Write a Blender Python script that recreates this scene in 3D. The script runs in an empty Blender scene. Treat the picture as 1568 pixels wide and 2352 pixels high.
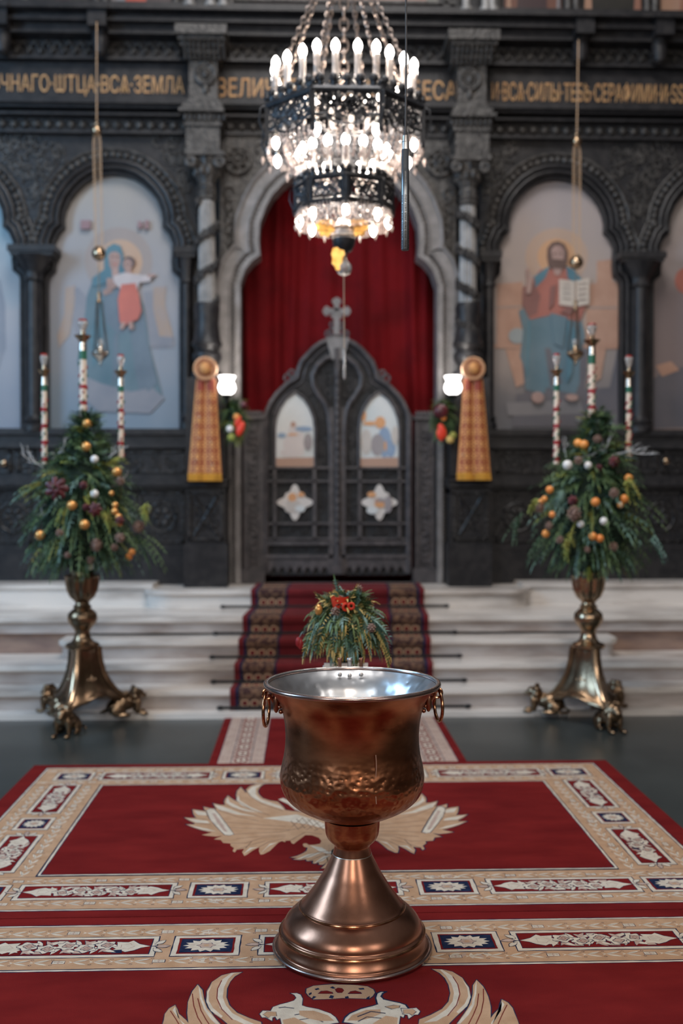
import bpy, bmesh, math, random
from mathutils import Vector, Matrix
random.seed(11)
PI = math.pi
scene = bpy.context.scene
C = scene.collection

# ------------------------------------------------------------------ camera
FP = 2380.0      # focal length in pixels of the 1568 x 2352 frame
CH = 1.57        # camera height
yaw = math.atan(84 / FP); pit = math.atan(41 / FP)
cam_d = bpy.data.cameras.new('camera'); cam = bpy.data.objects.new('camera', cam_d); C.objects.link(cam)
cam_d.sensor_fit = 'VERTICAL'; cam_d.sensor_height = 36.0; cam_d.lens = 36.0 * FP / 2352
cam.location = (0, 0, CH); cam.rotation_euler = (PI / 2 - pit, 0, -yaw)
cam_d.dof.use_dof = True; cam_d.dof.focus_distance = 3.45; cam_d.dof.aperture_fstop = 1.45
cam_d.clip_start = 0.05; cam_d.clip_end = 100
scene.camera = cam
_w = Vector((math.sin(yaw) * math.cos(pit), math.cos(yaw) * math.cos(pit), -math.sin(pit)))
_r = Vector((math.cos(yaw), -math.sin(yaw), 0)); _u = _r.cross(_w)
def ray(x, y): return _w + _r * ((x - 784) / FP) - _u * ((y - 1176) / FP)
def W(x, y, D):                      # a point measured in the photo, at depth D in the room
    d = ray(x, y); t = D / d.y
    return Vector((d.x * t, D, CH + d.z * t))
def Gd(x, y, z=0.0):                 # a point measured on the floor
    d = ray(x, y); t = (z - CH) / d.z
    return (d.x * t, d.y * t)
def ZZ(y, D, x=200): return W(x, y, D).z
def XX(x, D, y=1135): return W(x, y, D).x

# ------------------------------------------------------------------ view, world, lights
scene.view_settings.view_transform = 'Standard'
try: scene.view_settings.look = 'None'
except Exception: pass
scene.view_settings.exposure = 0.0
scene.view_settings.gamma = 1.0
scene.view_settings.use_curve_mapping = False
wd = bpy.data.worlds.new('nave_light'); scene.world = wd; wd.use_nodes = True
nt = wd.node_tree; nt.nodes.clear()
wo = nt.nodes.new('ShaderNodeOutputWorld'); wb = nt.nodes.new('ShaderNodeBackground')
tc = nt.nodes.new('ShaderNodeTexCoord'); sp = nt.nodes.new('ShaderNodeSeparateXYZ'); rp = nt.nodes.new('ShaderNodeValToRGB')
nt.links.new(tc.outputs['Generated'], sp.inputs[0]); nt.links.new(sp.outputs['Z'], rp.inputs[0])
e = rp.color_ramp.elements
e[0].position = 0.0; e[0].color = (0.115, 0.078, 0.062, 1)
e[1].position = 1.0; e[1].color = (0.55, 0.56, 0.60, 1)
k = rp.color_ramp.elements.new(0.35); k.color = (0.17, 0.155, 0.15, 1)
nt.links.new(rp.outputs[0], wb.inputs[0]); nt.links.new(wb.outputs[0], wo.inputs[0])
wb.inputs[1].default_value = 0.36
def area(name, loc, target, sx, sy, power, col):
    l = bpy.data.lights.new(name, 'AREA'); l.shape = 'RECTANGLE'; l.size = sx; l.size_y = sy
    l.energy = power; l.color = col
    o = bpy.data.objects.new(name, l); C.objects.link(o); o.location = loc
    o.rotation_euler = (Vector(target) - Vector(loc)).to_track_quat('-Z', 'Y').to_euler()
    return o
area('daylight_window_left', (-6.5, 4.0, 4.6), (0.2, 8.6, 1.6), 1.8, 4.0, 370, (0.40, 0.68, 1.0))
area('daylight_window_rear_left', (-4.2, -3.0, 4.2), (0, 6, 0.5), 1.3, 3.0, 110, (0.80, 0.90, 1.0))
area('daylight_window_rear', (0.2, -5.5, 5.0), (0.3, 8, 1.0), 1.2, 2.6, 210, (1.0, 0.88, 0.77))
area('daylight_window_rear_right', (4.6, -2.5, 4.4), (0.5, 7, 0.8), 1.3, 3.0, 70, (1.0, 0.93, 0.88))
area('dome_light', (0.2, 4.2, 9.0), (0.3, 6.2, 0), 3.5, 3.5, 430, (1.0, 0.95, 0.92))

# ------------------------------------------------------------------ materials
def mat(name, col, rough=0.5, metal=0.0, col2=None, vscale=6.0, vmix=(0.4, 0.65), bump=0.0, bscale=40.0, btype='NOISE',
        emit=None, estr=0.0, coat=0.0, alpha=1.0, trans=0.0, stretch=(1, 1, 1), detail=4.0, rvar=0.0, spec=None, sheen=0.0):
    m = bpy.data.materials.new(name); m.use_nodes = True
    n = m.node_tree.nodes; L = m.node_tree.links
    b = n['Principled BSDF']
    b.inputs['Base Color'].default_value = (*col, 1); b.inputs['Roughness'].default_value = rough
    b.inputs['Metallic'].default_value = metal
    if spec is not None: b.inputs['Specular IOR Level'].default_value = spec
    if coat: b.inputs['Coat Weight'].default_value = coat; b.inputs['Coat Roughness'].default_value = 0.12
    if sheen: b.inputs['Sheen Weight'].default_value = sheen
    if trans: b.inputs['Transmission Weight'].default_value = trans
    if emit: b.inputs['Emission Color'].default_value = (*emit, 1); b.inputs['Emission Strength'].default_value = estr
    t = n.new('ShaderNodeTexCoord'); mp = n.new('ShaderNodeMapping'); mp.inputs['Scale'].default_value = stretch
    L.new(t.outputs['Object'], mp.inputs[0])
    if col2 is not None:
        nz = n.new('ShaderNodeTexNoise'); nz.inputs['Scale'].default_value = vscale; nz.inputs['Detail'].default_value = detail
        L.new(mp.outputs[0], nz.inputs['Vector'])
        cr = n.new('ShaderNodeValToRGB'); cr.color_ramp.elements[0].position = vmix[0]; cr.color_ramp.elements[1].position = vmix[1]
        cr.color_ramp.elements[0].color = (*col, 1); cr.color_ramp.elements[1].color = (*col2, 1)
        L.new(nz.outputs[0], cr.inputs[0]); L.new(cr.outputs[0], b.inputs['Base Color'])
        if rvar:
            mr = n.new('ShaderNodeMapRange'); mr.inputs['To Min'].default_value = rough - rvar; mr.inputs['To Max'].default_value = rough + rvar
            L.new(nz.outputs[0], mr.inputs[0]); L.new(mr.outputs[0], b.inputs['Roughness'])
    if bump:
        if btype == 'NOISE':
            bt = n.new('ShaderNodeTexNoise'); bt.inputs['Detail'].default_value = 3
        else:
            bt = n.new('ShaderNodeTexVoronoi')
            if btype == 'SMOOTH': bt.feature = 'SMOOTH_F1'
        bt.inputs['Scale'].default_value = bscale; L.new(mp.outputs[0], bt.inputs['Vector'])
        bp = n.new('ShaderNodeBump'); bp.inputs['Strength'].default_value = bump; bp.inputs['Distance'].default_value = 0.01
        L.new(bt.outputs[0], bp.inputs['Height']); L.new(bp.outputs[0], b.inputs['Normal'])
    return m

M = {}
M['copper'] = mat('hammered_copper', (0.20, 0.078, 0.038), 0.30, 1.0, (0.54, 0.23, 0.115), 6.0, (0.32, 0.70), 0.10, 55, 'SMOOTH', rvar=0.09, stretch=(1, 1, 2.2), detail=8)
M['copper_smooth'] = mat('copper_sheet', (0.27, 0.120, 0.072), 0.29, 1.0, (0.46, 0.225, 0.145), 7.0, (0.3, 0.7), 0.03, 30, rvar=0.08, detail=8)
M['copper_ham'] = mat('dimpled_copper_band', (0.38, 0.15, 0.07), 0.25, 1.0, (0.62, 0.29, 0.15), 6.0, (0.3, 0.7), 0.55, 62, 'SMOOTH')
M['tin'] = mat('tinned_inside', (0.70, 0.71, 0.72), 0.33, 1.0, (0.52, 0.52, 0.53), 7.0, (0.4, 0.7), 0.35, 26, 'SMOOTH', rvar=0.06)
M['rim'] = mat('worn_rim_metal', (0.36, 0.28, 0.26), 0.26, 1.0, (0.52, 0.36, 0.30), 20)
M['solder'] = mat('solder', (0.6, 0.58, 0.52), 0.35, 1.0)
M['ring'] = mat('copper_ring_metal', (0.58, 0.30, 0.16), 0.2, 1.0, (0.30, 0.14, 0.08), 40)
M['brass'] = mat('aged_brass', (0.20, 0.135, 0.085), 0.30, 1.0, (0.33, 0.225, 0.14), 8.0, bump=0.08, bscale=30)
M['brass_bright'] = mat('bright_brass', (0.50, 0.36, 0.24), 0.24, 1.0, (0.38, 0.26, 0.16), 10)
M['silver'] = mat('silver_metal', (0.62, 0.57, 0.50), 0.25, 1.0)
M['gold'] = mat('gilt', (0.86, 0.52, 0.14), 0.32, 0.6, (0.62, 0.33, 0.07), 25)
M['gold_txt'] = mat('gilt_letters', (0.52, 0.31, 0.14), 0.5, 0.25, (0.38, 0.20, 0.09), 30)
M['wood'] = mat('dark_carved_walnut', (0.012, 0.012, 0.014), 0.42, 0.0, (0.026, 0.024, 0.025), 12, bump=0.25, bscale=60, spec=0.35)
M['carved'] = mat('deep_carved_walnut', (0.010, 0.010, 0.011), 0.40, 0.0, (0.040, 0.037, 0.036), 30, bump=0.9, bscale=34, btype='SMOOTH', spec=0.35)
M['wood_lit'] = mat('lit_grey_carving', (0.15, 0.14, 0.135), 0.5, 0.0, (0.22, 0.205, 0.20), 10, bump=0.3, bscale=50)  # lighter copy of the dark wood, chandelier light put into the grey
M['wood_mid'] = mat('mid_grey_brown_carving', (0.030, 0.028, 0.027), 0.42, 0.0, (0.075, 0.069, 0.064), 18, bump=0.6, bscale=45, btype='SMOOTH', spec=0.4)  # lighter, greyer tone than the plain dark wood
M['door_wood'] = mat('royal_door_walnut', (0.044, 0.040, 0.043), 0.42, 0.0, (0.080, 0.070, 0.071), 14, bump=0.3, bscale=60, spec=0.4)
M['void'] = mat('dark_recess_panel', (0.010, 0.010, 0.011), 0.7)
M['column'] = mat('grey_fluted_column', (0.20, 0.195, 0.19), 0.35, 0.0, (0.30, 0.29, 0.28), 10)
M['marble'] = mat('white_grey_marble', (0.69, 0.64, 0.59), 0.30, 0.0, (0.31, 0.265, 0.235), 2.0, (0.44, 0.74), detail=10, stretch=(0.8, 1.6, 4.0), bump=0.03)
M['marble_r'] = mat('darker_riser_marble', (0.50, 0.45, 0.42), 0.35, 0.0, (0.24, 0.175, 0.145), 2.6, (0.36, 0.72), detail=10, stretch=(0.8, 1.6, 3.0), bump=0.03)  # darker, browner copy of the step marble, for the lower risers
M['marble_b'] = mat('brown_marble', (0.30, 0.20, 0.155), 0.4, 0.0, (0.20, 0.13, 0.11), 4, stretch=(1, 1, 3))
M['floor'] = mat('dark_slate_floor', (0.024, 0.030, 0.030), 0.30, 0.0, (0.040, 0.047, 0.046), 1.3, bump=0.03, bscale=9)
M['velvet'] = mat('red_velvet', (0.120, 0.002, 0.004), 0.85, 0.0, (0.085, 0.0015, 0.003), 3, spec=0.15)
M['pile'] = mat('red_wool_pile', (0.150, 0.0095, 0.0105), 0.95, 0.0, (0.245, 0.019, 0.018), 5.0, (0.3, 0.75), 0.8, 420, detail=8, stretch=(0.6, 1.4, 1), spec=0.08)
M['tan'] = mat('tan_wool_pile', (0.52, 0.315, 0.185), 0.95, 0.0, (0.62, 0.40, 0.255), 14, (0.3, 0.7), 0.8, 420, detail=8, spec=0.08)
M['cream'] = mat('cream_wool_pile', (0.78, 0.70, 0.58), 0.95, 0.0, (0.62, 0.54, 0.44), 22, (0.35, 0.75), 0.8, 420, spec=0.08)
M['navy'] = mat('navy_wool_pile', (0.012, 0.020, 0.055), 0.95, 0.0, (0.022, 0.035, 0.085), 40, bump=0.8, bscale=420, spec=0.08)
M['brownline'] = mat('brown_outline_wool', (0.20, 0.13, 0.09), 0.95, 0.0, (0.30, 0.19, 0.13), 40, spec=0.08)
M['pink'] = mat('rose_wool_pile', (0.52, 0.38, 0.31), 0.95, 0.0, (0.60, 0.44, 0.36), 30, bump=0.8, bscale=420, spec=0.08)
M['blush'] = mat('pale_runner_wool', (0.46, 0.34, 0.28), 0.95, 0.0, (0.38, 0.26, 0.21), 14, bump=0.5, bscale=300)
M['stairband'] = mat('dark_patterned_runner_wool', (0.20, 0.11, 0.065), 0.95, 0.0, (0.055, 0.022, 0.02), 26, (0.42, 0.56), 0.5, 300)
M['stairred'] = mat('red_runner_wool', (0.125, 0.005, 0.008), 0.95, 0.0, (0.16, 0.009, 0.012), 9, bump=0.5, bscale=300)
M['iron'] = mat('black_iron', (0.018, 0.018, 0.02), 0.45, 0.7)
M['chand'] = mat('dark_bronze_fretwork', (0.020, 0.022, 0.027), 0.4, 0.4, (0.035, 0.036, 0.04), 20)
M['crystal'] = mat('cut_crystal', (0.74, 0.62, 0.57), 0.12, 0.0, trans=0.45, spec=0.6)
M['tube'] = mat('milky_candle_tube', (0.74, 0.68, 0.64), 0.2, 0.0, trans=0.6)
M['bulb'] = mat('lit_bulb', (1, 1, 1), 0.4, emit=(1.0, 0.93, 0.86), estr=9.0)
M['sconce'] = mat('lit_opal_glass', (1, 1, 1), 0.3, emit=(1.0, 0.96, 0.92), estr=5.0)
M['mic'] = mat('anodised_dark_metal', (0.24, 0.255, 0.27), 0.30, 0.95)
M['mic_slot'] = mat('microphone_slots', (0.01, 0.01, 0.012), 0.6)
M['mic_collar'] = mat('satin_metal', (0.55, 0.52, 0.50), 0.3, 0.9)
M['rubber'] = mat('grey_rubber', (0.05, 0.048, 0.05), 0.6)
M['cable'] = mat('grey_cable', (0.085, 0.08, 0.08), 0.5)
M['ink'] = mat('pale_print', (0.6, 0.58, 0.55), 0.5)
M['green'] = mat('dark_fir_green', (0.022, 0.060, 0.030), 0.6, 0.0, (0.045, 0.095, 0.040), 9)
M['green2'] = mat('mid_cedar_green', (0.075, 0.14, 0.055), 0.6, 0.0, (0.13, 0.19, 0.07), 9)
M['green3'] = mat('yellow_green_sprigs', (0.22, 0.27, 0.05), 0.6, 0.0, (0.32, 0.27, 0.05), 12)
M['green4'] = mat('frosted_green', (0.17, 0.27, 0.24), 0.6, 0.0, (0.10, 0.20, 0.15), 12)
M['goldtip'] = mat('golden_seed_tips', (0.60, 0.42, 0.13), 0.6, 0.0, (0.42, 0.32, 0.10), 12)
M['orange'] = mat('orange_fruit', (0.70, 0.22, 0.045), 0.38, 0.0, (0.78, 0.33, 0.08), 10)
M['amber'] = mat('gold_ball', (0.68, 0.33, 0.10), 0.25, 0.5)
M['white'] = mat('white_bauble', (0.72, 0.70, 0.68), 0.4)
M['twig'] = mat('white_twigs', (0.55, 0.55, 0.55), 0.5)
M['cone'] = mat('brown_pinecone', (0.13, 0.065, 0.045), 0.6, 0.0, (0.30, 0.20, 0.16), 60)
M['wine'] = mat('dark_wine_petals', (0.06, 0.008, 0.014), 0.35, 0.0, (0.13, 0.02, 0.025), 20)
M['ribbon'] = mat('red_ribbon', (0.70, 0.045, 0.018), 0.45)
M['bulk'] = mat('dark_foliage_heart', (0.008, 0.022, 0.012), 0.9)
M['wax'] = mat('cream_painted_candle', (0.70, 0.58, 0.47), 0.35)
M['cred'] = mat('red_candle_paint', (0.30, 0.015, 0.02), 0.4)
M['cgreen'] = mat('green_candle_paint', (0.01, 0.11, 0.06), 0.4)
M['glass_r'] = mat('red_cup_glass', (0.45, 0.04, 0.035), 0.1, 0.0, trans=0.4)
M['glass_c'] = mat('clear_cup_glass', (0.85, 0.83, 0.8), 0.06, 0.0, trans=0.7)
M['brocade'] = mat('gold_brocade', (0.70, 0.34, 0.11), 0.5, 0.2, (0.52, 0.22, 0.08), 40, bump=0.3, bscale=150)
M['brocade_r'] = mat('red_brocade_figure', (0.25, 0.035, 0.02), 0.6, 0.1, (0.33, 0.07, 0.03), 60)
M['fringe'] = mat('yellow_fringe', (0.72, 0.38, 0.06), 0.5, 0.2)
M['lace'] = mat('pale_gold_lace', (0.66, 0.38, 0.20), 0.5, 0.2, (0.45, 0.20, 0.10), 60)
M['rope'] = mat('old_gold_cord', (0.50, 0.33, 0.20), 0.5, 0.3)
M['chain_m'] = mat('tarnished_chain', (0.22, 0.18, 0.16), 0.35, 0.8)
M['drip'] = mat('dried_drip', (0.42, 0.25, 0.18), 0.6)
M['paper'] = mat('white_napkin', (0.85, 0.84, 0.83), 0.7)

# ------------------------------------------------------------------ mesh helpers
WP = {}
class MB:
    def __init__(s): s.v = []; s.f = []; s.m = []; s.k = 0
    def add(s, vs, fs, m=None):
        b = len(s.v); s.v.extend([tuple(p) for p in vs])
        for f in fs: s.f.append(tuple(i + b for i in f)); s.m.append(s.k if m is None else m)
        return s
    def box(s, x0, x1, y0, y1, z0, z1, m=None):
        vs = [(x, y, z) for x in (x0, x1) for y in (y0, y1) for z in (z0, z1)]
        return s.add(vs, [(0, 1, 3, 2), (4, 6, 7, 5), (0, 4, 5, 1), (2, 3, 7, 6), (0, 2, 6, 4), (1, 5, 7, 3)], m)
    def lathe(s, prof, c, seg=24, m=None, flute=0, fd=0.0, frange=None, caps=True):
        vs = []; fs = []
        for (r, z) in prof:
            for i in range(seg):
                a = 2 * PI * i / seg; rr = r
                if flute and (frange is None or frange[0] <= z <= frange[1]): rr = r * (1 - fd * (0.5 + 0.5 * math.cos(a * flute)))
                vs.append((c[0] + rr * math.cos(a), c[1] + rr * math.sin(a), z + (c[2] if len(c) > 2 else 0)))
        n = len(prof)
        for j in range(n - 1):
            for i in range(seg):
                k = (i + 1) % seg
                fs.append((j * seg + i, j * seg + k, (j + 1) * seg + k, (j + 1) * seg + i))
        if caps and prof[0][0] > 1e-4: fs.append(tuple(range(seg - 1, -1, -1)))
        if caps and prof[-1][0] > 1e-4: fs.append(tuple((n - 1) * seg + i for i in range(seg)))
        return s.add(vs, fs, m)
    def ell(s, c, r, seg=14, rings=9, m=None, rot=None):
        if not hasattr(r, '__len__'): r = (r, r, r)
        vs = []; fs = []
        for j in range(rings + 1):
            t = PI * j / rings
            for i in range(seg):
                a = 2 * PI * i / seg
                p = Vector((r[0] * math.sin(t) * math.cos(a), r[1] * math.sin(t) * math.sin(a), r[2] * math.cos(t)))
                if rot: p = rot @ p
                vs.append((c[0] + p.x, c[1] + p.y, c[2] + p.z))
        for j in range(rings):
            for i in range(seg):
                k = (i + 1) % seg
                fs.append((j * seg + i, (j + 1) * seg + i, (j + 1) * seg + k, j * seg + k))
        return s.add(vs, fs, m)
    def tube(s, pts, r, seg=8, m=None, closed=False, sq=1.0):
        pts = [Vector(p) for p in pts]; n = len(pts); vs = []; fs = []
        up = None
        for i, p in enumerate(pts):
            a = pts[i - 1] if (i > 0 or closed) else p; b = pts[(i + 1) % n] if (i < n - 1 or closed) else p
            d = (b - a)
            d = d.normalized() if d.length > 1e-9 else Vector((0, 0, 1))
            if up is None:
                up = Vector((0, 1, 0)) if abs(d.y) < 0.9 else Vector((1, 0, 0))
            e1 = (up - d * up.dot(d))
            if e1.length < 1e-6: e1 = d.orthogonal()
            e1.normalize(); up = e1; e2 = d.cross(e1)
            rr = r[i] if hasattr(r, '__len__') else r
            for j in range(seg):
                t = 2 * PI * j / seg
                vs.append(p + e1 * (rr * sq * math.cos(t)) + e2 * (rr * math.sin(t)))
        for i in range(n if closed else n - 1):
            k = (i + 1) % n
            for j in range(seg):
                l = (j + 1) % seg
                fs.append((i * seg + j, i * seg + l, k * seg + l, k * seg + j))
        if not closed:
            fs.append(tuple(range(seg - 1, -1, -1))); fs.append(tuple((n - 1) * seg + j for j in range(seg)))
        return s.add(vs, fs, m)
    def torus(s, c, R, r, seg=28, sg=8, m=None, rot=None, a0=0, a1=2 * PI):
        full = abs(a1 - a0 - 2 * PI) < 1e-6
        pts = []
        for i in range(seg if full else seg + 1):
            a = a0 + (a1 - a0) * i / seg; p = Vector((R * math.cos(a), R * math.sin(a), 0))
            if rot: p = rot @ p
            pts.append(Vector(c) + p)
        return s.tube(pts, r, sg, m, closed=full)
    def prism(s, xz, y0, y1, m=None):     # outline in X, Z extruded along Y
        n = len(xz); vs = [(p[0], y0, p[1]) for p in xz] + [(p[0], y1, p[1]) for p in xz]
        fs = [tuple(range(n)), tuple(range(2 * n - 1, n - 1, -1))]
        for i in range(n):
            k = (i + 1) % n; fs.append((i, i + n, k + n, k))
        return s.add(vs, fs, m)
    def ringprism(s, o, i_, y0, y1, m=None):    # open band between two outlines of equal count
        n = len(o); vs = [(p[0], y0, p[1]) for p in o] + [(p[0], y0, p[1]) for p in i_] + [(p[0], y1, p[1]) for p in o] + [(p[0], y1, p[1]) for p in i_]
        fs = []
        for a in range(n - 1):
            b = a + 1
            fs += [(a, b, b + n, a + n), (a + 2 * n, a + 3 * n, b + 3 * n, b + 2 * n), (a, a + 2 * n, b + 2 * n, b), (a + n, b + n, b + 3 * n, a + 3 * n)]
        return s.add(vs, fs, m)
    def plate(s, outs, y0, y1, m=None):        # outlines with holes, even-odd filled
        cu = bpy.data.curves.new('t', 'CURVE'); cu.dimensions = '2D'; cu.fill_mode = 'BOTH'; cu.extrude = abs(y1 - y0) / 2
        for o in outs:
            sp_ = cu.splines.new('POLY'); sp_.points.add(len(o) - 1)
            for i, p in enumerate(o): sp_.points[i].co = (p[0], p[1], 0, 1)
            sp_.use_cyclic_u = True
        ob = bpy.data.objects.new('t', cu); C.objects.link(ob)
        dg = bpy.context.evaluated_depsgraph_get(); dg.update()
        me = ob.evaluated_get(dg).to_mesh()
        yc = (y0 + y1) / 2
        s.add([(v.co.x, yc - v.co.z, v.co.y) for v in me.vertices], [tuple(p.vertices) for p in me.polygons], m)
        ob.evaluated_get(dg).to_mesh_clear()
        bpy.data.objects.remove(ob); bpy.data.curves.remove(cu)
        return s
    def build(s, name, mats, parent=None, smooth=True, origin=None, angle=40, recalc=True):
        if not isinstance(mats, (list, tuple)): mats = [mats]
        if parent is not None: off = WP[parent.name]
        elif origin is not None: off = Vector(origin)
        else: off = Vector((0, 0, 0))
        me = bpy.data.meshes.new(name)
        me.from_pydata([(x - off[0], y - off[1], z - off[2]) for x, y, z in s.v], [], s.f)
        for mm in mats: me.materials.append(M[mm] if isinstance(mm, str) else mm)
        for i, p in enumerate(me.polygons): p.material_index = min(s.m[i], len(mats) - 1)
        if recalc:
            bm = bmesh.new(); bm.from_mesh(me); bmesh.ops.recalc_face_normals(bm, faces=bm.faces[:])
            if smooth:
                for f in bm.faces: f.smooth = True
                ca = math.radians(angle)
                for ed in bm.edges:
                    if len(ed.link_faces) == 2 and ed.calc_face_angle(0) > ca: ed.smooth = False
            bm.to_mesh(me); bm.free()
        o = bpy.data.objects.new(name, me); C.objects.link(o)
        if parent is not None: o.parent = parent
        else: o.location = off
        WP[o.name] = Vector(off)
        return o
def tag(o, label=None, cat=None, group=None, kind=None):
    if label: o['label'] = label
    if cat: o['category'] = cat
    if group: o['group'] = group
    if kind: o['kind'] = kind
    return o
def thing(name, loc, label, cat, group=None, rz=0):
    o = bpy.data.objects.new(name, None); C.objects.link(o); o.location = loc; o.rotation_euler = (0, 0, rz)
    o.empty_display_size = 0.05; WP[o.name] = Vector(loc); return tag(o, label, cat, group)
def kids(o): return [c for c in C.objects if c.parent == o]
def copy_tree(o, parent=None, loc=None):
    c = o.copy(); C.objects.link(c)
    if parent is not None: c.parent = parent
    if loc is not None: c.location = loc; WP[c.name] = Vector(loc)
    for ch in kids(o): copy_tree(ch, c)
    return c
def arcpts(cx, cz, r, a0, a1, n): return [(cx + r * math.cos(math.radians(a0 + (a1 - a0) * i / n)), cz + r * math.sin(math.radians(a0 + (a1 - a0) * i / n))) for i in range(n + 1)]
def offset_line(pts, d):          # offsets an open outline sideways (left of travel direction)
    out = []
    for i, p in enumerate(pts):
        a = Vector(pts[max(i - 1, 0)]); b = Vector(pts[min(i + 1, len(pts) - 1)])
        t = (b - a); t = t.normalized() if t.length > 1e-9 else Vector((1, 0)); n = Vector((-t.y, t.x))
        out.append((p[0] + n.x * d, p[1] + n.y * d))
    return out
def scrolls(mb, x0, x1, z0, z1, y, n, s0, s1, r, inside=None, m=None):
    k = 0; tries = 0
    while k < n and tries < n * 12:
        tries += 1
        x = random.uniform(x0, x1); z = random.uniform(z0, z1)
        if inside and not inside(x, z): continue
        R = random.uniform(s0, s1); a = random.uniform(0, 2 * PI); sg = random.choice((-1, 1)); pts = []
        for i in range(9):
            t = i / 8; rr = R * (1 - 0.65 * t); an = a + sg * t * 4.6
            pts.append((x + rr * math.cos(an), y, z + rr * math.sin(an)))
        mb.tube(pts, [r * (0.6 + 0.7 * i / 8) for i in range(9)], 5, m); k += 1

# ================================================================== SETTING: floor and marble steps
mb = MB().box(-7, 7.6, -7, 9.6, -0.1, -0.008)
tag(mb.build('floor', 'floor', smooth=False), kind='structure')
mb = MB().box(-7, 7.6, 7.27, 7.7, -0.008, 0.03)
tag(mb.build('trim_1', 'marble', smooth=False), kind='structure')
def step(name, x0, x1, y0, y1, z0, z1, nose=0.028, th=0.045, corner=0.0, m='marble', mr=None):
    mb = MB()
    def out(d):
        if corner <= 0: return [(x0 - d, y1), (x0 - d, y0 - d), (x1 + d, y0 - d), (x1 + d, y1)]
        c = corner; pts = [(x0 - d, y1)]
        for i in range(9): a = PI + (PI / 2) * i / 8; pts.append((x0 + c + (c + d) * math.cos(a), y0 + c + (c + d) * math.sin(a)))
        for i in range(9): a = 1.5 * PI + (PI / 2) * i / 8; pts.append((x1 - c + (c + d) * math.cos(a), y0 + c + (c + d) * math.sin(a)))
        pts.append((x1 + d, y1)); return pts
    def slab(o, za, zb):
        n = len(o); mb.add([(p[0], p[1], za) for p in o] + [(p[0], p[1], zb) for p in o],
            [tuple(range(n - 1, -1, -1)), tuple(range(n, 2 * n))] + [(i, (i + 1) % n, (i + 1) % n + n, i + n) for i in range(n)])
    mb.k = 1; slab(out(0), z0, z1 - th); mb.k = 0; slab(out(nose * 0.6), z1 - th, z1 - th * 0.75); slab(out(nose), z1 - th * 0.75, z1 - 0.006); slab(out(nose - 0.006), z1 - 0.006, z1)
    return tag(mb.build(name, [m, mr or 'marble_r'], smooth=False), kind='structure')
LV = [0.03, 0.17, 0.31, 0.455, 0.60, 0.755]
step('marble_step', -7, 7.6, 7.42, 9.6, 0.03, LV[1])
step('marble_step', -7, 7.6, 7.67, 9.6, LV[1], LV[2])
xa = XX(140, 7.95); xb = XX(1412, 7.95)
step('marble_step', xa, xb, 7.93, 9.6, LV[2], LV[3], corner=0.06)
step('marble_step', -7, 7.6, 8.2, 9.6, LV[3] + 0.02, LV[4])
# brown recess beside the short step
mb = MB().box(-7, xa + 0.1, 8.24, 8.3, LV[2], LV[3] + 0.02).box(xb - 0.1, 7.6, 8.24, 8.3, LV[2], LV[3] + 0.02)
tag(mb.build('trim_2', 'marble_b', smooth=False), kind='structure')
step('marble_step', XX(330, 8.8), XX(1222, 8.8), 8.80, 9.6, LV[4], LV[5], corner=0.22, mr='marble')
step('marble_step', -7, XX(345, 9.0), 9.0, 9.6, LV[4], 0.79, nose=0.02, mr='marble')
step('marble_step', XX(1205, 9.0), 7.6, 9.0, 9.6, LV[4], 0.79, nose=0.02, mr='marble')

# ================================================================== ICONOSTASIS
DI = 9.55
ico = thing('iconostasis', (0.30, 9.5, 0.76), 'tall dark carved wooden icon screen with arches, columns and gilt lettering', 'iconostasis')
YB = 9.95
def X(px, D=9.5): return XX(px, D)
def Z(py, D=9.5, x=200): return ZZ(py, D, x)
L0 = -4.6; R0 = 5.2
ZF = 0.76
CXC = XX(778, 9.5)       # axis of the royal doors
def trefoil(cx, yb, half, s=1.0):
    offs = [(148, yb), (148, 645), (146, 636), (132, 624), (130, 600), (133, 560), (124, 538), (110, 524), (111, 505), (108, 486), (98, 461), (84, 442), (66, 424), (46, 411), (23, 404), (0, 402)]
    L = [(-a, b) for a, b in offs] + [(a, b) for a, b in offs[-2::-1]]
    o = []
    for a, b in L:
        z = Z(b, DI, 262); o.append((cx + a * half / 148.0 * DI / FP, z))
    return o
bays = [XX(-101, DI), XX(262, DI, 700), XX(1277, DI, 700), XX(1640, DI)]
zs = [0, 0, 0, 0]
ZL = Z(985, DI, 262)
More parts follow.
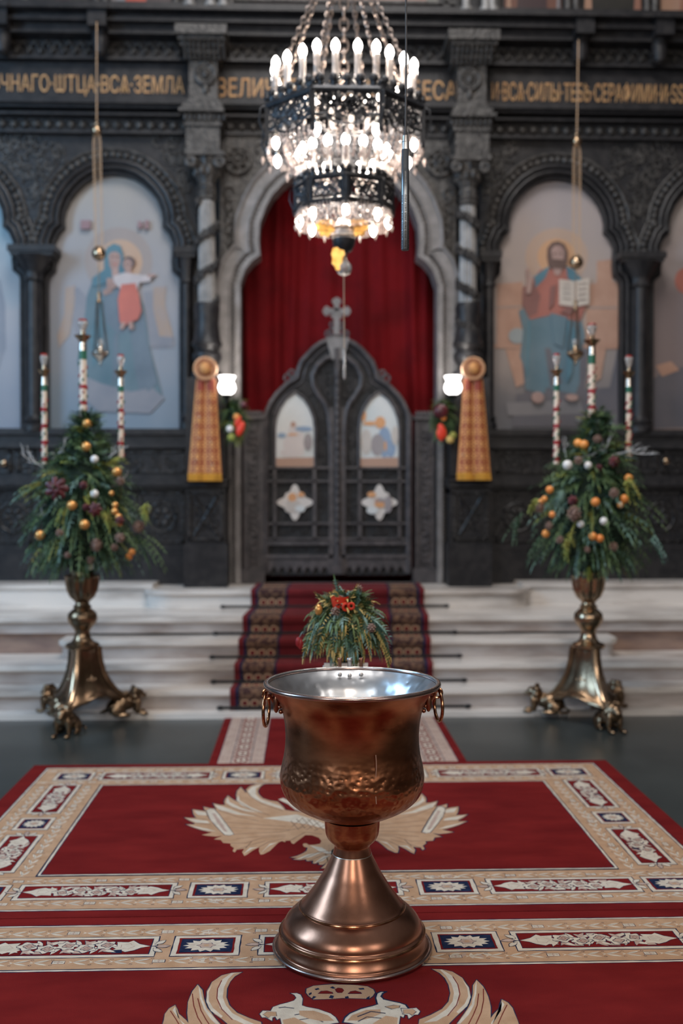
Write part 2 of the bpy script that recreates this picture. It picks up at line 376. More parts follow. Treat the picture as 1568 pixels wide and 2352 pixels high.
# --- arches
ARCH = {}
for bi, cx in enumerate(bays):
    tf = trefoil(cx, 985, 148); ARCH[bi] = tf
    if bi in (0, 3):
        if bi == 0: x0, x1 = L0, XX(80, 9.5)
        else: x0, x1 = XX(1470, 9.5), R0
    elif bi == 1: x0, x1 = XX(80, 9.5), XX(455, 9.5)
    else: x0, x1 = XX(1100, 9.5), XX(1470, 9.5)
    zt = Z(308)
    rect = [(x0, ZL - 0.06), (x1, ZL - 0.06), (x1, zt), (x0, zt)]
    hole = offset_line(tf, 0.035); hole[0] = (hole[0][0], ZL); hole[-1] = (hole[-1][0], ZL)
    mb = MB().plate([rect, hole], 9.50, 9.62)
    mb.build('arch_surround', 'wood', ico, smooth=False)
    mb = MB()
    mb.ringprism(offset_line(tf, 0.042), tf, 9.53, 9.60)
    for dd, yy, rr in ((0.012, 9.525, 0.016), (0.055, 9.49, 0.020), (0.105, 9.485, 0.026)):
        o = offset_line(tf, dd)
        mb.tube([(p[0], yy, p[1]) for p in o], rr, 8)
    mb.build('arch_moulding', 'wood', ico)
    # the outer carved archivolt: beads following the arch
    mb = MB()
    arch = offset_line(tf, 0.165)[3:-3]
    tot = 0
    for i in range(len(arch) - 1):
        a = Vector(arch[i]); b = Vector(arch[i + 1]); n = max(1, int((b - a).length / 0.05))
        for k in range(n):
            p = a.lerp(b, k / n); t = (b - a).normalized()
            if p.y > zt - 0.03: continue
            mb.ell((p.x, 9.485, p.y), (0.03, 0.022, 0.03), 8, 5)
            mb.torus((p.x, 9.478, p.y), 0.022, 0.008, 8, 4, rot=Matrix.Rotation(PI / 2, 3, 'X'))
    o2 = offset_line(tf, 0.215)[3:-3]
    mb.tube([(p[0], 9.485, min(p[1], zt - 0.02)) for p in o2], 0.014, 6)
    mb.build('carved_archivolt', 'wood_mid', ico)
# --- spandrel scrolls
def far_from(tfs, d):
    def f(x, z):
        for t in tfs:
            for p in t:
                if (p[0] - x) ** 2 + (p[1] - z) ** 2 < d * d: return False
        return True
    return f
SC = [MB() for _ in range(4)]
fin = far_from([ARCH[0], ARCH[1]], 0.27)
scrolls(SC[0], X(5), X(160), Z(560), Z(318), 9.49, 75, 0.03, 0.09, 0.009, lambda x, z: fin(x, z) and abs(x - X(80)) < 0.10 + (z - Z(560)) * 0.42)
scrolls(SC[1], X(340), X(440), Z(480), Z(318), 9.49, 34, 0.03, 0.07, 0.009, lambda x, z: fin(x, z) and x > X(440) - 0.04 - (z - Z(480)) * 0.42)
fin2 = far_from([ARCH[2], ARCH[3]], 0.27)
scrolls(SC[2], X(1400), X(1540), Z(560), Z(318), 9.49, 75, 0.03, 0.09, 0.009, lambda x, z: fin2(x, z) and abs(x - X(1468)) < 0.10 + (z - Z(560)) * 0.42)
scrolls(SC[3], X(1112), X(1200), Z(480), Z(318), 9.49, 34, 0.03, 0.07, 0.009, lambda x, z: fin2(x, z) and x < X(1112) + 0.04 + (z - Z(480)) * 0.42)
for _m in SC: _m.build('spandrel_carving', 'wood_mid', ico)
# --- colonnettes between the bays
def colonnette(px, D, r, zt, zb, half=0.21, bulk=1.0, m='wood'):
    c = (XX(px, D), D)
    mb = MB()
    mb.box(c[0] - half, c[0] + half, D - 0.10, 9.6, zt - 0.055, zt)
    mb.box(c[0] - half * 0.9, c[0] + half * 0.9, D - 0.085, 9.6, zt - 0.09, zt - 0.055)
    mb.lathe([(r * 1.05, zt - 0.32), (r * 1.35, zt - 0.30), (r * 1.15, zt - 0.27), (r * 1.3, zt - 0.22), (half * 0.75, zt - 0.12), (half * 0.85, zt - 0.09)], c, 18, flute=8, fd=0.14)
    mb.lathe([(r * 1.6, zb), (r * 1.6, zb + 0.05), (r * 1.25, zb + 0.07), (r * 1.45, zb + 0.10), (r * 1.05, zb + 0.13), (r, zb + 0.16), (r * 0.96, zt - 0.32)], c, 18)
    return mb.build('colonnette', m, ico)
colonnette(80, 9.43, 0.068, Z(572), Z(992))
colonnette(1468, 9.43, 0.068, Z(576), Z(992))
colonnette(430, 9.46, 0.045, Z(572), Z(985), 0.10)
colonnette(1122, 9.46, 0.045, Z(576), Z(985), 0.10)
# --- horizontal mouldings, shelf, dado
def hband(name, y0, y1, D, mt, x0=L0, x1=R0, r=0):
    mb = MB(); mb.box(x0, x1, D, 9.8, Z(y1), Z(y0))
    return mb
xL1 = X(430); xR0 = X(1118)
for (x0, x1) in ((L0, xL1), (xR0, R0)):
    mb = MB()
    mb.box(x0, x1, 9.36, 9.7, Z(1000), Z(986)); mb.box(x0, x1, 9.40, 9.7, Z(1022), Z(1000)); mb.box(x0, x1, 9.37, 9.7, Z(1030), Z(1022))
    mb.box(x0, x1, 9.44, 9.7, Z(1092), Z(1030)); mb.box(x0, x1, 9.40, 9.7, Z(1100), Z(1092)); mb.box(x0, x1, 9.34, 9.7, Z(1116), Z(1100))
    mb.box(x0, x1, 9.38, 9.7, Z(1124), Z(1116)); mb.box(x0, x1, 9.44, 9.7, Z(1250), Z(1124)); mb.box(x0, x1, 9.40, 9.7, Z(1268), Z(1250))
    mb.box(x0, x1, 9.37, 9.7, ZF, Z(1268))
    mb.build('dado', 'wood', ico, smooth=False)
# carved strips and panels of the dado
def frame_panel(x0, x1, z0, z1, y, w=0.018, n=30, s=(0.03, 0.06)):
    mb = MB()
    for (a, b, c, d) in ((x0, x1, z1 - w, z1), (x0, x1, z0, z0 + w), (x0, x0 + w, z0, z1), (x1 - w, x1, z0, z1)):
        mb.box(a, b, y - 0.02, y + 0.01, c, d)
    scrolls(mb, x0 + w + s[0], x1 - w - s[0], z0 + w + s[0], z1 - w - s[0], y - 0.004, n, s[0] * 0.6, s[1], 0.007)
    return mb.build('carved_panel', 'carved', ico)
for (a, b) in ((-90, 30), (45, 85), (100, 425), (1135, 1445), (1455, 1500), (1512, 1640)):
    frame_panel(X(a), X(b), Z(1086), Z(1036), 9.44, n=int(abs(b - a) / 7) + 3, s=(0.03, 0.06))
for (a, b) in ((-90, -10), (-5, 75), (90, 200), (205, 315), (322, 425), (1135, 1235), (1245, 1350), (1358, 1445), (1460, 1560), (1570, 1660)):
    x0, x1 = X(a), X(b); frame_panel(x0, x1, Z(1246), Z(1130), 9.44, n=30, s=(0.04, 0.09))
    mb = MB(); cx = (x0 + x1) / 2; cz = (Z(1246) + Z(1130)) / 2
    mb.torus((cx, 9.432, cz), 0.13, 0.012, 24, 6, rot=Matrix.Rotation(PI / 2, 3, 'X'))
    for k in range(6):
        a_ = k * PI / 3; mb.ell((cx + 0.06 * math.cos(a_), 9.43, cz + 0.06 * math.sin(a_)), (0.03, 0.015, 0.03), 8, 5)
    mb.build('carved_rosette', 'carved', ico)
# --- entablature over everything, with its mouldings
mb = MB()
def eb(y0, y1, D): mb.box(L0, R0, D, 9.85, Z(y1), Z(y0))
eb(240, 308, 9.46); eb(150, 240, 9.44); eb(96, 150, 9.42)
eb(306, 312, 9.42); eb(270, 276, 9.36); eb(243, 256, 9.28); eb(256, 262, 9.33)
eb(144, 150, 9.36); eb(92, 102, 9.26); eb(72, 82, 9.18); eb(55, 64, 9.10); eb(64, 72, 9.22); eb(82, 92, 9.27); eb(42, 55, 9.16)
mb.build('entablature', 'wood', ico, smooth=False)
mb = MB(); mbf = MB()
n = 96
for i in range(n):
    x = L0 + (R0 - L0) * (i + 0.5) / n
    for (y0, y1, D) in ((277, 304, 9.45),):
        z = (Z(y0) + Z(y1)) / 2; h = (Z(y0) - Z(y1)) / 2
        mb.ell((x, D, z), (0.034, 0.03, h * 0.8), 8, 6); mb.torus((x + 0.048, D - 0.004, z), 0.02, 0.007, 8, 4, rot=Matrix.Rotation(PI / 2, 3, 'X'))
    z = (Z(106) + Z(140)) / 2
    R_ = Matrix.Rotation(PI / 2, 3, 'X')
    mbf.torus((x, 9.40, z + 0.01), 0.035, 0.010, 12, 5, rot=R_, a0=0, a1=4.2)
    mbf.ell((x + 0.05, 9.40, z - 0.02), (0.014, 0.02, 0.035), 6, 5); mbf.ell((x, 9.40, z + 0.055), (0.022, 0.02, 0.014), 6, 5)
mb.build('bead_frieze', 'wood_mid', ico); mbf.build('leaf_frieze', 'wood_mid', ico)
# bracket blocks below the upper order
for px in (28, 245, 1315, 1490):
    x = X(px); mb = MB()
    mb.box(x - 0.08, x + 0.08, 9.12, 9.5, Z(100), Z(52)); mb.box(x - 0.10, x + 0.10, 9.08, 9.5, Z(66), Z(56))
    mb.lathe([(0.03, Z(152)), (0.055, Z(146)), (0.075, Z(125)), (0.07, Z(100))], (x, 9.28), 12)
    mb.build('console_block', 'wood', ico, angle=30)
# --- upper order : a row of panels between small columns
mb = MB(); mb.box(L0, R0, 9.45, 9.9, Z(-140), Z(46)); mb.box(L0, R0, 9.38, 9.6, Z(46), Z(38))
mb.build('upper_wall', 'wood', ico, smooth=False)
def upper_icon(a, b, cols, label, frame=True):
    x0, x1 = X(a), X(b); zt = Z(-120); zb = Z(42)
    root = thing('icon_painting', ((x0 + x1) / 2, 9.43, zb), label, 'painting', 'paintings cut off along the top of the screen')
    mb = MB().box(x0, x1, 9.425, 9.46, zb, zt); mb.build('panel', cols[0], root, smooth=False)
    mb = MB(); w = x1 - x0
    for j, (f0, f1, mm) in enumerate(cols[1]):
        mb.prism([(x0 + w * f0, zb + 0.002), (x0 + w * f1, zb + 0.002), (x0 + w * (f1 - 0.05), zt), (x0 + w * (f0 + 0.07), zt)], 9.415 - 0.001 * j, 9.43, m=j)
    mb.build('painted_figure', [c[2] for c in cols[1]], root, smooth=False)
P = lambda n, c, c2=None, s=3: M.setdefault(n, mat(n, c, 0.4, 0, c2 or c, s, (0.3, 0.7)))
P('paint_black', (0.012, 0.012, 0.011), (0.03, 0.026, 0.02)); P('paint_grey', (0.16, 0.15, 0.16), (0.22, 0.2, 0.2)); P('paint_vermil', (0.42, 0.06, 0.03), (0.34, 0.045, 0.025))
P('paint_umber', (0.16, 0.06, 0.035), (0.09, 0.04, 0.03)); P('paint_buff', (0.36, 0.22, 0.15), (0.26, 0.15, 0.11)); P('paint_maroon', (0.035, 0.015, 0.017)); P('paint_moss', (0.08, 0.085, 0.065), (0.12, 0.12, 0.09)); P('paint_clay', (0.28, 0.13, 0.085), (0.20, 0.10, 0.075))
upper_icon(20, 210, ('paint_black', [(0.2, 0.3, 'paint_moss'), (0.6, 0.8, 'paint_maroon')]), 'dark small painting cut off by the top left corner, above the left inscription')
upper_icon(262, 398, ('paint_maroon', [(0.0, 0.25, 'paint_grey'), (0.24, 0.6, 'paint_vermil')]), 'painting with a vermilion robed figure, above the left inscription')
upper_icon(530, 1000, ('paint_moss', [(0.1, 0.96, 'paint_clay')]), 'wide brown painting behind the chandelier chains')
upper_icon(1152, 1280, ('paint_umber', [(0.02, 0.12, 'paint_buff'), (0.2, 0.75, 'paint_maroon'), (0.90, 0.98, 'paint_grey')]), 'russet painting with a pale left edge, first right of the right pier')
upper_icon(1330, 1462, ('paint_black', [(0.0, 0.15, 'paint_buff'), (0.85, 0.99, 'paint_clay')]), 'black painting with buff side strips, right of the hanging lamp cord')
upper_icon(1505, 1640, ('paint_buff', [(0.3, 0.8, 'paint_clay')]), 'buff painting cut off at the top right corner')
for px in (8, 226, 246, 408, 1140, 1300, 1318, 1480, 1498):
    MB().lathe([(0.055, Z(44)), (0.055, Z(38)), (0.035, Z(34)), (0.035, Z(-130))], (X(px, 9.36), 9.36), 12).build('upper_colonnette', 'wood_mid', ico)
for px in (438, 486, 515, 1068, 1112, 1128):
    MB().lathe([(0.055, Z(50)), (0.055, Z(42)), (0.035, Z(38)), (0.035, Z(-130))], (X(px, 9.18), 9.18), 12).build('upper_colonnette', 'column', ico)
# central upper frame
mb = MB()
for (y0, y1, D, a, b) in ((14, 20, 9.36, 540, 1040), (44, 56, 9.30, 520, 1050)):
    mb.box(X(a), X(b), D, 9.5, Z(y1, x=700), Z(y0, x=700))
mb.box(X(527), X(540), 9.36, 9.5, Z(20), Z(-130)); mb.box(X(1012), X(1025), 9.36, 9.5, Z(20), Z(-130))
mb.build('upper_centre_frame', 'wood_mid', ico, smooth=False)
# --- inscriptions
def text_mesh(txt, px0, px1, py0, py1, y, name, mt, parent, xref):
    cu = bpy.data.curves.new('t', 'FONT'); cu.body = txt; cu.size = 1; cu.extrude = 0.0
    ob = bpy.data.objects.new('t', cu); C.objects.link(ob); dg = bpy.context.evaluated_depsgraph_get(); dg.update()
    me = ob.evaluated_get(dg).to_mesh(); vs = [v.co.copy() for v in me.vertices]; fs = [tuple(p.vertices) for p in me.polygons]
    bpy.data.objects.remove(ob); bpy.data.curves.remove(cu)
    if not vs: return
    ax = min(v.x for v in vs); bx = max(v.x for v in vs); az = min(v.y for v in vs); bz = max(v.y for v in vs)
    X0, X1 = XX(px0, y), XX(px1, y); Z0 = ZZ(py1, y, xref); Z1 = ZZ(py0, y, xref)
    f = lambda v, d: (X0 + (v.x - ax) / (bx - ax) * (X1 - X0), d, Z0 + (v.y - az) / (bz - az) * (Z1 - Z0))
    nv = len(vs); mb = MB()
    ed = {}
    for g in fs:
        for i in range(len(g)):
            e_ = (g[i], g[(i + 1) % len(g)]); k = tuple(sorted(e_)); ed.setdefault(k, []).append(e_)
    side = [(a, b, b + nv, a + nv) for k, l in ed.items() if len(l) == 1 for (a, b) in l]
    mb.add([f(v, y) for v in vs] + [f(v, y + 0.012) for v in vs], fs + side)
    return mb.build(name, mt, parent, smooth=False)
YI = 9.428
text_mesh('ПРЕДВѢЧНАГО·ѠТЦА·ВСѦ·ЗЕМЛА', -130, 425, 172, 220, YI, 'inscription', 'gold_txt', ico, 200)
text_mesh('ВЕЛИЧАЕТЪ·ТѦ·НА·НЕБЕСА', 501, 1046, 182, 226, YI, 'inscription', 'gold_txt', ico, 780)
text_mesh('И·ВСѦ·СИЛЫ·ТЕБѢ·СЕРАФИМИ·И·ЅЅРАА·', 1127, 1620, 190, 236, YI, 'inscription', 'gold_txt', ico, 1400)

# --- the two great piers with spiral columns
def pier(mir):
    def q(px): return 1550 - px if mir else px
    xr = 1300 if mir else 200
    def zz(y, D=9.1): return ZZ(y + (0 if mir else 0), D, 475 if not mir else 1082)
    def bx(mb, a, b, y0, y1, D, back=9.6):
        x0, x1 = sorted((XX(q(a), D), XX(q(b), D))); mb.box(x0, x1, D, back, zz(y1, D), zz(y0, D))
    dy = 12 if mir else 0
    cx = XX(q(475), 9.2)
    mb = MB()
    bx(mb, 404, 522, 54 + dy, 76 + dy, 8.98); bx(mb, 410, 516, 76 + dy, 90 + dy, 9.02); bx(mb, 416, 512, 90 + dy, 104 + dy, 9.06)
    bx(mb, 424, 508, 104 + dy, 122 + dy, 9.10); bx(mb, 432, 502, 122 + dy, 136 + dy, 9.14)
    bx(mb, 436, 501, 136 + dy, 228 + dy, 9.16)
    bx(mb, 430, 506, 228 + dy, 238 + dy, 9.13); bx(mb, 420, 512, 236 + dy, 246 + dy, 9.08); bx(mb, 412, 516, 246 + dy, 254 + dy, 9.04)
    bx(mb, 424, 510, 254 + dy, 288 + dy, 9.10); bx(mb, 428, 506, 288 + dy, 346 + dy, 9.12); bx(mb, 424, 510, 344 + dy, 351 + dy, 9.08)
    mb.build('pier', 'wood_mid', ico, smooth=False)
    # leaves of the pier capital, shield, beads
    mb = MB()
    for i in range(9):
        x = cx + (i - 4) * 0.042
        mb.ell((x, 9.07, zz(92 + dy)), (0.018, 0.02, 0.03), 8, 6); mb.tube([(x, 9.10, zz(135 + dy)), (x, 9.04, zz(118 + dy)), (x, 8.99, zz(100 + dy)), (x + 0.01, 8.97, zz(106 + dy))], 0.013, 6)
        mb.ell((x, 9.085, zz(270 + dy)), (0.017, 0.02, 0.035), 8, 6)
    R_ = Matrix.Rotation(PI / 2, 3, 'X'); zc = zz(166 + dy); mb.build('pier_leaves', 'wood_mid', ico); mb = MB()
    mb.torus((cx, 9.145, zc), 0.085, 0.018, 24, 8, rot=R_)
    for k in range(7): a_ = k * 0.9; mb.torus((cx + 0.04 * math.cos(a_), 9.14, zc + 0.04 * math.sin(a_)), 0.022, 0.010, 10, 5, rot=R_)
    mb.ell((cx, 9.14, zc), (0.03, 0.03, 0.04)); mb.ell((cx, 9.15, zc - 0.12), (0.025, 0.02, 0.05)); mb.ell((cx, 9.15, zc + 0.10), (0.06, 0.02, 0.02))
    mb.build('pier_shield', 'wood_mid', ico)
    # capital of the column
    mb = MB()
    zc = zz(372 + dy)
    for sx in (-1, 1):
        mb.torus((cx + sx * 0.125, 9.09, zc), 0.035, 0.020, 18, 8, rot=R_); mb.ell((cx + sx * 0.125, 9.08, zc), (0.018, 0.02, 0.018))
    mb.lathe([(0.075, zz(452 + dy)), (0.095, zz(448 + dy)), (0.08, zz(442 + dy)), (0.095, zz(434 + dy)), (0.08, zz(428 + dy)), (0.09, zz(420 + dy)), (0.075, zz(412 + dy)), (0.10, zz(396 + dy)), (0.13, zz(376 + dy)), (0.145, zz(356 + dy))], (cx, 9.25), 20, flute=10, fd=0.10)
    mb.box(cx - 0.17, cx + 0.17, 9.07, 9.5, zz(357 + dy), zz(350 + dy))
    for i in range(6): a_ = -PI * i / 5; mb.ell((cx + 0.10 * math.cos(a_), 9.25 + 0.12 * math.sin(a_), zz(385 + dy)), (0.025, 0.025, 0.05), 8, 6)
    mb.build('capital', 'wood_mid', ico)
    # fluted shaft with a garland wound round it
    zt, zb = zz(446 + dy), zz(792)
    prof = [(0.086, zb)] + [(0.084 - 0.010 * t / 6, zb + (zt - zb) * t / 6) for t in range(7)]
    mb = MB().lathe(prof, (cx, 9.25), 48, flute=16, fd=0.13); mb.build('column_shaft', 'column', ico)
    mb = MB(); n_ = 150; turns = 3.6
    for k in range(n_):
        t = k / n_; a_ = (-1 if mir else 1) * (2 * PI * turns * t + 0.4); z = zb + 0.1 + (zt - zb - 0.12) * t
        for j in range(3):
            rr = 0.088 + random.uniform(0, 0.012)
            mb.ell((cx + rr * math.cos(a_), 9.25 + rr * math.sin(a_), z + random.uniform(-0.03, 0.03)), (0.018, 0.018, 0.024), 6, 4)
    mb.build('wound_garland', 'carved', ico)
    # bell base and pedestal
    mb = MB()
    mb.lathe([(0.135, zz(868)), (0.135, zz(852)), (0.10, zz(846)), (0.09, zz(836)), (0.115, zz(826)), (0.13, zz(818)), (0.125, zz(808)), (0.10, zz(802)), (0.105, zz(796)), (0.14, zz(786)), (0.12, zz(776)), (0.10, zz(740)), (0.115, zz(700)), (0.10, zz(690))], (cx, 9.25), 24)
    mb.build('column_base', 'wood', ico)
    mb = MB()
    w = 0.19
    mb.box(cx - w * 0.9, cx + w * 0.9, 9.08, 9.6, zz(1095), zz(868)); mb.box(cx - w, cx + w, 9.04, 9.6, zz(1118), zz(1100))
    mb.box(cx - w * 1.02, cx + w * 1.02, 9.02, 9.6, zz(1106), zz(1098)); mb.box(cx - w * 0.92, cx + w * 0.92, 9.09, 9.6, zz(1252), zz(1112)); mb.box(cx - w, cx + w, 9.06, 9.6, ZF, zz(1250))
    mb.box(cx - w * 0.92, cx + w * 0.92, 9.075, 9.6, zz(1132), zz(1124))
    mb.build('pedestal', 'wood', ico, smooth=False)
    mb = MB(); zc = zz(1185)
    for sx in (-1, 1):
        mb.tube([(cx + sx * 0.10, 9.085, zc - 0.17), (cx - sx * 0.10, 9.08, zc + 0.17)], 0.014, 6)
        mb.torus((cx + sx * 0.05, 9.085, zc + 0.05), 0.045, 0.01, 14, 5, rot=R_)
        mb.torus((cx + sx * 0.05, 9.085, zc - 0.07), 0.045, 0.01, 14, 5, rot=R_)
    for (a, b, c, d) in ((-0.15, 0.15, 0.19, 0.21), (-0.15, 0.15, -0.21, -0.19), (-0.15, -0.13, -0.21, 0.21), (0.13, 0.15, -0.21, 0.21)):
        mb.box(cx + a, cx + b, 9.07, 9.1, zc + c, zc + d)
    mb.build('carved_panel', 'carved', ico)
    return cx
PLX = pier(False); PRX = pier(True)

# --- central arch
def carch(d=0.0):
    offs = [(225, 1335), (225, 655), (214, 622), (198, 602), (180, 589), (183, 555), (181, 517), (167, 479), (151, 450), (128, 425), (100, 404), (52, 382), (0, 374)]
    Lq = [(-a, b) for a, b in offs] + [(a, b) for a, b in offs[-2::-1]]
    pts = [(CXC + a * 9.4 / FP, ZZ(b, 9.4, 778)) for a, b in Lq]
    # smooth the curved stretches a little
    if d: pts = offset_line(pts, d); pts[0] = (pts[0][0], ZF); pts[-1] = (pts[-1][0], ZF)
    else: pts[0] = (pts[0][0], ZF); pts[-1] = (pts[-1][0], ZF)
    return pts
xa2, xb2 = XX(506, 9.45), XX(1046, 9.45)
outer = [(xa2, ZF), (xb2, ZF), (xb2, Z(310, x=778)), (xa2, Z(310, x=778))]
c0 = carch(0.0)
mb = MB(); h = carch(0.13)
mb.plate([[(xa2, ZF), (h[0][0], ZF)] + h[1:-1] + [(h[-1][0], ZF), (xb2, ZF), (xb2, Z(310, x=778)), (xa2, Z(310, x=778))]], 9.45, 9.7)
mb.build('central_wall', 'wood_mid', ico, smooth=False)
mb = MB(); mb.ringprism(carch(0.05), c0, 9.36, 9.62); mb.build('arch_reveal', 'wood_lit', ico, smooth=False)
mb = MB(); mb.ringprism(carch(0.22), carch(0.095), 9.40, 9.5); mb.ringprism(carch(0.098), carch(0.048), 9.42, 9.5)
mb.tube([(p[0], 9.40, p[1]) for p in carch(0.10)], 0.012, 6); mb.tube([(p[0], 9.39, p[1]) for p in carch(0.215)], 0.018, 6)
mb.build('arch_face', 'wood_lit', ico)
mb = MB(); line = carch(0.072)
for i in range(len(line) - 1):
    a = Vector(line[i]); b = Vector(line[i + 1]); n = max(1, int((b - a).length / 0.035))
    for k in range(n): p = a.lerp(b, k / n); mb.ell((p.x, 9.415, p.y), (0.014, 0.012, 0.014), 6, 4)
tag(mb.build('bead_ornament', 'wood_mid', ico), kind='stuff')
# scroll work beside the central arch
R_ = Matrix.Rotation(PI / 2, 3, 'X')
for sx in (-1, 1):
    mb = MB(); cx_, cz_ = CXC + sx * 232 * 9.4 / FP, ZZ(368, 9.4, 778)
    mb.torus((cx_, 9.43, cz_), 0.115, 0.02, 26, 7, rot=R_); mb.torus((cx_ + 0.01, 9.42, cz_ + 0.01), 0.06, 0.016, 20, 6, rot=R_)
    mb.ell((cx_, 9.42, cz_), 0.03)
    for a_ in range(7): t = a_ * 0.9; mb.tube([(cx_ + 0.03 * math.cos(t), 9.425, cz_ + 0.03 * math.sin(t)), (cx_ + 0.11 * math.cos(t + 0.5), 9.425, cz_ + 0.11 * math.sin(t + 0.5))], 0.013, 5)
    for k, yy in enumerate((440, 470, 500, 520, 545, 565)):
        x_ = CXC + sx * (252 - k * 1) * 9.4 / FP; z_ = ZZ(yy, 9.4, 778)
        mb.torus((x_, 9.44, z_), 0.045 - 0.004 * k, 0.013, 14, 6, rot=R_, a0=k, a1=k + 4.6); mb.ell((x_ + 0.02 * sx, 9.44, z_ - 0.05), (0.02, 0.015, 0.03), 8, 5)
    for k in range(8):
        x_ = CXC + sx * (180 - 17 * k) * 9.4 / FP; mb.torus((x_, 9.44, ZZ(338, 9.4, 778) + 0.03 * math.sin(k * 2)), 0.045, 0.012, 12, 5, rot=R_, a0=k, a1=k + 4.4)
    mb.build('scroll_carving', 'wood_mid', ico)
# door jamb pilasters
for sx in (-1, 1):
    mb = MB(); x0 = CXC + sx * 220 * 9.4 / FP; x1 = CXC + sx * 176 * 9.4 / FP; a, b = sorted((x0, x1))
    za, zb_ = ZF, ZZ(955, 9.4, 778)
    mb.box(a, b, 9.44, 9.6, za, zb_); mb.box(a - 0.02, b + 0.02, 9.40, 9.6, zb_ - 0.03, zb_); mb.box(a - 0.02, b + 0.02, 9.40, 9.6, za, za + 0.13)
    mb.box(a, a + 0.02, 9.42, 9.5, za, zb_); mb.box(b - 0.02, b, 9.42, 9.5, za, zb_)
    n = 22
    for i in range(n):
        z = za + 0.16 + (zb_ - za - 0.2) * i / n; mb.torus(((a + b) / 2, 9.435, z), 0.04, 0.012, 12, 5, rot=R_, a0=i, a1=i + 4.5)
    for i in range(6): mb.ell((a + (b - a) * (i + 0.5) / 6, 9.43, zb_ + 0.02), (0.016, 0.015, 0.03), 6, 5)
    mb.build('jamb_pilaster', 'door_wood', ico)
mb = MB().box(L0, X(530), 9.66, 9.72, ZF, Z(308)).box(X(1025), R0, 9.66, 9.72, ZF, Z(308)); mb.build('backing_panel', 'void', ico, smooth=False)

# ------------------------------------------------------------------ curtain
cur = MB(); nx = 220; x0 = CXC - 1.02; x1 = CXC + 1.02; zt = Z(330, x=778); zb_ = ZF
nz = 14; vs = []; fs = []
folds = [(-0.86, 0.05, 0.05), (-0.78, 0.05, 0.04), (-0.55, 0.06, 0.045), (-0.42, 0.05, 0.03), (-0.1, 0.09, 0.02), (0.2, 0.07, 0.02), (0.42, 0.06, 0.02), (0.72, 0.055, 0.05), (0.84, 0.05, 0.03), (-0.28, 0.05, 0.02)]
for j in range(nz + 1):
    z = zb_ + (zt - zb_) * j / nz
    for i in range(nx + 1):
        u = -1.02 + 2.04 * i / nx; y = 9.80
        for k, (c_, w_, a_) in enumerate(folds):
            cc = c_ + 0.05 * math.sin(j * 0.35 + k) * 0.5; y -= 1.7 * a_ * math.exp(-((u - cc) / w_) ** 2)
        y += 0.006 * math.sin(u * 40 + j * 0.2)
        vs.append((CXC + u, y, z))
for j in range(nz):
    for i in range(nx):
        a = j * (nx + 1) + i; fs.append((a, a + 1, a + nx + 2, a + nx + 1))
n0 = len(vs)
cur.add(vs, fs)
o = cur.build('altar_curtain', 'velvet', angle=180)
sm = o.modifiers.new('cloth_thickness', 'SOLIDIFY'); sm.thickness = 0.006; sm.offset = 1
tag(o, 'deep red velvet curtain hanging in folds behind the pointed doors', 'curtain')
tag(MB().box(-7, 7.6, 10.0, 10.1, 0, 8).build('wall_back', 'void', smooth=False), kind='structure')

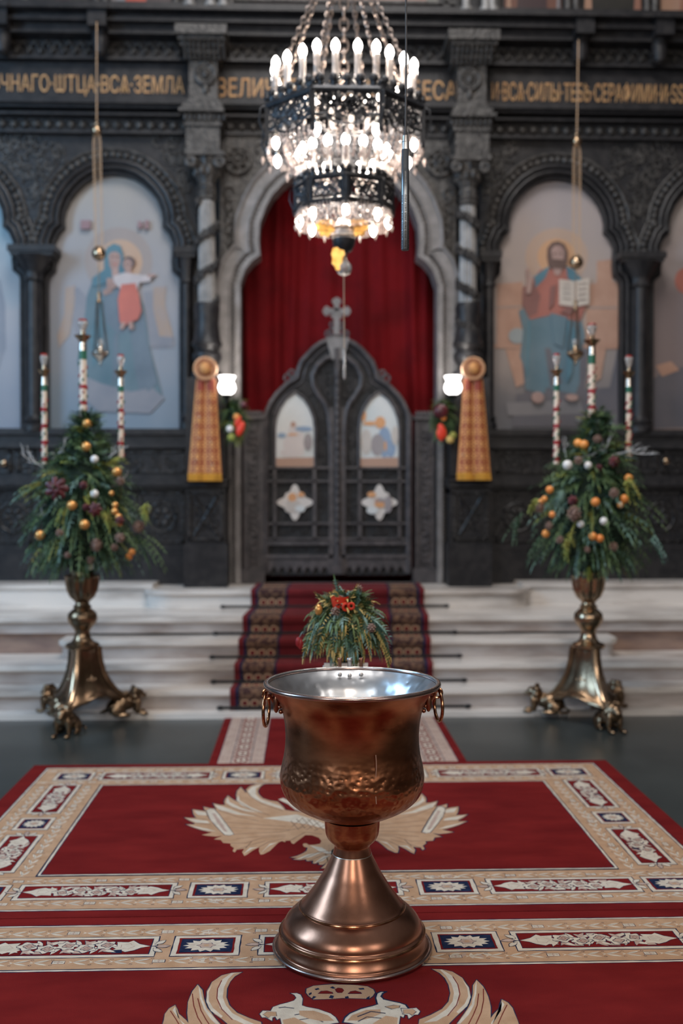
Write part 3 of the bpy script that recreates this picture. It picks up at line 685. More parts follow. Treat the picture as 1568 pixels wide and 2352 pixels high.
# ------------------------------------------------------------------ royal doors
DD = 9.46
door = thing('royal_doors', (CXC, DD, ZF), 'pair of dark carved altar doors with trefoil top, cross and painted panels', 'door')
def dX(px): return XX(px, DD - 0.03)
def dZ(py): return ZZ(py, DD - 0.03, 778)
doff = [(171, 1322), (171, 958), (167, 943), (157, 921), (143, 901), (120, 878), (96, 863), (94, 846), (86, 826), (71, 809), (58, 795), (42, 783), (20, 773), (0, 769)]
def darc(d=0):
    p = [(-a, b) for a, b in doff] + [(a, b) for a, b in doff[-2::-1]]
    p = [(dX(774 + a), dZ(b)) for a, b in p]
    return offset_line(p, d) if d else p
for side in (-1, 1):
    nm = 'door_leaf'
    full = darc(); half = [p for p in full if (p[0] - dX(774)) * side >= -1e-6]
    if side == 1: half = half
    cxm = dX(774) + side * 0.004
    poly = [(cxm if abs(p[0] - dX(774)) < 1e-4 else p[0], p[1]) for p in half]
    poly += [(cxm, dZ(1322))] if side == -1 else []
    if side == 1: poly = poly + [(cxm, dZ(1322))]
    # leaf board with recess panels
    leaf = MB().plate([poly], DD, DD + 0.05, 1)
    m_ = lambda p: 774 + side * abs(774 - p)
    def lb(a, b, y0, y1, d0=0.035, mt=0):
        x0_, x1_ = sorted((dX(774 + side * a), dX(774 + side * b))); leaf.box(x0_, x1_, DD - d0, DD + 0.01, dZ(y1), dZ(y0), mt)
    # stiles and rails
    lb(160, 171, 950, 1318); lb(8, 19, 935, 1318, 0.045); lb(48, 56, 1072, 1242); lb(140, 146, 1072, 1242); lb(0, 6, 800, 1318, 0.06)
    for y_ in (1072, 1103, 1200, 1235): lb(6, 165, y_, y_ + 5)
    lb(4, 168, 1243, 1252, 0.04); lb(4, 168, 1274, 1282, 0.045)
    # outer moulded edge
    edge = [p for p in darc(-0.028) if (p[0] - dX(774)) * side >= -1e-6]; edge[0 if side == -1 else -1] = (edge[0 if side == -1 else -1][0], dZ(1318))
    leaf.tube([(p[0], DD - 0.02, p[1]) for p in edge], 0.026, 8, 0); 
    edge = [p for p in darc(-0.085) if (p[0] - dX(774)) * side >= -1e-6][(2 if side == -1 else 0):(None if side == -1 else -2)]
    leaf.tube([(p[0], DD - 0.012, p[1]) for p in edge], 0.010, 6, 0)
    # inner keyhole arch
    ko = [(0, 818), (24, 822), (44, 838), (56, 862), (54, 886), (42, 908), (28, 926), (20, 950), (16, 985), (14, 1072)]
    leaf.tube([(dX(774 + side * a), DD - 0.025, dZ(b)) for a, b in ko], 0.024, 8, 0)
    # arched picture frame
    wc = 774 + side * 97
    wf = [(-47, 1073), (-47, 985), (-44, 960), (-35, 935), (-22, 915), (0, 899), (22, 915), (35, 935), (44, 960), (47, 985), (47, 1073)]
    leaf.tube([(dX(wc + a), DD - 0.025, dZ(b)) for a, b in wf], 0.014, 8, 0)
    scrolls(leaf, *sorted((dX(774 + side * 12), dX(774 + side * 50))), dZ(920), dZ(830), DD - 0.005, 22, 0.03, 0.055, 0.009, None, 2)
    scrolls(leaf, *sorted((dX(774 + side * 30), dX(774 + side * 160))), dZ(1072), dZ(870), DD - 0.005, 130, 0.02, 0.04, 0.007,
            lambda x, z: all((x - dX(774 + side * (171 if z < dZ(958) else 171 - (z - dZ(958)) / (dZ(863) - dZ(958)) * 75))) * side < -0.11 for _ in (0,)) and not (abs(x - dX(wc)) < 0.21 and z < dZ(905)), 2)
    for (a, b, y0, y1) in ((56, 140, 1080, 1100), (24, 46, 1080, 1100), (147, 160, 1080, 1100), (24, 46, 1110, 1196), (147, 160, 1110, 1196), (56, 140, 1206, 1232), (24, 46, 1206, 1232), (147, 160, 1206, 1232), (10, 165, 1254, 1272), (58, 138, 1108, 1128), (58, 138, 1182, 1198)):
        x0_, x1_ = sorted((dX(774 + side * a), dX(774 + side * b))); ar = (x1_ - x0_) * (dZ(y0) - dZ(y1))
        scrolls(leaf, x0_ + 0.01, x1_ - 0.01, dZ(y1) + 0.01, dZ(y0) - 0.01, DD - 0.005, max(4, int(ar / 0.0022)), 0.015, 0.032, 0.006, None, 2)
    # scalloped apron
    for i in range(8):
        a_ = 10 + 19.5 * i; x_ = dX(774 + side * (a_ + 9)); leaf.prism([(x_ - 0.038, dZ(1284)), (x_ + 0.038, dZ(1284)), (x_ + 0.038, dZ(1300)), (x_ + 0.015, dZ(1308)), (x_, dZ(1318)), (x_ - 0.015, dZ(1308)), (x_ - 0.038, dZ(1300))], DD - 0.03, DD, 0)
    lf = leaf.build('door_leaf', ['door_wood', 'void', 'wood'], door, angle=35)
    # small paintings as sub-parts
    win = [(dX(wc + a * 0.95), dZ(b + (2 if b < 1000 else -2))) for a, b in wf]
    pm = MB().prism(win, DD - 0.012, DD + 0.002, 0)
    KB = [2]
    def blob(cx, cy, rx, ry, mt, k, n=14, rot=0):
        KB[0] += 1; k = KB[0]
        pm.prism([(dX(cx + rx * math.cos(2 * PI * i / n)), dZ(cy + ry * math.sin(2 * PI * i / n))) for i in range(n)], DD - 0.012 - 0.0006 * k, DD - 0.0119 - 0.0006 * (k - 1), mt)
    pm.prism([(dX(wc - 43), dZ(1072)), (dX(wc + 43), dZ(1072)), (dX(wc + 43), dZ(1050)), (dX(wc - 43), dZ(1052))], DD - 0.0135, DD - 0.01, 1)
    if side == -1:
        for (a, b, c, d, e_) in ((wc - 3, 1022, 24, 30, 2), (wc + 14, 1020, 9, 28, 2), (wc - 2, 990, 12, 18, 2), (wc - 12, 1040, 22, 9, 2), (wc - 4, 975, 6, 7, 3), (wc + 20, 985, 20, 6, 4), (wc - 30, 1000, 10, 6, 4), (wc - 5, 998, 12, 2.5, 5), (wc + 30, 1015, 10, 20, 6)): blob(a, b, c, d, e_, 2 + a % 3)
    else:
        for (a, b, c, d, e_) in ((wc + 12, 1015, 16, 36, 4), (wc + 26, 1030, 12, 20, 4), (wc - 4, 1022, 16, 26, 6), (wc + 4, 972, 7, 8, 3), (wc + 2, 970, 12, 14, 5), (wc - 30, 1015, 12, 30, 7), (wc + 14, 1024, 3, 12, 5), (wc - 36, 955, 6, 12, 5), (wc - 22, 972, 16, 5, 5), (wc + 36, 1000, 8, 22, 7)): blob(a, b, c, d, e_, 2 + a % 3)
    P('paint_sky', (0.46, 0.50, 0.50), (0.56, 0.56, 0.55)); P('paint_earth', (0.36, 0.22, 0.16)); P('paint_white', (0.58, 0.53, 0.51), (0.50, 0.46, 0.46)); P('paint_skin', (0.34, 0.19, 0.14), (0.38, 0.23, 0.17))
    P('paint_blue', (0.16, 0.24, 0.38), (0.22, 0.30, 0.40)); P('paint_orange', (0.55, 0.27, 0.12)); P('paint_dusk', (0.22, 0.19, 0.20), (0.3, 0.28, 0.28)); P('paint_stone', (0.40, 0.36, 0.33), (0.5, 0.46, 0.42))
    w_ = pm.build('arched_painting', ['paint_sky', 'paint_earth', 'paint_white', 'paint_skin', 'paint_blue', 'paint_orange', 'paint_dusk', 'paint_stone'], lf, smooth=False)
    w_['label'] = 'arched painting of a figure in white' if side == -1 else 'arched painting of a figure in blue'
    # star medallion
    sc = (774 + side * 97, 1154); pts = []
    for i in range(64):
        t = 2 * PI * i / 64; rr = 32 + 6 * math.cos(4 * t) + 3.5 * math.cos(8 * t); pts.append((dX(sc[0] + rr * math.cos(t)), dZ(sc[1] + rr * math.sin(t))))
    pm = MB().prism(pts, DD - 0.03, DD + 0.002, 0)
    for (a, b, c, d, e_) in ((-4, 6, 18, 16, 1), (-6, -12, 10, 10, 2), (12, 14, 12, 8, 3), (14, -18, 8, 6, 2), (-14, 14, 8, 9, 1)) if side == -1 else ((0, -2, 12, 9, 4), (2, 6, 14, 6, 2), (-18, -18, 10, 7, 2), (-16, 18, 14, 9, 3), (20, 4, 9, 20, 5), (4, -6, 9, 4, 5)):
        KB[0] += 1; pm.prism([(dX(sc[0] + a + c * math.cos(2 * PI * i / 12)), dZ(sc[1] + b + d * math.sin(2 * PI * i / 12))) for i in range(12)], DD - 0.03 - 0.0006 * KB[0], DD - 0.0299 - 0.0006 * (KB[0] - 1), e_)
    P('paint_ivory', (0.50, 0.45, 0.41), (0.58, 0.55, 0.52), 8)
    pm.build('star_painting', ['paint_ivory', 'paint_stone', 'paint_orange', 'paint_sky', 'paint_skin', 'paint_dusk'], lf, smooth=False)
# studded centre post
mb = MB(); mb.tube([(dX(774), DD - 0.055, dZ(1300)), (dX(774), DD - 0.055, dZ(850))], 0.022, 10)
for i in range(22): mb.ell((dX(774), DD - 0.08, dZ(865 + i * 18)), (0.016, 0.012, 0.02), 8, 6)
mb.box(dX(764), dX(784), DD - 0.07, DD, dZ(1318), dZ(1278))
mb.build('centre_post', 'door_wood', door)
mb = MB().prism([(dX(748), dZ(776)), (dX(802), dZ(776)), (dX(788), dZ(826)), (dX(762), dZ(826))], DD - 0.05, DD); mb.build('keystone', 'wood_lit', door, smooth=False)
# cross finial
mb = MB(); cx, cz = dX(773), dZ(714); yy = DD - 0.01
def armp(ax, az, l):   # flared arm
    n = Vector((ax, az)); t = Vector((-az, ax)); o_ = Vector((cx, cz))
    return [tuple(o_ + n * a + t * b) for a, b in ((0, -0.025), (l * 0.45, -0.022), (l * 0.7, -0.045), (l * 0.85, -0.035), (l, 0), (l * 0.85, 0.035), (l * 0.7, 0.045), (l * 0.45, 0.022), (0, 0.025))]
for (ax, az, l) in ((1, 0, 0.13), (-1, 0, 0.13), (0, 1, 0.125)): mb.prism(armp(ax, az, l), yy - 0.018, yy + 0.018)
mb.prism([(cx - 0.02, cz), (cx + 0.02, cz), (cx + 0.03, dZ(768)), (cx - 0.03, dZ(768))], yy - 0.02, yy + 0.02)
mb.prism([(cx - 0.055, cz - 0.05), (cx, cz - 0.09), (cx + 0.055, cz - 0.05), (cx + 0.05, cz), (cx, cz + 0.06), (cx - 0.05, cz)], yy - 0.012, yy + 0.012)
mb.build('cross', 'wood_lit', door, angle=30)
mb = MB()
for sx in (-1, 1):
    for (a, b, r) in ((10, 762, 0.03), (20, 766, 0.025), (10, 745, 0.022), (104, 858, 0.03), (112, 868, 0.035), (100, 870, 0.03)):
        mb.torus((dX(774 + sx * a), yy, dZ(b)), r, 0.012, 12, 6, rot=R_)
mb.build('crest_scrolls', 'door_wood', door)

# ------------------------------------------------------------------ icon paintings
def soft(name, z0, z1, lo, mid, hi, x=None):
    # a painted sky: the picture's own colours running up the panel
    m = bpy.data.materials.new(name); m.use_nodes = True; n = m.node_tree.nodes; L = m.node_tree.links; b = n['Principled BSDF']
    t = n.new('ShaderNodeTexCoord'); s_ = n.new('ShaderNodeSeparateXYZ'); mr = n.new('ShaderNodeMapRange'); mr.inputs['From Min'].default_value = z0; mr.inputs['From Max'].default_value = z1
    cr = n.new('ShaderNodeValToRGB'); el = cr.color_ramp.elements; el[0].color = (*lo, 1); el[1].color = (*hi, 1); k = cr.color_ramp.elements.new(0.5); k.color = (*mid, 1)
    nz = n.new('ShaderNodeTexNoise'); nz.inputs['Scale'].default_value = 2.2; ad = n.new('ShaderNodeMath'); ad.operation = 'MULTIPLY_ADD'; ad.inputs[1].default_value = 0.5; 
    L.new(t.outputs['Object'], s_.inputs[0]); L.new(s_.outputs['Z'], mr.inputs[0]); L.new(t.outputs['Object'], nz.inputs['Vector']); L.new(nz.outputs[0], ad.inputs[0]); L.new(mr.outputs[0], ad.inputs[2])
    sb = n.new('ShaderNodeMath'); sb.operation = 'SUBTRACT'; sb.inputs[1].default_value = 0.25; L.new(ad.outputs[0], sb.inputs[0]); L.new(sb.outputs[0], cr.inputs[0]); L.new(cr.outputs[0], b.inputs['Base Color'])
    b.inputs['Roughness'].default_value = 0.38; M[name] = m
ZI0 = ZL; ZI1 = Z(402, DI, 262)
soft('paint_bay_left', 0, ZI1 - ZI0, (0.165, 0.220, 0.275), (0.275, 0.275, 0.298), (0.319, 0.298, 0.275))
soft('paint_bay_right', 0, ZI1 - ZI0, (0.109, 0.109, 0.122), (0.371, 0.301, 0.262), (0.320, 0.288, 0.294))
soft('paint_bay_farleft', 0, ZI1 - ZI0, (0.218, 0.243, 0.294), (0.333, 0.320, 0.333), (0.115, 0.282, 0.358))
soft('paint_bay_farright', 0, ZI1 - ZI0, (0.218, 0.166, 0.154), (0.192, 0.154, 0.154), (0.435, 0.384, 0.358))
def icon(bi, m0, label, shapes, names):
    cx = bays[bi]; root = thing('icon_painting', (cx, 9.6, ZL), label, 'painting')
    tf = offset_line(ARCH[bi], 0.02); tf[0] = (tf[0][0], ZL - 0.01); tf[-1] = (tf[-1][0], ZL - 0.01)
    MB().plate([tf], 9.6, 9.625).build('panel', m0, root, smooth=False)
    if not shapes: return root
    pm = MB()
    for k, (mi, pts) in enumerate(shapes):
        poly = [(XX(p[0], 9.6, p[1]), ZZ(p[1], 9.6, p[0])) for p in pts]
        pm.plate([poly], 9.6 - 0.0012 * (k + 1), 9.601, mi)
    pm.build('painted_figure', names, root, smooth=False)
    return root
def el(cx, cy, rx, ry, n=18, rot=0): return [(cx + rx * math.cos(2 * PI * i / n + 0.0), cy + ry * math.sin(2 * PI * i / n)) for i in range(n)]
P('p_teal', (0.060, 0.150, 0.198), (0.090, 0.192, 0.240), 5); P('p_teal2', (0.075, 0.145, 0.18), (0.12, 0.18, 0.215), 3); P('p_skin', (0.396, 0.264, 0.228), (0.300, 0.192, 0.168), 12); P('p_hair', (0.084, 0.060, 0.060)); P('p_indigo', (0.090, 0.126, 0.168), (0.138, 0.186, 0.228), 3)
P('p_white', (0.504, 0.444, 0.444), (0.384, 0.360, 0.372), 8); P('p_coral', (0.504, 0.138, 0.102), (0.384, 0.108, 0.090), 6); P('p_throne', (0.360, 0.252, 0.180), (0.300, 0.252, 0.240), 5); P('p_halo', (0.456, 0.300, 0.204), (0.408, 0.300, 0.240)); P('p_haze', (0.180, 0.192, 0.228), (0.240, 0.240, 0.264), 4); P('p_mark', (0.252, 0.156, 0.168)); P('p_halo2', (0.29, 0.25, 0.235))
icon(1, 'paint_bay_left', 'large arched painting of a blue-robed woman holding a child, left of the doors', [
    (10, el(272, 600, 78, 78, 28)), (8, el(275, 602, 52, 52, 28)),
    (9, [(150, 665), (180, 660), (205, 690), (205, 760), (175, 770), (160, 700)]), (9, [(330, 670), (370, 665), (375, 760), (400, 800), (345, 800)]),
    (7, [(150, 660), (172, 655), (172, 690), (168, 720), (160, 770), (135, 800), (132, 770), (148, 720)]), (7, [(352, 660), (382, 658), (378, 700), (395, 760), (400, 790), (370, 790), (352, 710)]),
    (6, [(130, 800), (180, 790), (180, 810), (165, 980), (130, 975)]) if False else (9, [(342, 770), (400, 775), (398, 795), (340, 795)]),
    (1, [(215, 640), (235, 622), (262, 618), (300, 640), (330, 700), (345, 800), (372, 905), (340, 940), (230, 930), (185, 860), (178, 830), (196, 720), (200, 680)]),
    (4, [(250, 640), (290, 640), (330, 720), (350, 880), (320, 900), (300, 800), (245, 740), (238, 700)]),
    (1, [(200, 790), (300, 760), (310, 850), (285, 920), (205, 920), (188, 850)]), (9, [(185, 860), (230, 880), (300, 900), (350, 890), (378, 915), (345, 950), (225, 945), (180, 900)]), (4, [(310, 740), (338, 780), (362, 880), (340, 900), (318, 840)]), (0, [(225, 700), (238, 690), (232, 790), (215, 850), (208, 780)]), (4, [(262, 770), (272, 766), (270, 860), (258, 890)]), (2, [(236, 668), (262, 655), (258, 672), (240, 680)]),
    (0, [(240, 620), (240, 590), (246, 570), (262, 560), (278, 566), (284, 585), (284, 610), (290, 628), (250, 650), (215, 660), (212, 640)]), (2, [(250, 588), (256, 580), (268, 579), (277, 586), (277, 604), (272, 618), (275, 635), (258, 638), (258, 622), (252, 610)]),
    (3, [(256, 590), (262, 589), (262, 592), (256, 593)]), (3, [(268, 590), (274, 589), (274, 592), (268, 593)]), (6, [(262, 607), (269, 607), (268, 610), (263, 610)]), (2, [(246, 640), (262, 640), (290, 645), (285, 652), (252, 668), (246, 668)]),
    (3, el(297, 604, 14, 14)), (2, el(294, 609, 11, 13)), (2, [(288, 616), (302, 616), (302, 632), (288, 632)]), (3, [(288, 608), (292, 607), (292, 610), (288, 610)]), (3, [(297, 608), (301, 607), (301, 610), (297, 610)]),
    (5, [(262, 636), (285, 628), (305, 630), (330, 634), (352, 632), (345, 648), (322, 650), (316, 668), (276, 664), (262, 648)]), (2, [(338, 632), (356, 630), (358, 636), (342, 640)]),
    (6, [(280, 655), (312, 652), (320, 680), (326, 715), (318, 735), (298, 742), (285, 752), (276, 740), (272, 690)]), (2, [(280, 742), (290, 742), (284, 758), (277, 756)]), (2, [(296, 742), (306, 740), (308, 757), (299, 758)]),
    (11, [(187, 508), (209, 508), (209, 528), (187, 528)]), (11, [(318, 510), (328, 512), (328, 526), (318, 526)]), (11, [(334, 508), (342, 508), (342, 528), (334, 528)])],
    ['p_teal', 'p_teal2', 'p_skin', 'p_hair', 'p_indigo', 'p_white', 'p_coral', 'p_throne', 'p_halo', 'p_haze', 'p_halo2', 'p_mark'])
P('q_red', (0.300, 0.102, 0.078), (0.360, 0.132, 0.102)); P('q_red2', (0.204, 0.090, 0.078)); P('q_wall', (0.360, 0.204, 0.144), (0.432, 0.264, 0.192), 6); P('q_dark', (0.090, 0.090, 0.108), (0.132, 0.120, 0.132)); P('q_halo', (0.504, 0.294, 0.168)); P('q_halo2', (0.408, 0.294, 0.228)); P('q_book', (0.504, 0.432, 0.372), (0.552, 0.492, 0.420), 20); P('q_hair', (0.120, 0.072, 0.060)); P('q_stone', (0.264, 0.300, 0.312)); P('q_line', (0.300, 0.240, 0.216)); P('q_step', (0.204, 0.192, 0.198), (0.144, 0.144, 0.156))
icon(2, 'paint_bay_right', 'large arched painting of a bearded robed man holding an open book, right of the doors', [
    (6, el(1278, 590, 72, 66, 28)), (5, el(1278, 590, 44, 42, 28)),
    (3, [(1140, 652), (1200, 648), (1200, 800), (1140, 800)]), (3, [(1345, 655), (1370, 650), (1370, 600), (1405, 596), (1405, 645), (1418, 650), (1418, 800), (1345, 800)]), (10, [(1136, 705), (1200, 702), (1200, 706), (1136, 709)]), (10, [(1350, 705), (1416, 705), (1416, 709), (1350, 709)]),
    (3, [(1135, 790), (1416, 792), (1416, 802), (1135, 800)]), (3, [(1160, 802), (1195, 802), (1205, 880), (1185, 890)]), (3, [(1350, 802), (1390, 802), (1378, 870), (1360, 880)]),
    (4, [(1195, 800), (1350, 800), (1340, 905), (1205, 905)]), (4, [(1185, 905), (1400, 890), (1417, 800), (1418, 980), (1175, 980)]), (11, [(1160, 925), (1330, 920), (1340, 950), (1165, 955)]),
    (9, el(1187, 772, 20, 18)),
    (1, [(1190, 715), (1215, 700), (1260, 710), (1330, 720), (1342, 770), (1330, 830), (1330, 880), (1320, 905), (1290, 900), (1255, 890), (1248, 905), (1205, 895), (1205, 850), (1193, 820), (1200, 760)]),
    (4, [(1250, 800), (1262, 800), (1290, 880), (1262, 890)]), (0, [(1212, 720), (1218, 720), (1212, 860), (1206, 870)]),
    (2, [(1240, 620), (1305, 618), (1335, 650), (1345, 700), (1330, 740), (1260, 725), (1215, 735), (1200, 700), (1215, 650)]), (7, [(1200, 660), (1222, 648), (1240, 680), (1232, 722), (1212, 730), (1198, 700)]),
    (0, [(1225, 636), (1250, 618), (1262, 612), (1250, 640), (1228, 662)]), (0, [(1298, 612), (1315, 620), (1334, 642), (1330, 660), (1302, 640)]),
    (8, [(1255, 590), (1256, 570), (1266, 558), (1280, 555), (1294, 562), (1302, 580), (1300, 605), (1292, 618), (1290, 626), (1268, 622), (1258, 608)]), (12, [(1264, 575), (1272, 566), (1286, 566), (1294, 578), (1292, 600), (1280, 612), (1268, 602)]), (8, [(1266, 596), (1292, 598), (1288, 618), (1278, 622), (1268, 612)]), (12, [(1268, 618), (1288, 620), (1284, 634), (1272, 632)]),
    (8, [(1269, 583), (1275, 582), (1275, 585), (1269, 586)]), (8, [(1283, 583), (1289, 582), (1289, 585), (1283, 586)]), (8, [(1271, 601), (1279, 598), (1287, 601), (1284, 605), (1274, 605)]), (1, [(1262, 720), (1300, 730), (1290, 800), (1270, 790)]), (0, [(1300, 735), (1320, 760), (1310, 860), (1300, 880)]), (7, [(1262, 660), (1275, 655), (1270, 700), (1258, 712)]), (7, [(1300, 705), (1320, 708), (1305, 725), (1285, 718)]),
    (12, [(1206, 620), (1212, 618), (1214, 636), (1222, 640), (1216, 676), (1206, 676), (1208, 650)]),
    (13, [(1282, 643), (1316, 648), (1350, 641), (1350, 700), (1318, 706), (1282, 702)]), (10, [(1315, 648), (1317, 648), (1318, 704), (1316, 704)]),
    (10, [(1290, 652), (1308, 654), (1308, 656), (1290, 654)]), (10, [(1290, 662), (1308, 664), (1308, 666), (1290, 664)]), (10, [(1290, 674), (1308, 676), (1308, 678), (1290, 676)]), (10, [(1290, 686), (1308, 688), (1308, 690), (1290, 688)]),
    (10, [(1324, 654), (1343, 651), (1343, 653), (1324, 656)]), (10, [(1324, 666), (1343, 663), (1343, 665), (1324, 668)]), (10, [(1324, 678), (1343, 675), (1343, 677), (1324, 680)]), (10, [(1324, 690), (1343, 687), (1343, 689), (1324, 692)]),
    (12, el(1232, 914, 14, 13)), (12, el(1310, 914, 14, 8))],
    ['p_teal', 'p_teal2', 'q_red', 'q_wall', 'q_dark', 'q_halo', 'q_halo2', 'q_red2', 'q_hair', 'q_stone', 'q_line', 'q_step', 'p_skin', 'q_book'])
icon(0, 'paint_bay_farleft', 'pale blue arched painting cut off by the left edge', [(0, [(-20, 660), (0, 640), (12, 700), (14, 800), (-20, 900)])], ['p_haze'])
icon(3, 'paint_bay_farright', 'brown cloudy arched painting cut off by the right edge', [(0, [(1500, 870), (1530, 850), (1580, 840), (1600, 980), (1500, 985)]), (1, el(1575, 645, 26, 30)), (2, [(1505, 840), (1540, 830), (1560, 850), (1520, 865)])], ['q_dark', 'q_red', 'q_wall'])

# ================================================================== CARPETS
def wob(poly, amp=0.0016, st=0.03):
    out = []; n = len(poly)
    for i in range(n):
        a = Vector(poly[i]); b = Vector(poly[(i + 1) % n]); k = max(1, int((b - a).length / st))
        for j in range(k):
            p = a.lerp(b, j / k); out.append((p.x + random.uniform(-amp, amp), p.y + random.uniform(-amp, amp)))
    return out
RM = ['pile', 'tan', 'cream', 'navy', 'pink', 'blush', 'brownline']
class Rug:
    def __init__(s, z0): s.mb = MB(); s.z = z0; s.n = 0
    def poly(s, pts, m, layer, w=0.0014):
        p = wob(pts, w) if w else pts
        z = s.z + layer * 0.00022 + 0.0001 + (s.n % 160) * 0.0000012; s.n += 1
        s.mb.add([(a, b, z) for a, b in p], [tuple(range(len(p)))], m)
    def rect(s, x0, x1, y0, y1, m, layer, w=0.0014): s.poly([(x0, y0), (x1, y0), (x1, y1), (x0, y1)], m, layer, w)
    def loop(s, pts, width, m, layer):           # thin outline
        n = len(pts)
        for i in range(n):
            a = Vector(pts[i]); b = Vector(pts[(i + 1) % n]); t = (b - a)
            if t.length < 1e-5: continue
            t.normalize(); nn = Vector((-t.y, t.x)) * width / 2; e_ = t * width / 2
            s.poly([tuple(a - nn - e_), tuple(b - nn + e_), tuple(b + nn + e_), tuple(a + nn - e_)], m, layer, 0.0008)
    def line(s, pts, width, m, layer):
        for i in range(len(pts) - 1):
            a = Vector(pts[i]); b = Vector(pts[i + 1]); t = (b - a)
            if t.length < 1e-5: continue
            t.normalize(); nn = Vector((-t.y, t.x)) * width / 2
            s.poly([tuple(a - nn), tuple(b - nn), tuple(b + nn), tuple(a + nn)], m, layer, 0.0)
def flower(cx, cy, rx, ry, n=12, k=0.28, ph=0):
    pts = []
    for i in range(n * 2):
        t = PI * i / n + ph; q = 1.0 if i % 2 == 0 else 1 - k
        pts.append((cx + rx * q * math.cos(t) * (1.0), cy + ry * q * math.sin(t)))
    return pts
def lobes(cx, cy, rx, ry, n=5, ph=0, m=30):
    return [(cx + rx * (1 - 0.30 * abs(math.sin(n * t / 2 + ph)) ** 1.5) * math.cos(t), cy + ry * (1 - 0.30 * abs(math.sin(n * t / 2 + ph)) ** 1.5) * math.sin(t)) for t in [2 * PI * k / m for k in range(m)]]
def leaf(cx, cy, l, w, ang, bend=0.0):
    c, s_ = math.cos(ang), math.sin(ang); pts = []
    for i in range(7): t = i / 6; pts.append((l * t, w * math.sin(PI * t) ** 0.8 + bend * l * t * t))
    for i in range(5, 0, -1): t = i / 6; pts.append((l * t, -w * 0.55 * math.sin(PI * t) + bend * l * t * t))
    return [(cx + a * c - b * s_, cy + a * s_ + b * c) for a, b in pts]
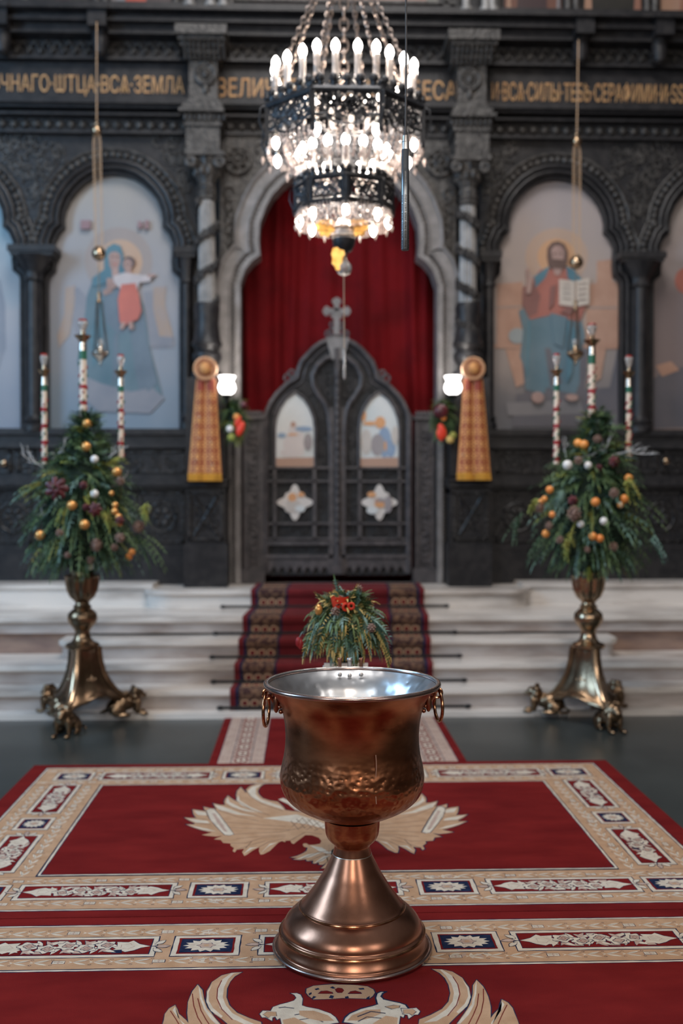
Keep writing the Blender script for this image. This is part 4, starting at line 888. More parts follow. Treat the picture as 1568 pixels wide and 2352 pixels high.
def frame_rect(R, T, u0, u1, v0, v1, kind, rnd):
    """one compartment: T maps the band's own (u, v) to the floor"""
    q = lambda a, b, c, d: [T(a, c), T(b, c), T(b, d), T(a, d)]
    R.poly(q(u0 - 0.004, u1 + 0.004, v0 - 0.004, v1 + 0.004), 3, 3); R.poly(q(u0, u1, v0, v1), 2, 4)
    if kind == 'square':
        w = 0.017; R.poly(q(u0 + w, u1 - w, v0 + w, v1 - w), 0, 5); R.poly(q(u0 + w + .008, u1 - w - .008, v0 + w + .008, v1 - w - .008), 3, 6)
        cu, cv = (u0 + u1) / 2, (v0 + v1) / 2; rx, ry = (u1 - u0) / 2 - 0.034, (v1 - v0) / 2 - 0.028
        R.poly([T(a, b) for a, b in flower(cu, cv, rx, ry, 14, 0.26)], 2, 7, 0.001)
        f = [T(a, b) for a, b in flower(cu, cv, rx * 0.40, ry * 0.42, 6, 0.3)]; R.poly([T(a, b) for a, b in flower(cu, cv, rx * 0.44, ry * 0.46, 6, 0.3)], 3, 7.4, 0); R.poly(f, 4, 8, 0)
        R.poly([T(a, b) for a, b in flower(cu, cv, rx * 0.16, ry * 0.18, 6, 0.3)], 1, 8.4, 0)
        for k in range(8):
            t = PI * k / 4 + 0.2; R.line([T(cu + rx * .5 * math.cos(t), cv + ry * .5 * math.sin(t)), T(cu + rx * .8 * math.cos(t), cv + ry * .8 * math.sin(t))], 0.0018, 4, 7.6)
        for sg in (-1, 1):       # cream sprays above and below the square
            for j in range(-2, 3):
                a = [T(x, y) for x, y in leaf(cu + 0.018 * j, cv + sg * ((v1 - v0) / 2 + 0.012), 0.042, 0.010, sg * PI / 2 - j * 0.55)]
                R.poly(a, 2 if j % 2 == 0 else 4, 3.4, 0.0008)
    else:
        w = 0.017; R.poly(q(u0 + w, u1 - w, v0 + w, v1 - w), 3, 5, 0.0006); R.poly(q(u0 + w + .003, u1 - w - .003, v0 + w + .003, v1 - w - .003), 0, 6)
        L_ = u1 - u0 - 2 * w; Hh = (v1 - v0) / 2 - w - 0.008; cv = (v0 + v1) / 2; a0 = u0 + w; n = max(3, int(round((L_ - 0.2) / 0.078)))
        def shp(pts, m, lay, ol=True):
            if ol:
                cx = sum(p[0] for p in pts) / len(pts); cy = sum(p[1] for p in pts) / len(pts)
                R.poly([T(cx + (x - cx) * 1.0 + (0.0022 if x > cx else -0.0022), cy + (y - cy) + (0.0022 if y > cy else -0.0022)) for x, y in pts], 3, lay - 0.3, 0)
            R.poly([T(x, y) for x, y in pts], m, lay, 0.0008)
        # end buds
        for e_, sg in ((a0 + 0.035, 1), (a0 + L_ - 0.035, -1)):
            shp([(e_ - sg * 0.03, cv), (e_, cv + Hh * 0.22), (e_ + sg * 0.02, cv + Hh * 0.55), (e_ + sg * 0.05, cv + Hh * 0.80), (e_ + sg * 0.065, cv + Hh * 0.6), (e_ + sg * 0.10, cv + Hh * 0.66), (e_ + sg * 0.085, cv + Hh * 0.3), (e_ + sg * 0.105, cv), (e_ + sg * 0.085, cv - Hh * 0.3), (e_ + sg * 0.09, cv - Hh * 0.7), (e_ + sg * 0.05, cv - Hh * 0.62), (e_ + sg * 0.035, cv - Hh * 0.85), (e_ + sg * 0.01, cv - Hh * 0.35)], 2, 7)
            R.loop([T(x, y) for x, y in flower(e_ + sg * 0.05, cv, 0.026, Hh * 0.42, 5, 0.25)], 0.0018, 4, 8)
            R.line([T(e_ - sg * 0.055, cv), T(e_ - sg * 0.03, cv)], 0.004, 3, 7)
            for j in (-1, 0, 1):  # palmette outside the frame
                ex = u0 - 0.004 if sg == 1 else u1 + 0.004
                pl = leaf(ex + sg * 0.012, cv + j * 0.016, 0.055 if j == 0 else 0.045, 0.013, (PI if sg == 1 else 0) - sg * j * 0.75); shp(pl, 2 if j else 4, 6.8)
        for i in range(n):
            u = a0 + 0.125 + (L_ - 0.25) * (i + 0.5) / n; sg = 1 if i % 2 else -1; fy = cv + sg * Hh * 0.22
            for j in range(4):
                an = sg * (0.5 + 0.75 * j) + rnd.uniform(-.2, .2); shp(leaf(u + 0.012 * (j - 1.5), cv - sg * Hh * 0.25, 0.045, 0.012, -an if j % 2 else an + PI, 0.4 * sg), (2, 4, 2, 5)[j], 6.8 + 0.1 * j)
            shp(lobes(u, fy, 0.040, Hh * 0.66, 5 + i % 3, rnd.random() * 3), 2, 7.4)
            shp(lobes(u + 0.004, fy, 0.021, Hh * 0.34, 4, rnd.random()), 4, 8.0); R.loop([T(x, y) for x, y in lobes(u + 0.004, fy, 0.010, Hh * 0.17, 4, 0, 8)], 0.0016, 0, 8.6)
            shp([(u + 0.030, cv - sg * Hh * 0.92), (u + 0.062, cv - sg * Hh * 0.92), (u + 0.058, cv - sg * Hh * 0.5), (u + 0.034, cv - sg * Hh * 0.55)], 2 if i % 2 else 4, 7.1)
            R.line([T(u - 0.055, cv - sg * Hh * 0.4), T(u - .02, cv), T(u + 0.05, cv + sg * Hh * 0.1)], 0.006, 2, 6.6)
def guard(R, T, u0, u1, v0, v1, rnd):
    c = (v0 + v1) / 2; h = (v1 - v0) / 2; u = u0 + 0.03; k = 0
    while u < u1 - 0.03:
        if k % 5 == 4:
            R.poly([T(a, b) for a, b in ((u - .022, c - h * .36), (u + .022, c - h * .36), (u + .022, c + h * .36), (u - .022, c + h * .36))], 3, 3.2, 0.0006)
            R.poly([T(a, b) for a, b in ((u - .020, c - h * .31), (u + .020, c - h * .31), (u + .020, c + h * .31), (u - .020, c + h * .31))], 2, 3.5, 0.0006)
            R.line([T(u - .016, c), T(u + .016, c)], 0.002, 3, 3.8); R.line([T(u, c - h * .28), T(u, c + h * .28)], 0.002, 3, 3.8)
            R.poly([T(a, b) for a, b in flower(u, c, .008, .008, 4, .3)], 4, 4, 0); u += 0.062
        else:
            for sg in (-1, 1):
                R.poly([T(a, b) for a, b in leaf(u - 0.014, c, 0.052, h * 0.22, sg * 0.38)], 2, 3.4, 0.0006)
                R.line([T(u - 0.01, c + sg * 0.002), T(u + 0.038, c + sg * h * 0.36)], 0.0014, 4 if sg > 0 else 3, 3.7)
            R.poly([T(a, b) for a, b in ((u - .030, c + h * .3), (u - .014, c), (u - .030, c - h * .3), (u - .023, c))], 2, 3.3, 0)
            for sg in (-1, 1): R.loop([T(a, b) for a, b in flower(u + 0.045, c + sg * h * 0.62, .005, .0035, 4, 0)], 0.0012, 3, 3.4)
            u += 0.068
        k += 1
def band(R, T, u0, u1, w, comps, gA, gB, rnd, ends=(0, 0)):
    """tan band of width w along u; comps = [(u0, u1, kind)]"""
    R.poly([T(u0, 0), T(u1, 0), T(u1, w), T(u0, w)], 1, 2, 0.0)
    for (a, b, k) in comps: frame_rect(R, T, a, b, gA, w - gB, k, rnd)
    guard(R, T, u0 + ends[0], u1 - ends[1], 0.018, gA - 0.004, rnd); guard(R, T, u0 + ends[0], u1 - ends[1], w - gB + 0.004, w - 0.018, rnd)
def rug(name, dy, label, eagle):
    """a 3.3 x 2.18 m carpet; dy shifts it along the aisle, lengthened out of view"""
    R = Rug(0.0); rnd = random.Random(5 if dy == 0 else 9); x0, x1 = -1.565, 1.772; y0, y1 = 3.850 + dy, 6.035 + dy; ext = 1.1 if dy else 0.0; y0 -= ext  # ext: unseen length added to the near rug so the copper reflects red
    # body with a thickness
    R.mb.box(x0, x1, y0, y1, -0.008, 0.0, 0)
    bx0, bx1 = -1.475, 1.68; by0, by1 = 3.915 + dy - ext, 5.965 + dy; fx0, fx1 = -1.085, 1.295; fy0, fy1 = 4.285 + dy - ext, 5.594 + dy
    # outlines of the tan frame
    R.rect(bx0 - .005, bx1 + .005, by0 - .005, by1 + .005, 3, 0.6); R.rect(bx0, bx1, by0, by1, 2, 1.0); R.rect(bx0 + .009, bx1 - .009, by0 + .009, by1 - .009, 3, 1.4, 0.001); 
    comps = [(-1.385, -1.175, 'square'), (-1.135, -0.515, 'rect'), (-0.458, -0.228, 'square'), (-0.160, 0.385, 'rect'), (0.452, 0.682, 'square'), (0.733, 1.335, 'rect'), (1.372, 1.60, 'square')]
    comps_b = comps
    T1 = lambda u, v: (u, by0 + 0.013 + v); band(R, T1, bx0 + .013, bx1 - .013, 0.335, comps, 0.092, 0.085, rnd)
    T2 = lambda u, v: (u, by1 - 0.013 - v); band(R, T2, bx0 + .013, bx1 - .013, 0.335, comps_b, 0.092, 0.085, rnd)
    sc = [(4.315 + dy, 4.795 + dy, 'rect'), (4.865 + dy, 5.045 + dy, 'square'), (5.115 + dy, 5.62 + dy, 'rect')]
    T3 = lambda u, v: (bx0 + 0.013 + v, u); band(R, T3, by0 + 0.35, by1 - 0.35, 0.355, sc, 0.092, 0.10, rnd)
    T4 = lambda u, v: (bx1 - 0.013 - v, u); band(R, T4, by0 + 0.35, by1 - 0.35, 0.355, sc, 0.092, 0.10, rnd)
    R.rect(fx0 - .018, fx1 + .018, fy0 - .018, fy1 + .018, 3, 9, 0.001); R.rect(fx0 - .014, fx1 + .014, fy0 - .014, fy1 + .014, 2, 9.6); R.rect(fx0 - .004, fx1 + .004, fy0 - .004, fy1 + .004, 3, 10.2, 0.001); R.rect(fx0, fx1, fy0, fy1, 0, 10.8)
    eagle(R)
    o = R.mb.build(name, RM, None, smooth=False, recalc=False, origin=(0.1, (y0 + y1) / 2, 0))
    return tag(o, label, 'rug')
def shape(R, pts, m, lay, ol=0.004):
    if ol: R.loop(pts, ol, 3, lay - 0.4)
    R.poly(pts, m, lay, 0.001)
EX = 0.105
def eagle_one(R):
    def z2(L):
        q_ = [Gd(400 + a / 3.92, 1780 + b / 3.92) for a, b in L]; return [(min(x, EX), y) for x, y in q_]
    body = [(810,85),(740,85),(680,105),(645,140),(650,165),(640,160),(600,112),(565,150),(556,190),(562,225),(575,248),(530,225),(485,190),(455,225),(450,250),(462,275),(420,275),(350,260),(368,295),(385,310),(330,305),(265,290),(272,318),(285,332),(230,322),(165,315),(170,350),(185,378),(200,392),(150,392),(90,388),(140,418),(185,440),(180,448),(105,450),(180,480),(240,500),(300,515),(340,522),(290,535),(245,545),(300,555),(380,560),(440,550),(400,565),(355,585),(420,590),(440,618),(510,622),(505,640),(525,655),(540,662),(525,690),(545,703),(560,680),(630,670),(612,700),(630,735),(655,722),(700,690),(765,655),(762,690),(775,722),(800,720),(860,690),(900,650),(940,612),(970,600),(1000,610),(1000,598),(1045,595),(1055,620),(1075,626),(1100,605),(1150,570),(1180,547),(1240,548),(1300,570),(1325,600),(1310,625),(1265,632),(1210,635),(1190,620),(1165,622),(1155,635),(1165,652),(1200,660),(1190,690),(1150,715),(1100,735),(1045,748),(1110,752),(1070,765),(1130,772),(1190,765),(1190,780),(1215,782),(1250,775),(1245,800),(1265,805),(1300,792),(1300,812),(1335,815),(1370,800),(1345,825),(1320,845),(1370,845),(1430,820),(1470,860),(1530,860),(1545,700),(1545,480),(1480,440),(1400,400),(1300,370),(1140,335),(1060,330),(1000,320),(982,292),(960,270),(930,245),(860,235),(800,215),(770,190),(755,165),(755,135),(775,108)]
    half = z2(body)
    for mir in (False, True):
        f = (lambda p: (2 * EX - p[0], p[1])) if mir else (lambda p: p)
        pts = [f(p) for p in half]
        if mir: pts = pts[::-1]
        R.loop(pts, 0.010, 3, 11.2); R.poly(pts, 1, 11.6, 0.001)
        # pale upper feathers and the shoulder bar
        for L_ in ([(790,90),(700,110),(660,150),(690,200),(780,250),(900,290),(990,320),(960,285),(860,250),(780,225),(735,180),(735,125)],
                   [(590,130),(575,180),(590,235),(680,290),(800,345),(700,320),(600,275),(560,230)], [(480,205),(500,250),(600,300),(760,345),(640,330),(520,290),(465,255)],
                   [(360,270),(440,290),(600,350),(740,380),(560,360),(400,315)], [(180,325),(300,345),(300,370),(210,365)], [(110,395),(300,420),(320,440),(200,435)], [(120,455),(300,490),(380,515),(260,500)],
                   [(800,395),(1100,360),(1300,420),(1360,450),(1360,490),(1200,450),(1000,420)], [(620,720),(700,670),(760,655),(680,660)], [(780,710),(860,640),(930,612),(860,625)],
                   [(1220,640),(1330,660),(1420,700),(1400,720),(1300,690)], [(1100,765),(1200,720),(1330,700),(1230,745)], [(1260,800),(1340,740),(1420,730),(1340,780)]):
            p_ = [f(p) for p in z2(L_)]; R.poly(p_, 2, 12.2, 0.001)
        bar = [f(p) for p in z2([(290,325),(320,310),(360,315),(400,360),(470,450),(535,540),(500,550),(455,545),(380,470),(320,400)])]
        R.loop(bar, 0.006, 3, 12.6); R.poly(bar, 2, 13, 0.001)
        bar = [f(p) for p in z2([(335,350),(365,350),(440,455),(480,520),(450,515),(390,440)])]; R.poly(bar, 5, 13.4, 0.001)
        for L_ in ([(645,140),(690,200),(800,270),(980,330)], [(575,245),(680,310),(860,370)], [(465,275),(600,330),(800,390)], [(400,320),(560,380),(760,420)], [(285,330),(300,380)], [(200,392),(310,410)], [(185,440),(330,450)], [(440,430),(700,450),(1000,470)],
                   [(500,480),(760,490),(1050,500)], [(540,540),(700,530),(950,520),(1200,470)], [(560,580),(760,560),(1000,545)], [(510,620),(640,620),(800,570),(1000,560)], [(560,680),(680,640),(820,600)], [(765,655),(850,610),(980,580)], [(640,670),(700,600)],
                   [(1045,595),(1180,520),(1330,540)], [(1050,420),(1120,500)], [(1100,400),(1180,490)], [(1150,390),(1240,490)], [(1200,400),(1290,500)], [(1250,405),(1350,510)], [(1060,470),(1160,390)], [(1120,490),(1240,400)], [(1190,500),(1310,425)], [(1260,510),(1360,455)],
                   [(1150,760),(1300,700),(1420,690)], [(1215,780),(1330,730),(1430,710)], [(1280,795),(1360,750),(1440,740)], [(1340,815),(1400,770),(1460,760)]):
            R.line([f(p) for p in z2(L_)], 0.0040, 6, 13.8)
        hd = [f(p) for p in z2([(935,225),(980,212),(1030,235),(1080,290),(1150,335),(1090,320),(1030,270),(985,250)])]
        R.loop(hd, 0.006, 3, 11.4); R.poly(hd, 2, 12.1, 0.001)
def eagle_two(R):
    z1 = lambda L: [Gd(380 + a / 1.8233, 2180 + b / 1.8233) for a, b in L]
    A = {}
    for mir in (False, True):
        f = (lambda p: (2 * EX - p[0], p[1])) if mir else (lambda p: p)
        def sh(L_, m, lay, ol=0.006): shape(R, [f(p) for p in z1(L_)], m, lay, ol)
        # far below the picture's edge: the rest of wing and body
        def fl(P_, m, lay): shape(R, [f(p) for p in P_], m, lay, 0.006)
        fl([(-0.36, 2.98), (-0.60, 2.80), (-0.66, 2.60), (-0.55, 2.40), (-0.36, 2.30), (-0.15, 2.38), (0.0, 2.45), (0.105, 2.35), (0.105, 3.0), (-0.02, 3.02), (-0.12, 2.9), (-0.2, 3.05)], 1, 11.5)
        for k in range(7):
            a_ = 2.3 + 0.28 * k; bx_, by_ = -0.25, 2.40
            fl([(bx_ + p * math.cos(a_ + q), by_ + p * math.sin(a_ + q)) for p, q in ((0.1, -0.3), (0.34, -0.16), (0.46, 0), (0.36, 0.12), (0.1, 0.3))], 1, 12 + 0.01 * k)
        sh([(40,238),(15,252),(-2,275),(-15,330),(-30,400),(60,460),(130,420),(110,330),(85,300),(55,275),(48,255)], 1, 12.4)
        sh([(40,245),(30,260),(60,300),(95,330),(110,360),(75,320),(50,290)], 2, 12.9, 0)
        R.line([f(p) for p in z1([(20,262),(45,300),(80,360)])], 0.003, 0, 13.2)
        sh([(135,152),(112,180),(95,225),(90,270),(100,330),(130,420),(260,420),(240,330),(205,290),(175,250),(160,210),(155,175)], 1, 12.6)
        sh([(137,155),(148,180),(155,215),(172,255),(205,295),(245,335),(230,335),(190,300),(160,255),(145,210),(140,180)], 2, 13.1, 0)
        R.line([f(p) for p in z1([(112,190),(118,240),(135,290),(165,340)])], 0.003, 0, 13.3); R.line([f(p) for p in z1([(135,210),(148,260),(170,300),(200,345)])], 0.003, 0, 13.3)
        sh([(320,100),(280,102),(235,114),(195,142),(174,180),(170,220),(182,250),(205,275),(240,300),(275,330),(320,400),(420,380),(400,310),(350,292),(300,270),(268,240),(255,205),(258,170),(270,140),(290,118)], 1, 12.8)
        sh([(318,101),(285,106),(262,130),(245,165),(240,205),(252,240),(280,272),(330,300),(385,325),(330,320),(270,292),(228,250),(216,205),(220,165),(240,130),(275,105)], 2, 13.3, 0)
        sh([(195,150),(180,185),(180,220),(200,252),(240,285),(232,292),(190,262),(172,225),(173,185)], 2, 13.3, 0)
        R.line([f(p) for p in z1([(235,135),(218,170),(215,210),(235,255),(280,300)])], 0.003, 0, 13.7)
        sh([(395,276),(408,262),(440,264),(470,262),(466,285),(448,290),(445,305),(420,290),(403,290)], 2, 13.2)
        sh([(410,278),(425,266),(462,268),(464,284),(440,284),(430,292)], 1, 13.9, 0.003)
        sh([(440,262),(450,247),(478,236),(510,228),(538,220),(548,208),(540,196),(524,189),(548,188),(566,195),(573,212),(570,240),(590,246),(640,256),(690,274),(712,290),(725,312),(700,316),(640,330),(600,400),(480,400),(490,330),(480,292),(466,300),(458,284),(466,276)], 2, 13.0)
        sh([(560,262),(620,262),(680,282),(705,304),(650,306),(600,296),(560,280)], 1, 13.5, 0)
        sh([(490,300),(540,290),(600,320),(590,380),(510,380)], 1, 13.5, 0)
        sh([(476,250),(500,247),(536,252),(512,262),(480,258)], 1, 13.8, 0.004)
        R.line([f(p) for p in z1([(540,280),(600,270),(660,290)])], 0.005, 3, 14); R.line([f(p) for p in z1([(560,300),(620,292),(660,310)])], 0.004, 3, 14)
    cr = [(590,170),(620,157),(660,153),(700,150),(730,152),(770,152),(800,155),(845,160),(870,172),(876,185),(868,200),(850,212),(800,210),(740,208),(690,212),(620,214),(600,200),(588,186)]
    sh = lambda L_, m, lay, ol: shape(R, z1(L_), m, lay, ol)
    sh(cr, 1, 12.0, 0.007)
    for h in ([(640,190),(652,180),(675,178),(697,184),(700,190)], [(710,172),(722,166),(738,168),(746,176),(738,186),(722,186),(714,180)], [(765,190),(775,181),(795,178),(815,184),(820,190)]): sh(h, 0, 12.6, 0.003)
    for h in ([(620,200),(632,203),(622,212),(612,212)], [(690,196),(705,200),(700,212),(684,208)], [(750,204),(765,200),(768,208),(752,210)], [(845,205),(855,200),(852,212),(840,212)], [(688,165),(700,160),(712,168),(700,170)], [(806,168),(830,166),(832,172),(812,174)], [(622,170),(640,166),(645,172),(630,176)], [(598,190),(612,184),(612,192),(600,198)]): sh(h, 3, 12.9, 0)
rug('rug', 0.0, 'red rug with a spread eagle half hidden behind the font, nearer the altar steps', eagle_one)
rug('rug', -2.19, 'red rug with crowned double eagle heads, cut off by the bottom edge', eagle_two)

# --- narrow runner on the floor
R = Rug(-0.001); x0, x1 = -0.562, 0.950; y0, y1 = 6.02, 7.40
R.mb.box(x0, x1, y0, y1, -0.008, -0.001, 0)
for sg in (-1, 1):
    f = (lambda x: x) if sg == -1 else (lambda x: x0 + x1 - x)
    def rr(a, b, c, d, m, l, w=0.001):
        p, q = sorted((f(a), f(b))); R.rect(p, q, c, d, m, l, w)
    rr(-0.515, -0.24, y0, y1, 3, 0.6); rr(-0.511, -0.244, y0, y1, 5, 1.0); rr(-0.452, -0.448, y0, y1, 4, 1.4); rr(-0.305, -0.301, y0, y1, 4, 1.4)
    rr(-0.437, -0.433, y0, y1, 3, 1.4); rr(-0.323, -0.319, y0, y1, 3, 1.4)
    n = 8
    for i in range(n):
        y = y0 + 0.09 + (y1 - y0 - 0.1) * i / n; c = f(-0.378)
        R.poly(flower(c, y, 0.045, 0.068, 8, 0.18), 0, 2, 0.001); R.poly(flower(c, y, 0.034, 0.05, 6, 0.2), 2, 2.6, 0.001); R.poly(flower(c, y, 0.015, 0.022, 5, 0.2), 0, 3.2, 0.001)
        R.poly([(c - 0.045, y + 0.07), (c - 0.01, y + 0.085), (c - 0.045, y + 0.10)], 0, 2, 0); R.poly([(c + 0.045, y + 0.07), (c + 0.01, y + 0.085), (c + 0.045, y + 0.10)], 0, 2, 0)
    for i in range(16):
        y = y0 + (y1 - y0) * (i + .5) / 16
        for c_ in (-0.475, -0.275): R.poly(flower(f(c_), y, 0.012, 0.026, 4, 0.3), 4, 1.8, 0)
tag(R.mb.build('runner', RM, None, smooth=False, recalc=False, origin=(0.19, 6.7, 0)), 'narrow red runner lying flat between the rug and the steps', 'carpet')

# --- stair carpet, folded over each step
prof = []
fr = [7.42, 7.67, 7.93, 8.2, 8.80]; zb = 0.03
prof.append((7.37, 0.035)); prof.append((7.40, 0.04))
for i, y in enumerate(fr):
    zt = LV[i + 1]; prof += [(y - 0.012, (LV[i] if i else 0.03) + 0.012), (y - 0.02, zt - 0.06), (y - 0.036, zt - 0.04), (y - 0.042, zt - 0.01), (y - 0.034, zt + 0.008), (y - 0.01, zt + 0.012)]
    if i < 4: prof += [(fr[i + 1] - 0.03, zt + 0.012)]
prof += [(9.36, LV[5] + 0.012)]
mb = MB(); edges_ = {}
def scx(y): t = (y - 7.4) / 1.4; return 0.20 + 0.08 * min(max(t, 0), 1.3)
wds = [(-0.735, 'r'), (-0.695, 'd'), (-0.675, 'b'), (-0.44, 'd'), (-0.425, 'r'), (0.425, 'd'), (0.44, 'b'), (0.675, 'd'), (0.695, 'r'), (0.735, None)]
mi = {'r': 0, 'd': 1, 'b': 2}
for k in range(len(wds) - 1):
    a, b = wds[k][0], wds[k + 1][0]; vs = []; fs = []
    for (y, z) in prof: vs += [(scx(y) + a, y, z), (scx(y) + b, y, z)]
    for i in range(len(prof) - 1): fs.append((2 * i, 2 * i + 1, 2 * i + 3, 2 * i + 2))
    mb.add(vs, fs, mi[wds[k][1]])
# medallions on the side bands
for i in range(len(prof) - 1):
    (ya, za), (yb, zb_) = prof[i], prof[i + 1]; l = math.hypot(yb - ya, zb_ - za)
    if l < 0.05: continue
    d = Vector((0, yb - ya, zb_ - za)) / l; n_ = Vector((0, -d.z, d.y))
    for sg in (-1, 1):
        nm = 2 if l < 0.2 else max(2, int(l / 0.12))
        for q in range(3):
            c = Vector((scx((ya + yb) / 2) + sg * (0.49 + 0.07 * q), (ya + yb) / 2, (za + zb_) / 2)) + n_ * 0.002
            ry = min(l * 0.42, 0.055)
            for rad, m_ in ((1.0, 3), (0.62, 4), (0.3, 0)):
                pts = [c + Vector((0.032 * rad * math.cos(t), 0, 0)) + d * (ry * rad * math.sin(t)) for t in [2 * PI * j / 10 for j in range(10)]]
                c = c + n_ * 0.0006; mb.add(pts, [tuple(range(10))], m_)
o = mb.build('stair_carpet', ['stairred', 'navy', 'stairband', 'tan', 'stairred'], None, smooth=False, recalc=False, origin=(0.25, 7.4, 0.03))
sm = o.modifiers.new('pile_thickness', 'SOLIDIFY'); sm.thickness = 0.008; sm.offset = -1
tag(o, 'red stair carpet with patterned side bands climbing the marble steps', 'carpet')
# --- carpet rods
rods = [(7.37, 0.05, 505, 1075), (7.62, LV[1] + 0.022, 490, 1066), (7.88, LV[2] + 0.022, 487, 1055), (8.15, LV[3] + 0.022, 495, 1044), (8.74, LV[4] + 0.022, 512, 1025)]
nm = ['bottom riser', 'second riser up', 'third riser up', 'fourth riser up', 'top riser']
for (y, z, a, b), t in zip(rods, nm):
    xa_, xb_ = XX(a, y), XX(b, y); r = thing('carpet_rod', ((xa_ + xb_) / 2, y, z), 'black iron rod holding the stair carpet at the ' + t, 'rod', 'rods holding the stair carpet')
    MB().tube([(xa_, y, z), (xb_, y, z)], 0.011, 8).build('rod', 'iron', r)
    for x in (xa_, xb_): MB().ell((x, y, z), (0.028, 0.016, 0.016), 10, 7).build('end_knob', 'iron', r)

# ================================================================== BAPTISMAL FONT
FX, FY = 0.1622, 3.555
font = thing('baptismal_font', (FX, FY, 0.0032), 'large hammered copper font with tin-lined bowl and ring handles, standing on the rugs', 'font')
mp = 3.555 / FP
def fz(y): return CH - (y - 1135) * mp * 1.0
def zq(yz): return fz(1500 + yz / 3.016)
prof = [(40, 1395), (41.5, 1372), (46, 1360), (55, 1335), (60.5, 1305), (62.5, 1270), (63.5, 1230), (64, 1190), (60, 1184), (66, 1178), (84, 1160), (103, 1130), (128, 1083), (148, 1025), (158, 975), (163.5, 930), (166.5, 880), (166, 830), (162, 770), (158, 720), (155, 660), (153.5, 600), (154, 530), (156, 470), (160, 410), (166, 350), (175, 300), (185, 262), (193, 236), (197, 222)]
pm_ = [(r * mp, zq(y - 34 * min(1, max(0, (y - 960) / 200)))) for r, y in prof]
def smooth_prof(p, n=3):
    for _ in range(n):
        q = [p[0]]
        for i in range(len(p) - 1):
            a, b = p[i], p[i + 1]; q += [(a[0] * .75 + b[0] * .25, a[1] * .75 + b[1] * .25), (a[0] * .25 + b[0] * .75, a[1] * .25 + b[1] * .75)]
        q.append(p[-1]); p = q
    return p
neck = pm_[:8]; bowl = pm_[8:]
MB().lathe(smooth_prof(neck, 2), (FX, FY), 96).build('neck_cup', 'copper', font)
bw = smooth_prof(bowl, 2); zc1, zc2 = zq(770), zq(945)
b = MB(); lo = [p for p in bw if p[1] <= zc2]; 
def dents(mbx, profl, amp, freq_z, seg=160):
    vs = []; fs = []
    for j, (r, z) in enumerate(profl):
        for i in range(seg):
            a = 2 * PI * i / seg; d = amp * (math.sin(a * 46 + (j % 2) * PI) * math.sin(z * freq_z) )
            vs.append((FX + (r + d) * math.cos(a), FY + (r + d) * math.sin(a), z))
    for j in range(len(profl) - 1):
        for i in range(seg): k = (i + 1) % seg; fs.append((j * seg + i, j * seg + k, (j + 1) * seg + k, (j + 1) * seg + i))
    mbx.add(vs, fs)
bowlmb = MB(); bowlmb.lathe([(0.001, zq(1141))] + bw, (FX, FY), 128, m=0, caps=False)
def bandmat(name, zlo, zhi):
    # the hammered belt: same copper with a stronger dimple relief between two heights
    m = M['copper'].copy(); m.name = name; n = m.node_tree.nodes; L = m.node_tree.links
    bp = [x for x in n if x.type == 'BUMP'][0]; t = n.new('ShaderNodeTexCoord'); s_ = n.new('ShaderNodeSeparateXYZ'); L.new(t.outputs['Object'], s_.inputs[0])
    cr = n.new('ShaderNodeValToRGB'); mr = n.new('ShaderNodeMapRange'); mr.inputs['From Min'].default_value = zlo - 0.08; mr.inputs['From Max'].default_value = zhi + 0.08
    L.new(s_.outputs['Z'], mr.inputs[0]); L.new(mr.outputs[0], cr.inputs[0]); el_ = cr.color_ramp.elements; el_[0].color = (.06,) * 3 + (1,); el_[1].color = (.05,) * 3 + (1,); k = el_.new(0.35); k.color = (.62,) * 3 + (1,); k = el_.new(0.6); k.color = (.62,) * 3 + (1,)
    L.new(cr.outputs[0], bp.inputs['Strength']); 
    vo = [x for x in n if x.type == 'TEX_VORONOI'][0]; vo.inputs['Scale'].default_value = 50; bp.inputs['Distance'].default_value = 0.006; mpn = [x for x in n if x.type == 'MAPPING'][0]; mp2 = n.new('ShaderNodeMapping'); mp2.inputs['Scale'].default_value = (1, 1, 1.25); L.new(t.outputs['Object'], mp2.inputs[0]); L.new(mp2.outputs[0], vo.inputs['Vector'])
    # brown patina clouds high and low
    return m
M['copper_bowl'] = bandmat('bowl_copper', zq(945) - 0.013, zq(770) - 0.013)
bowlmb.build('bowl', 'copper_bowl', font)
# the worn drip line and rivets
MB().tube([(FX + 0.066 + 0.002 * math.sin(i), FY - math.sqrt(max(0, ((156 + (10 if i > 5 else 3)) * mp) ** 2 - 0.066 ** 2)) - 0.0005, zq(600 + i * 45)) for i in range(8)], 0.0016, 5).build('drip_mark', 'drip', font)
# tin lining
inner = [(r - 0.006, z) for r, z in bw[::-1] if z > zq(1080)] + [(0.12, zq(1100)), (0.001, zq(1110))]
MB().lathe(inner, (FX, FY), 128, caps=False).build('tin_lining', 'tin', font)
MB().torus((FX, FY, zq(213)), 198.5 * mp, 0.0085, 128, 12).build('rolled_rim', 'rim', font)
MB().torus((FX, FY, zq(203)), 195.5 * mp, 0.0035, 128, 8).build('rim_wire', 'tin', font)
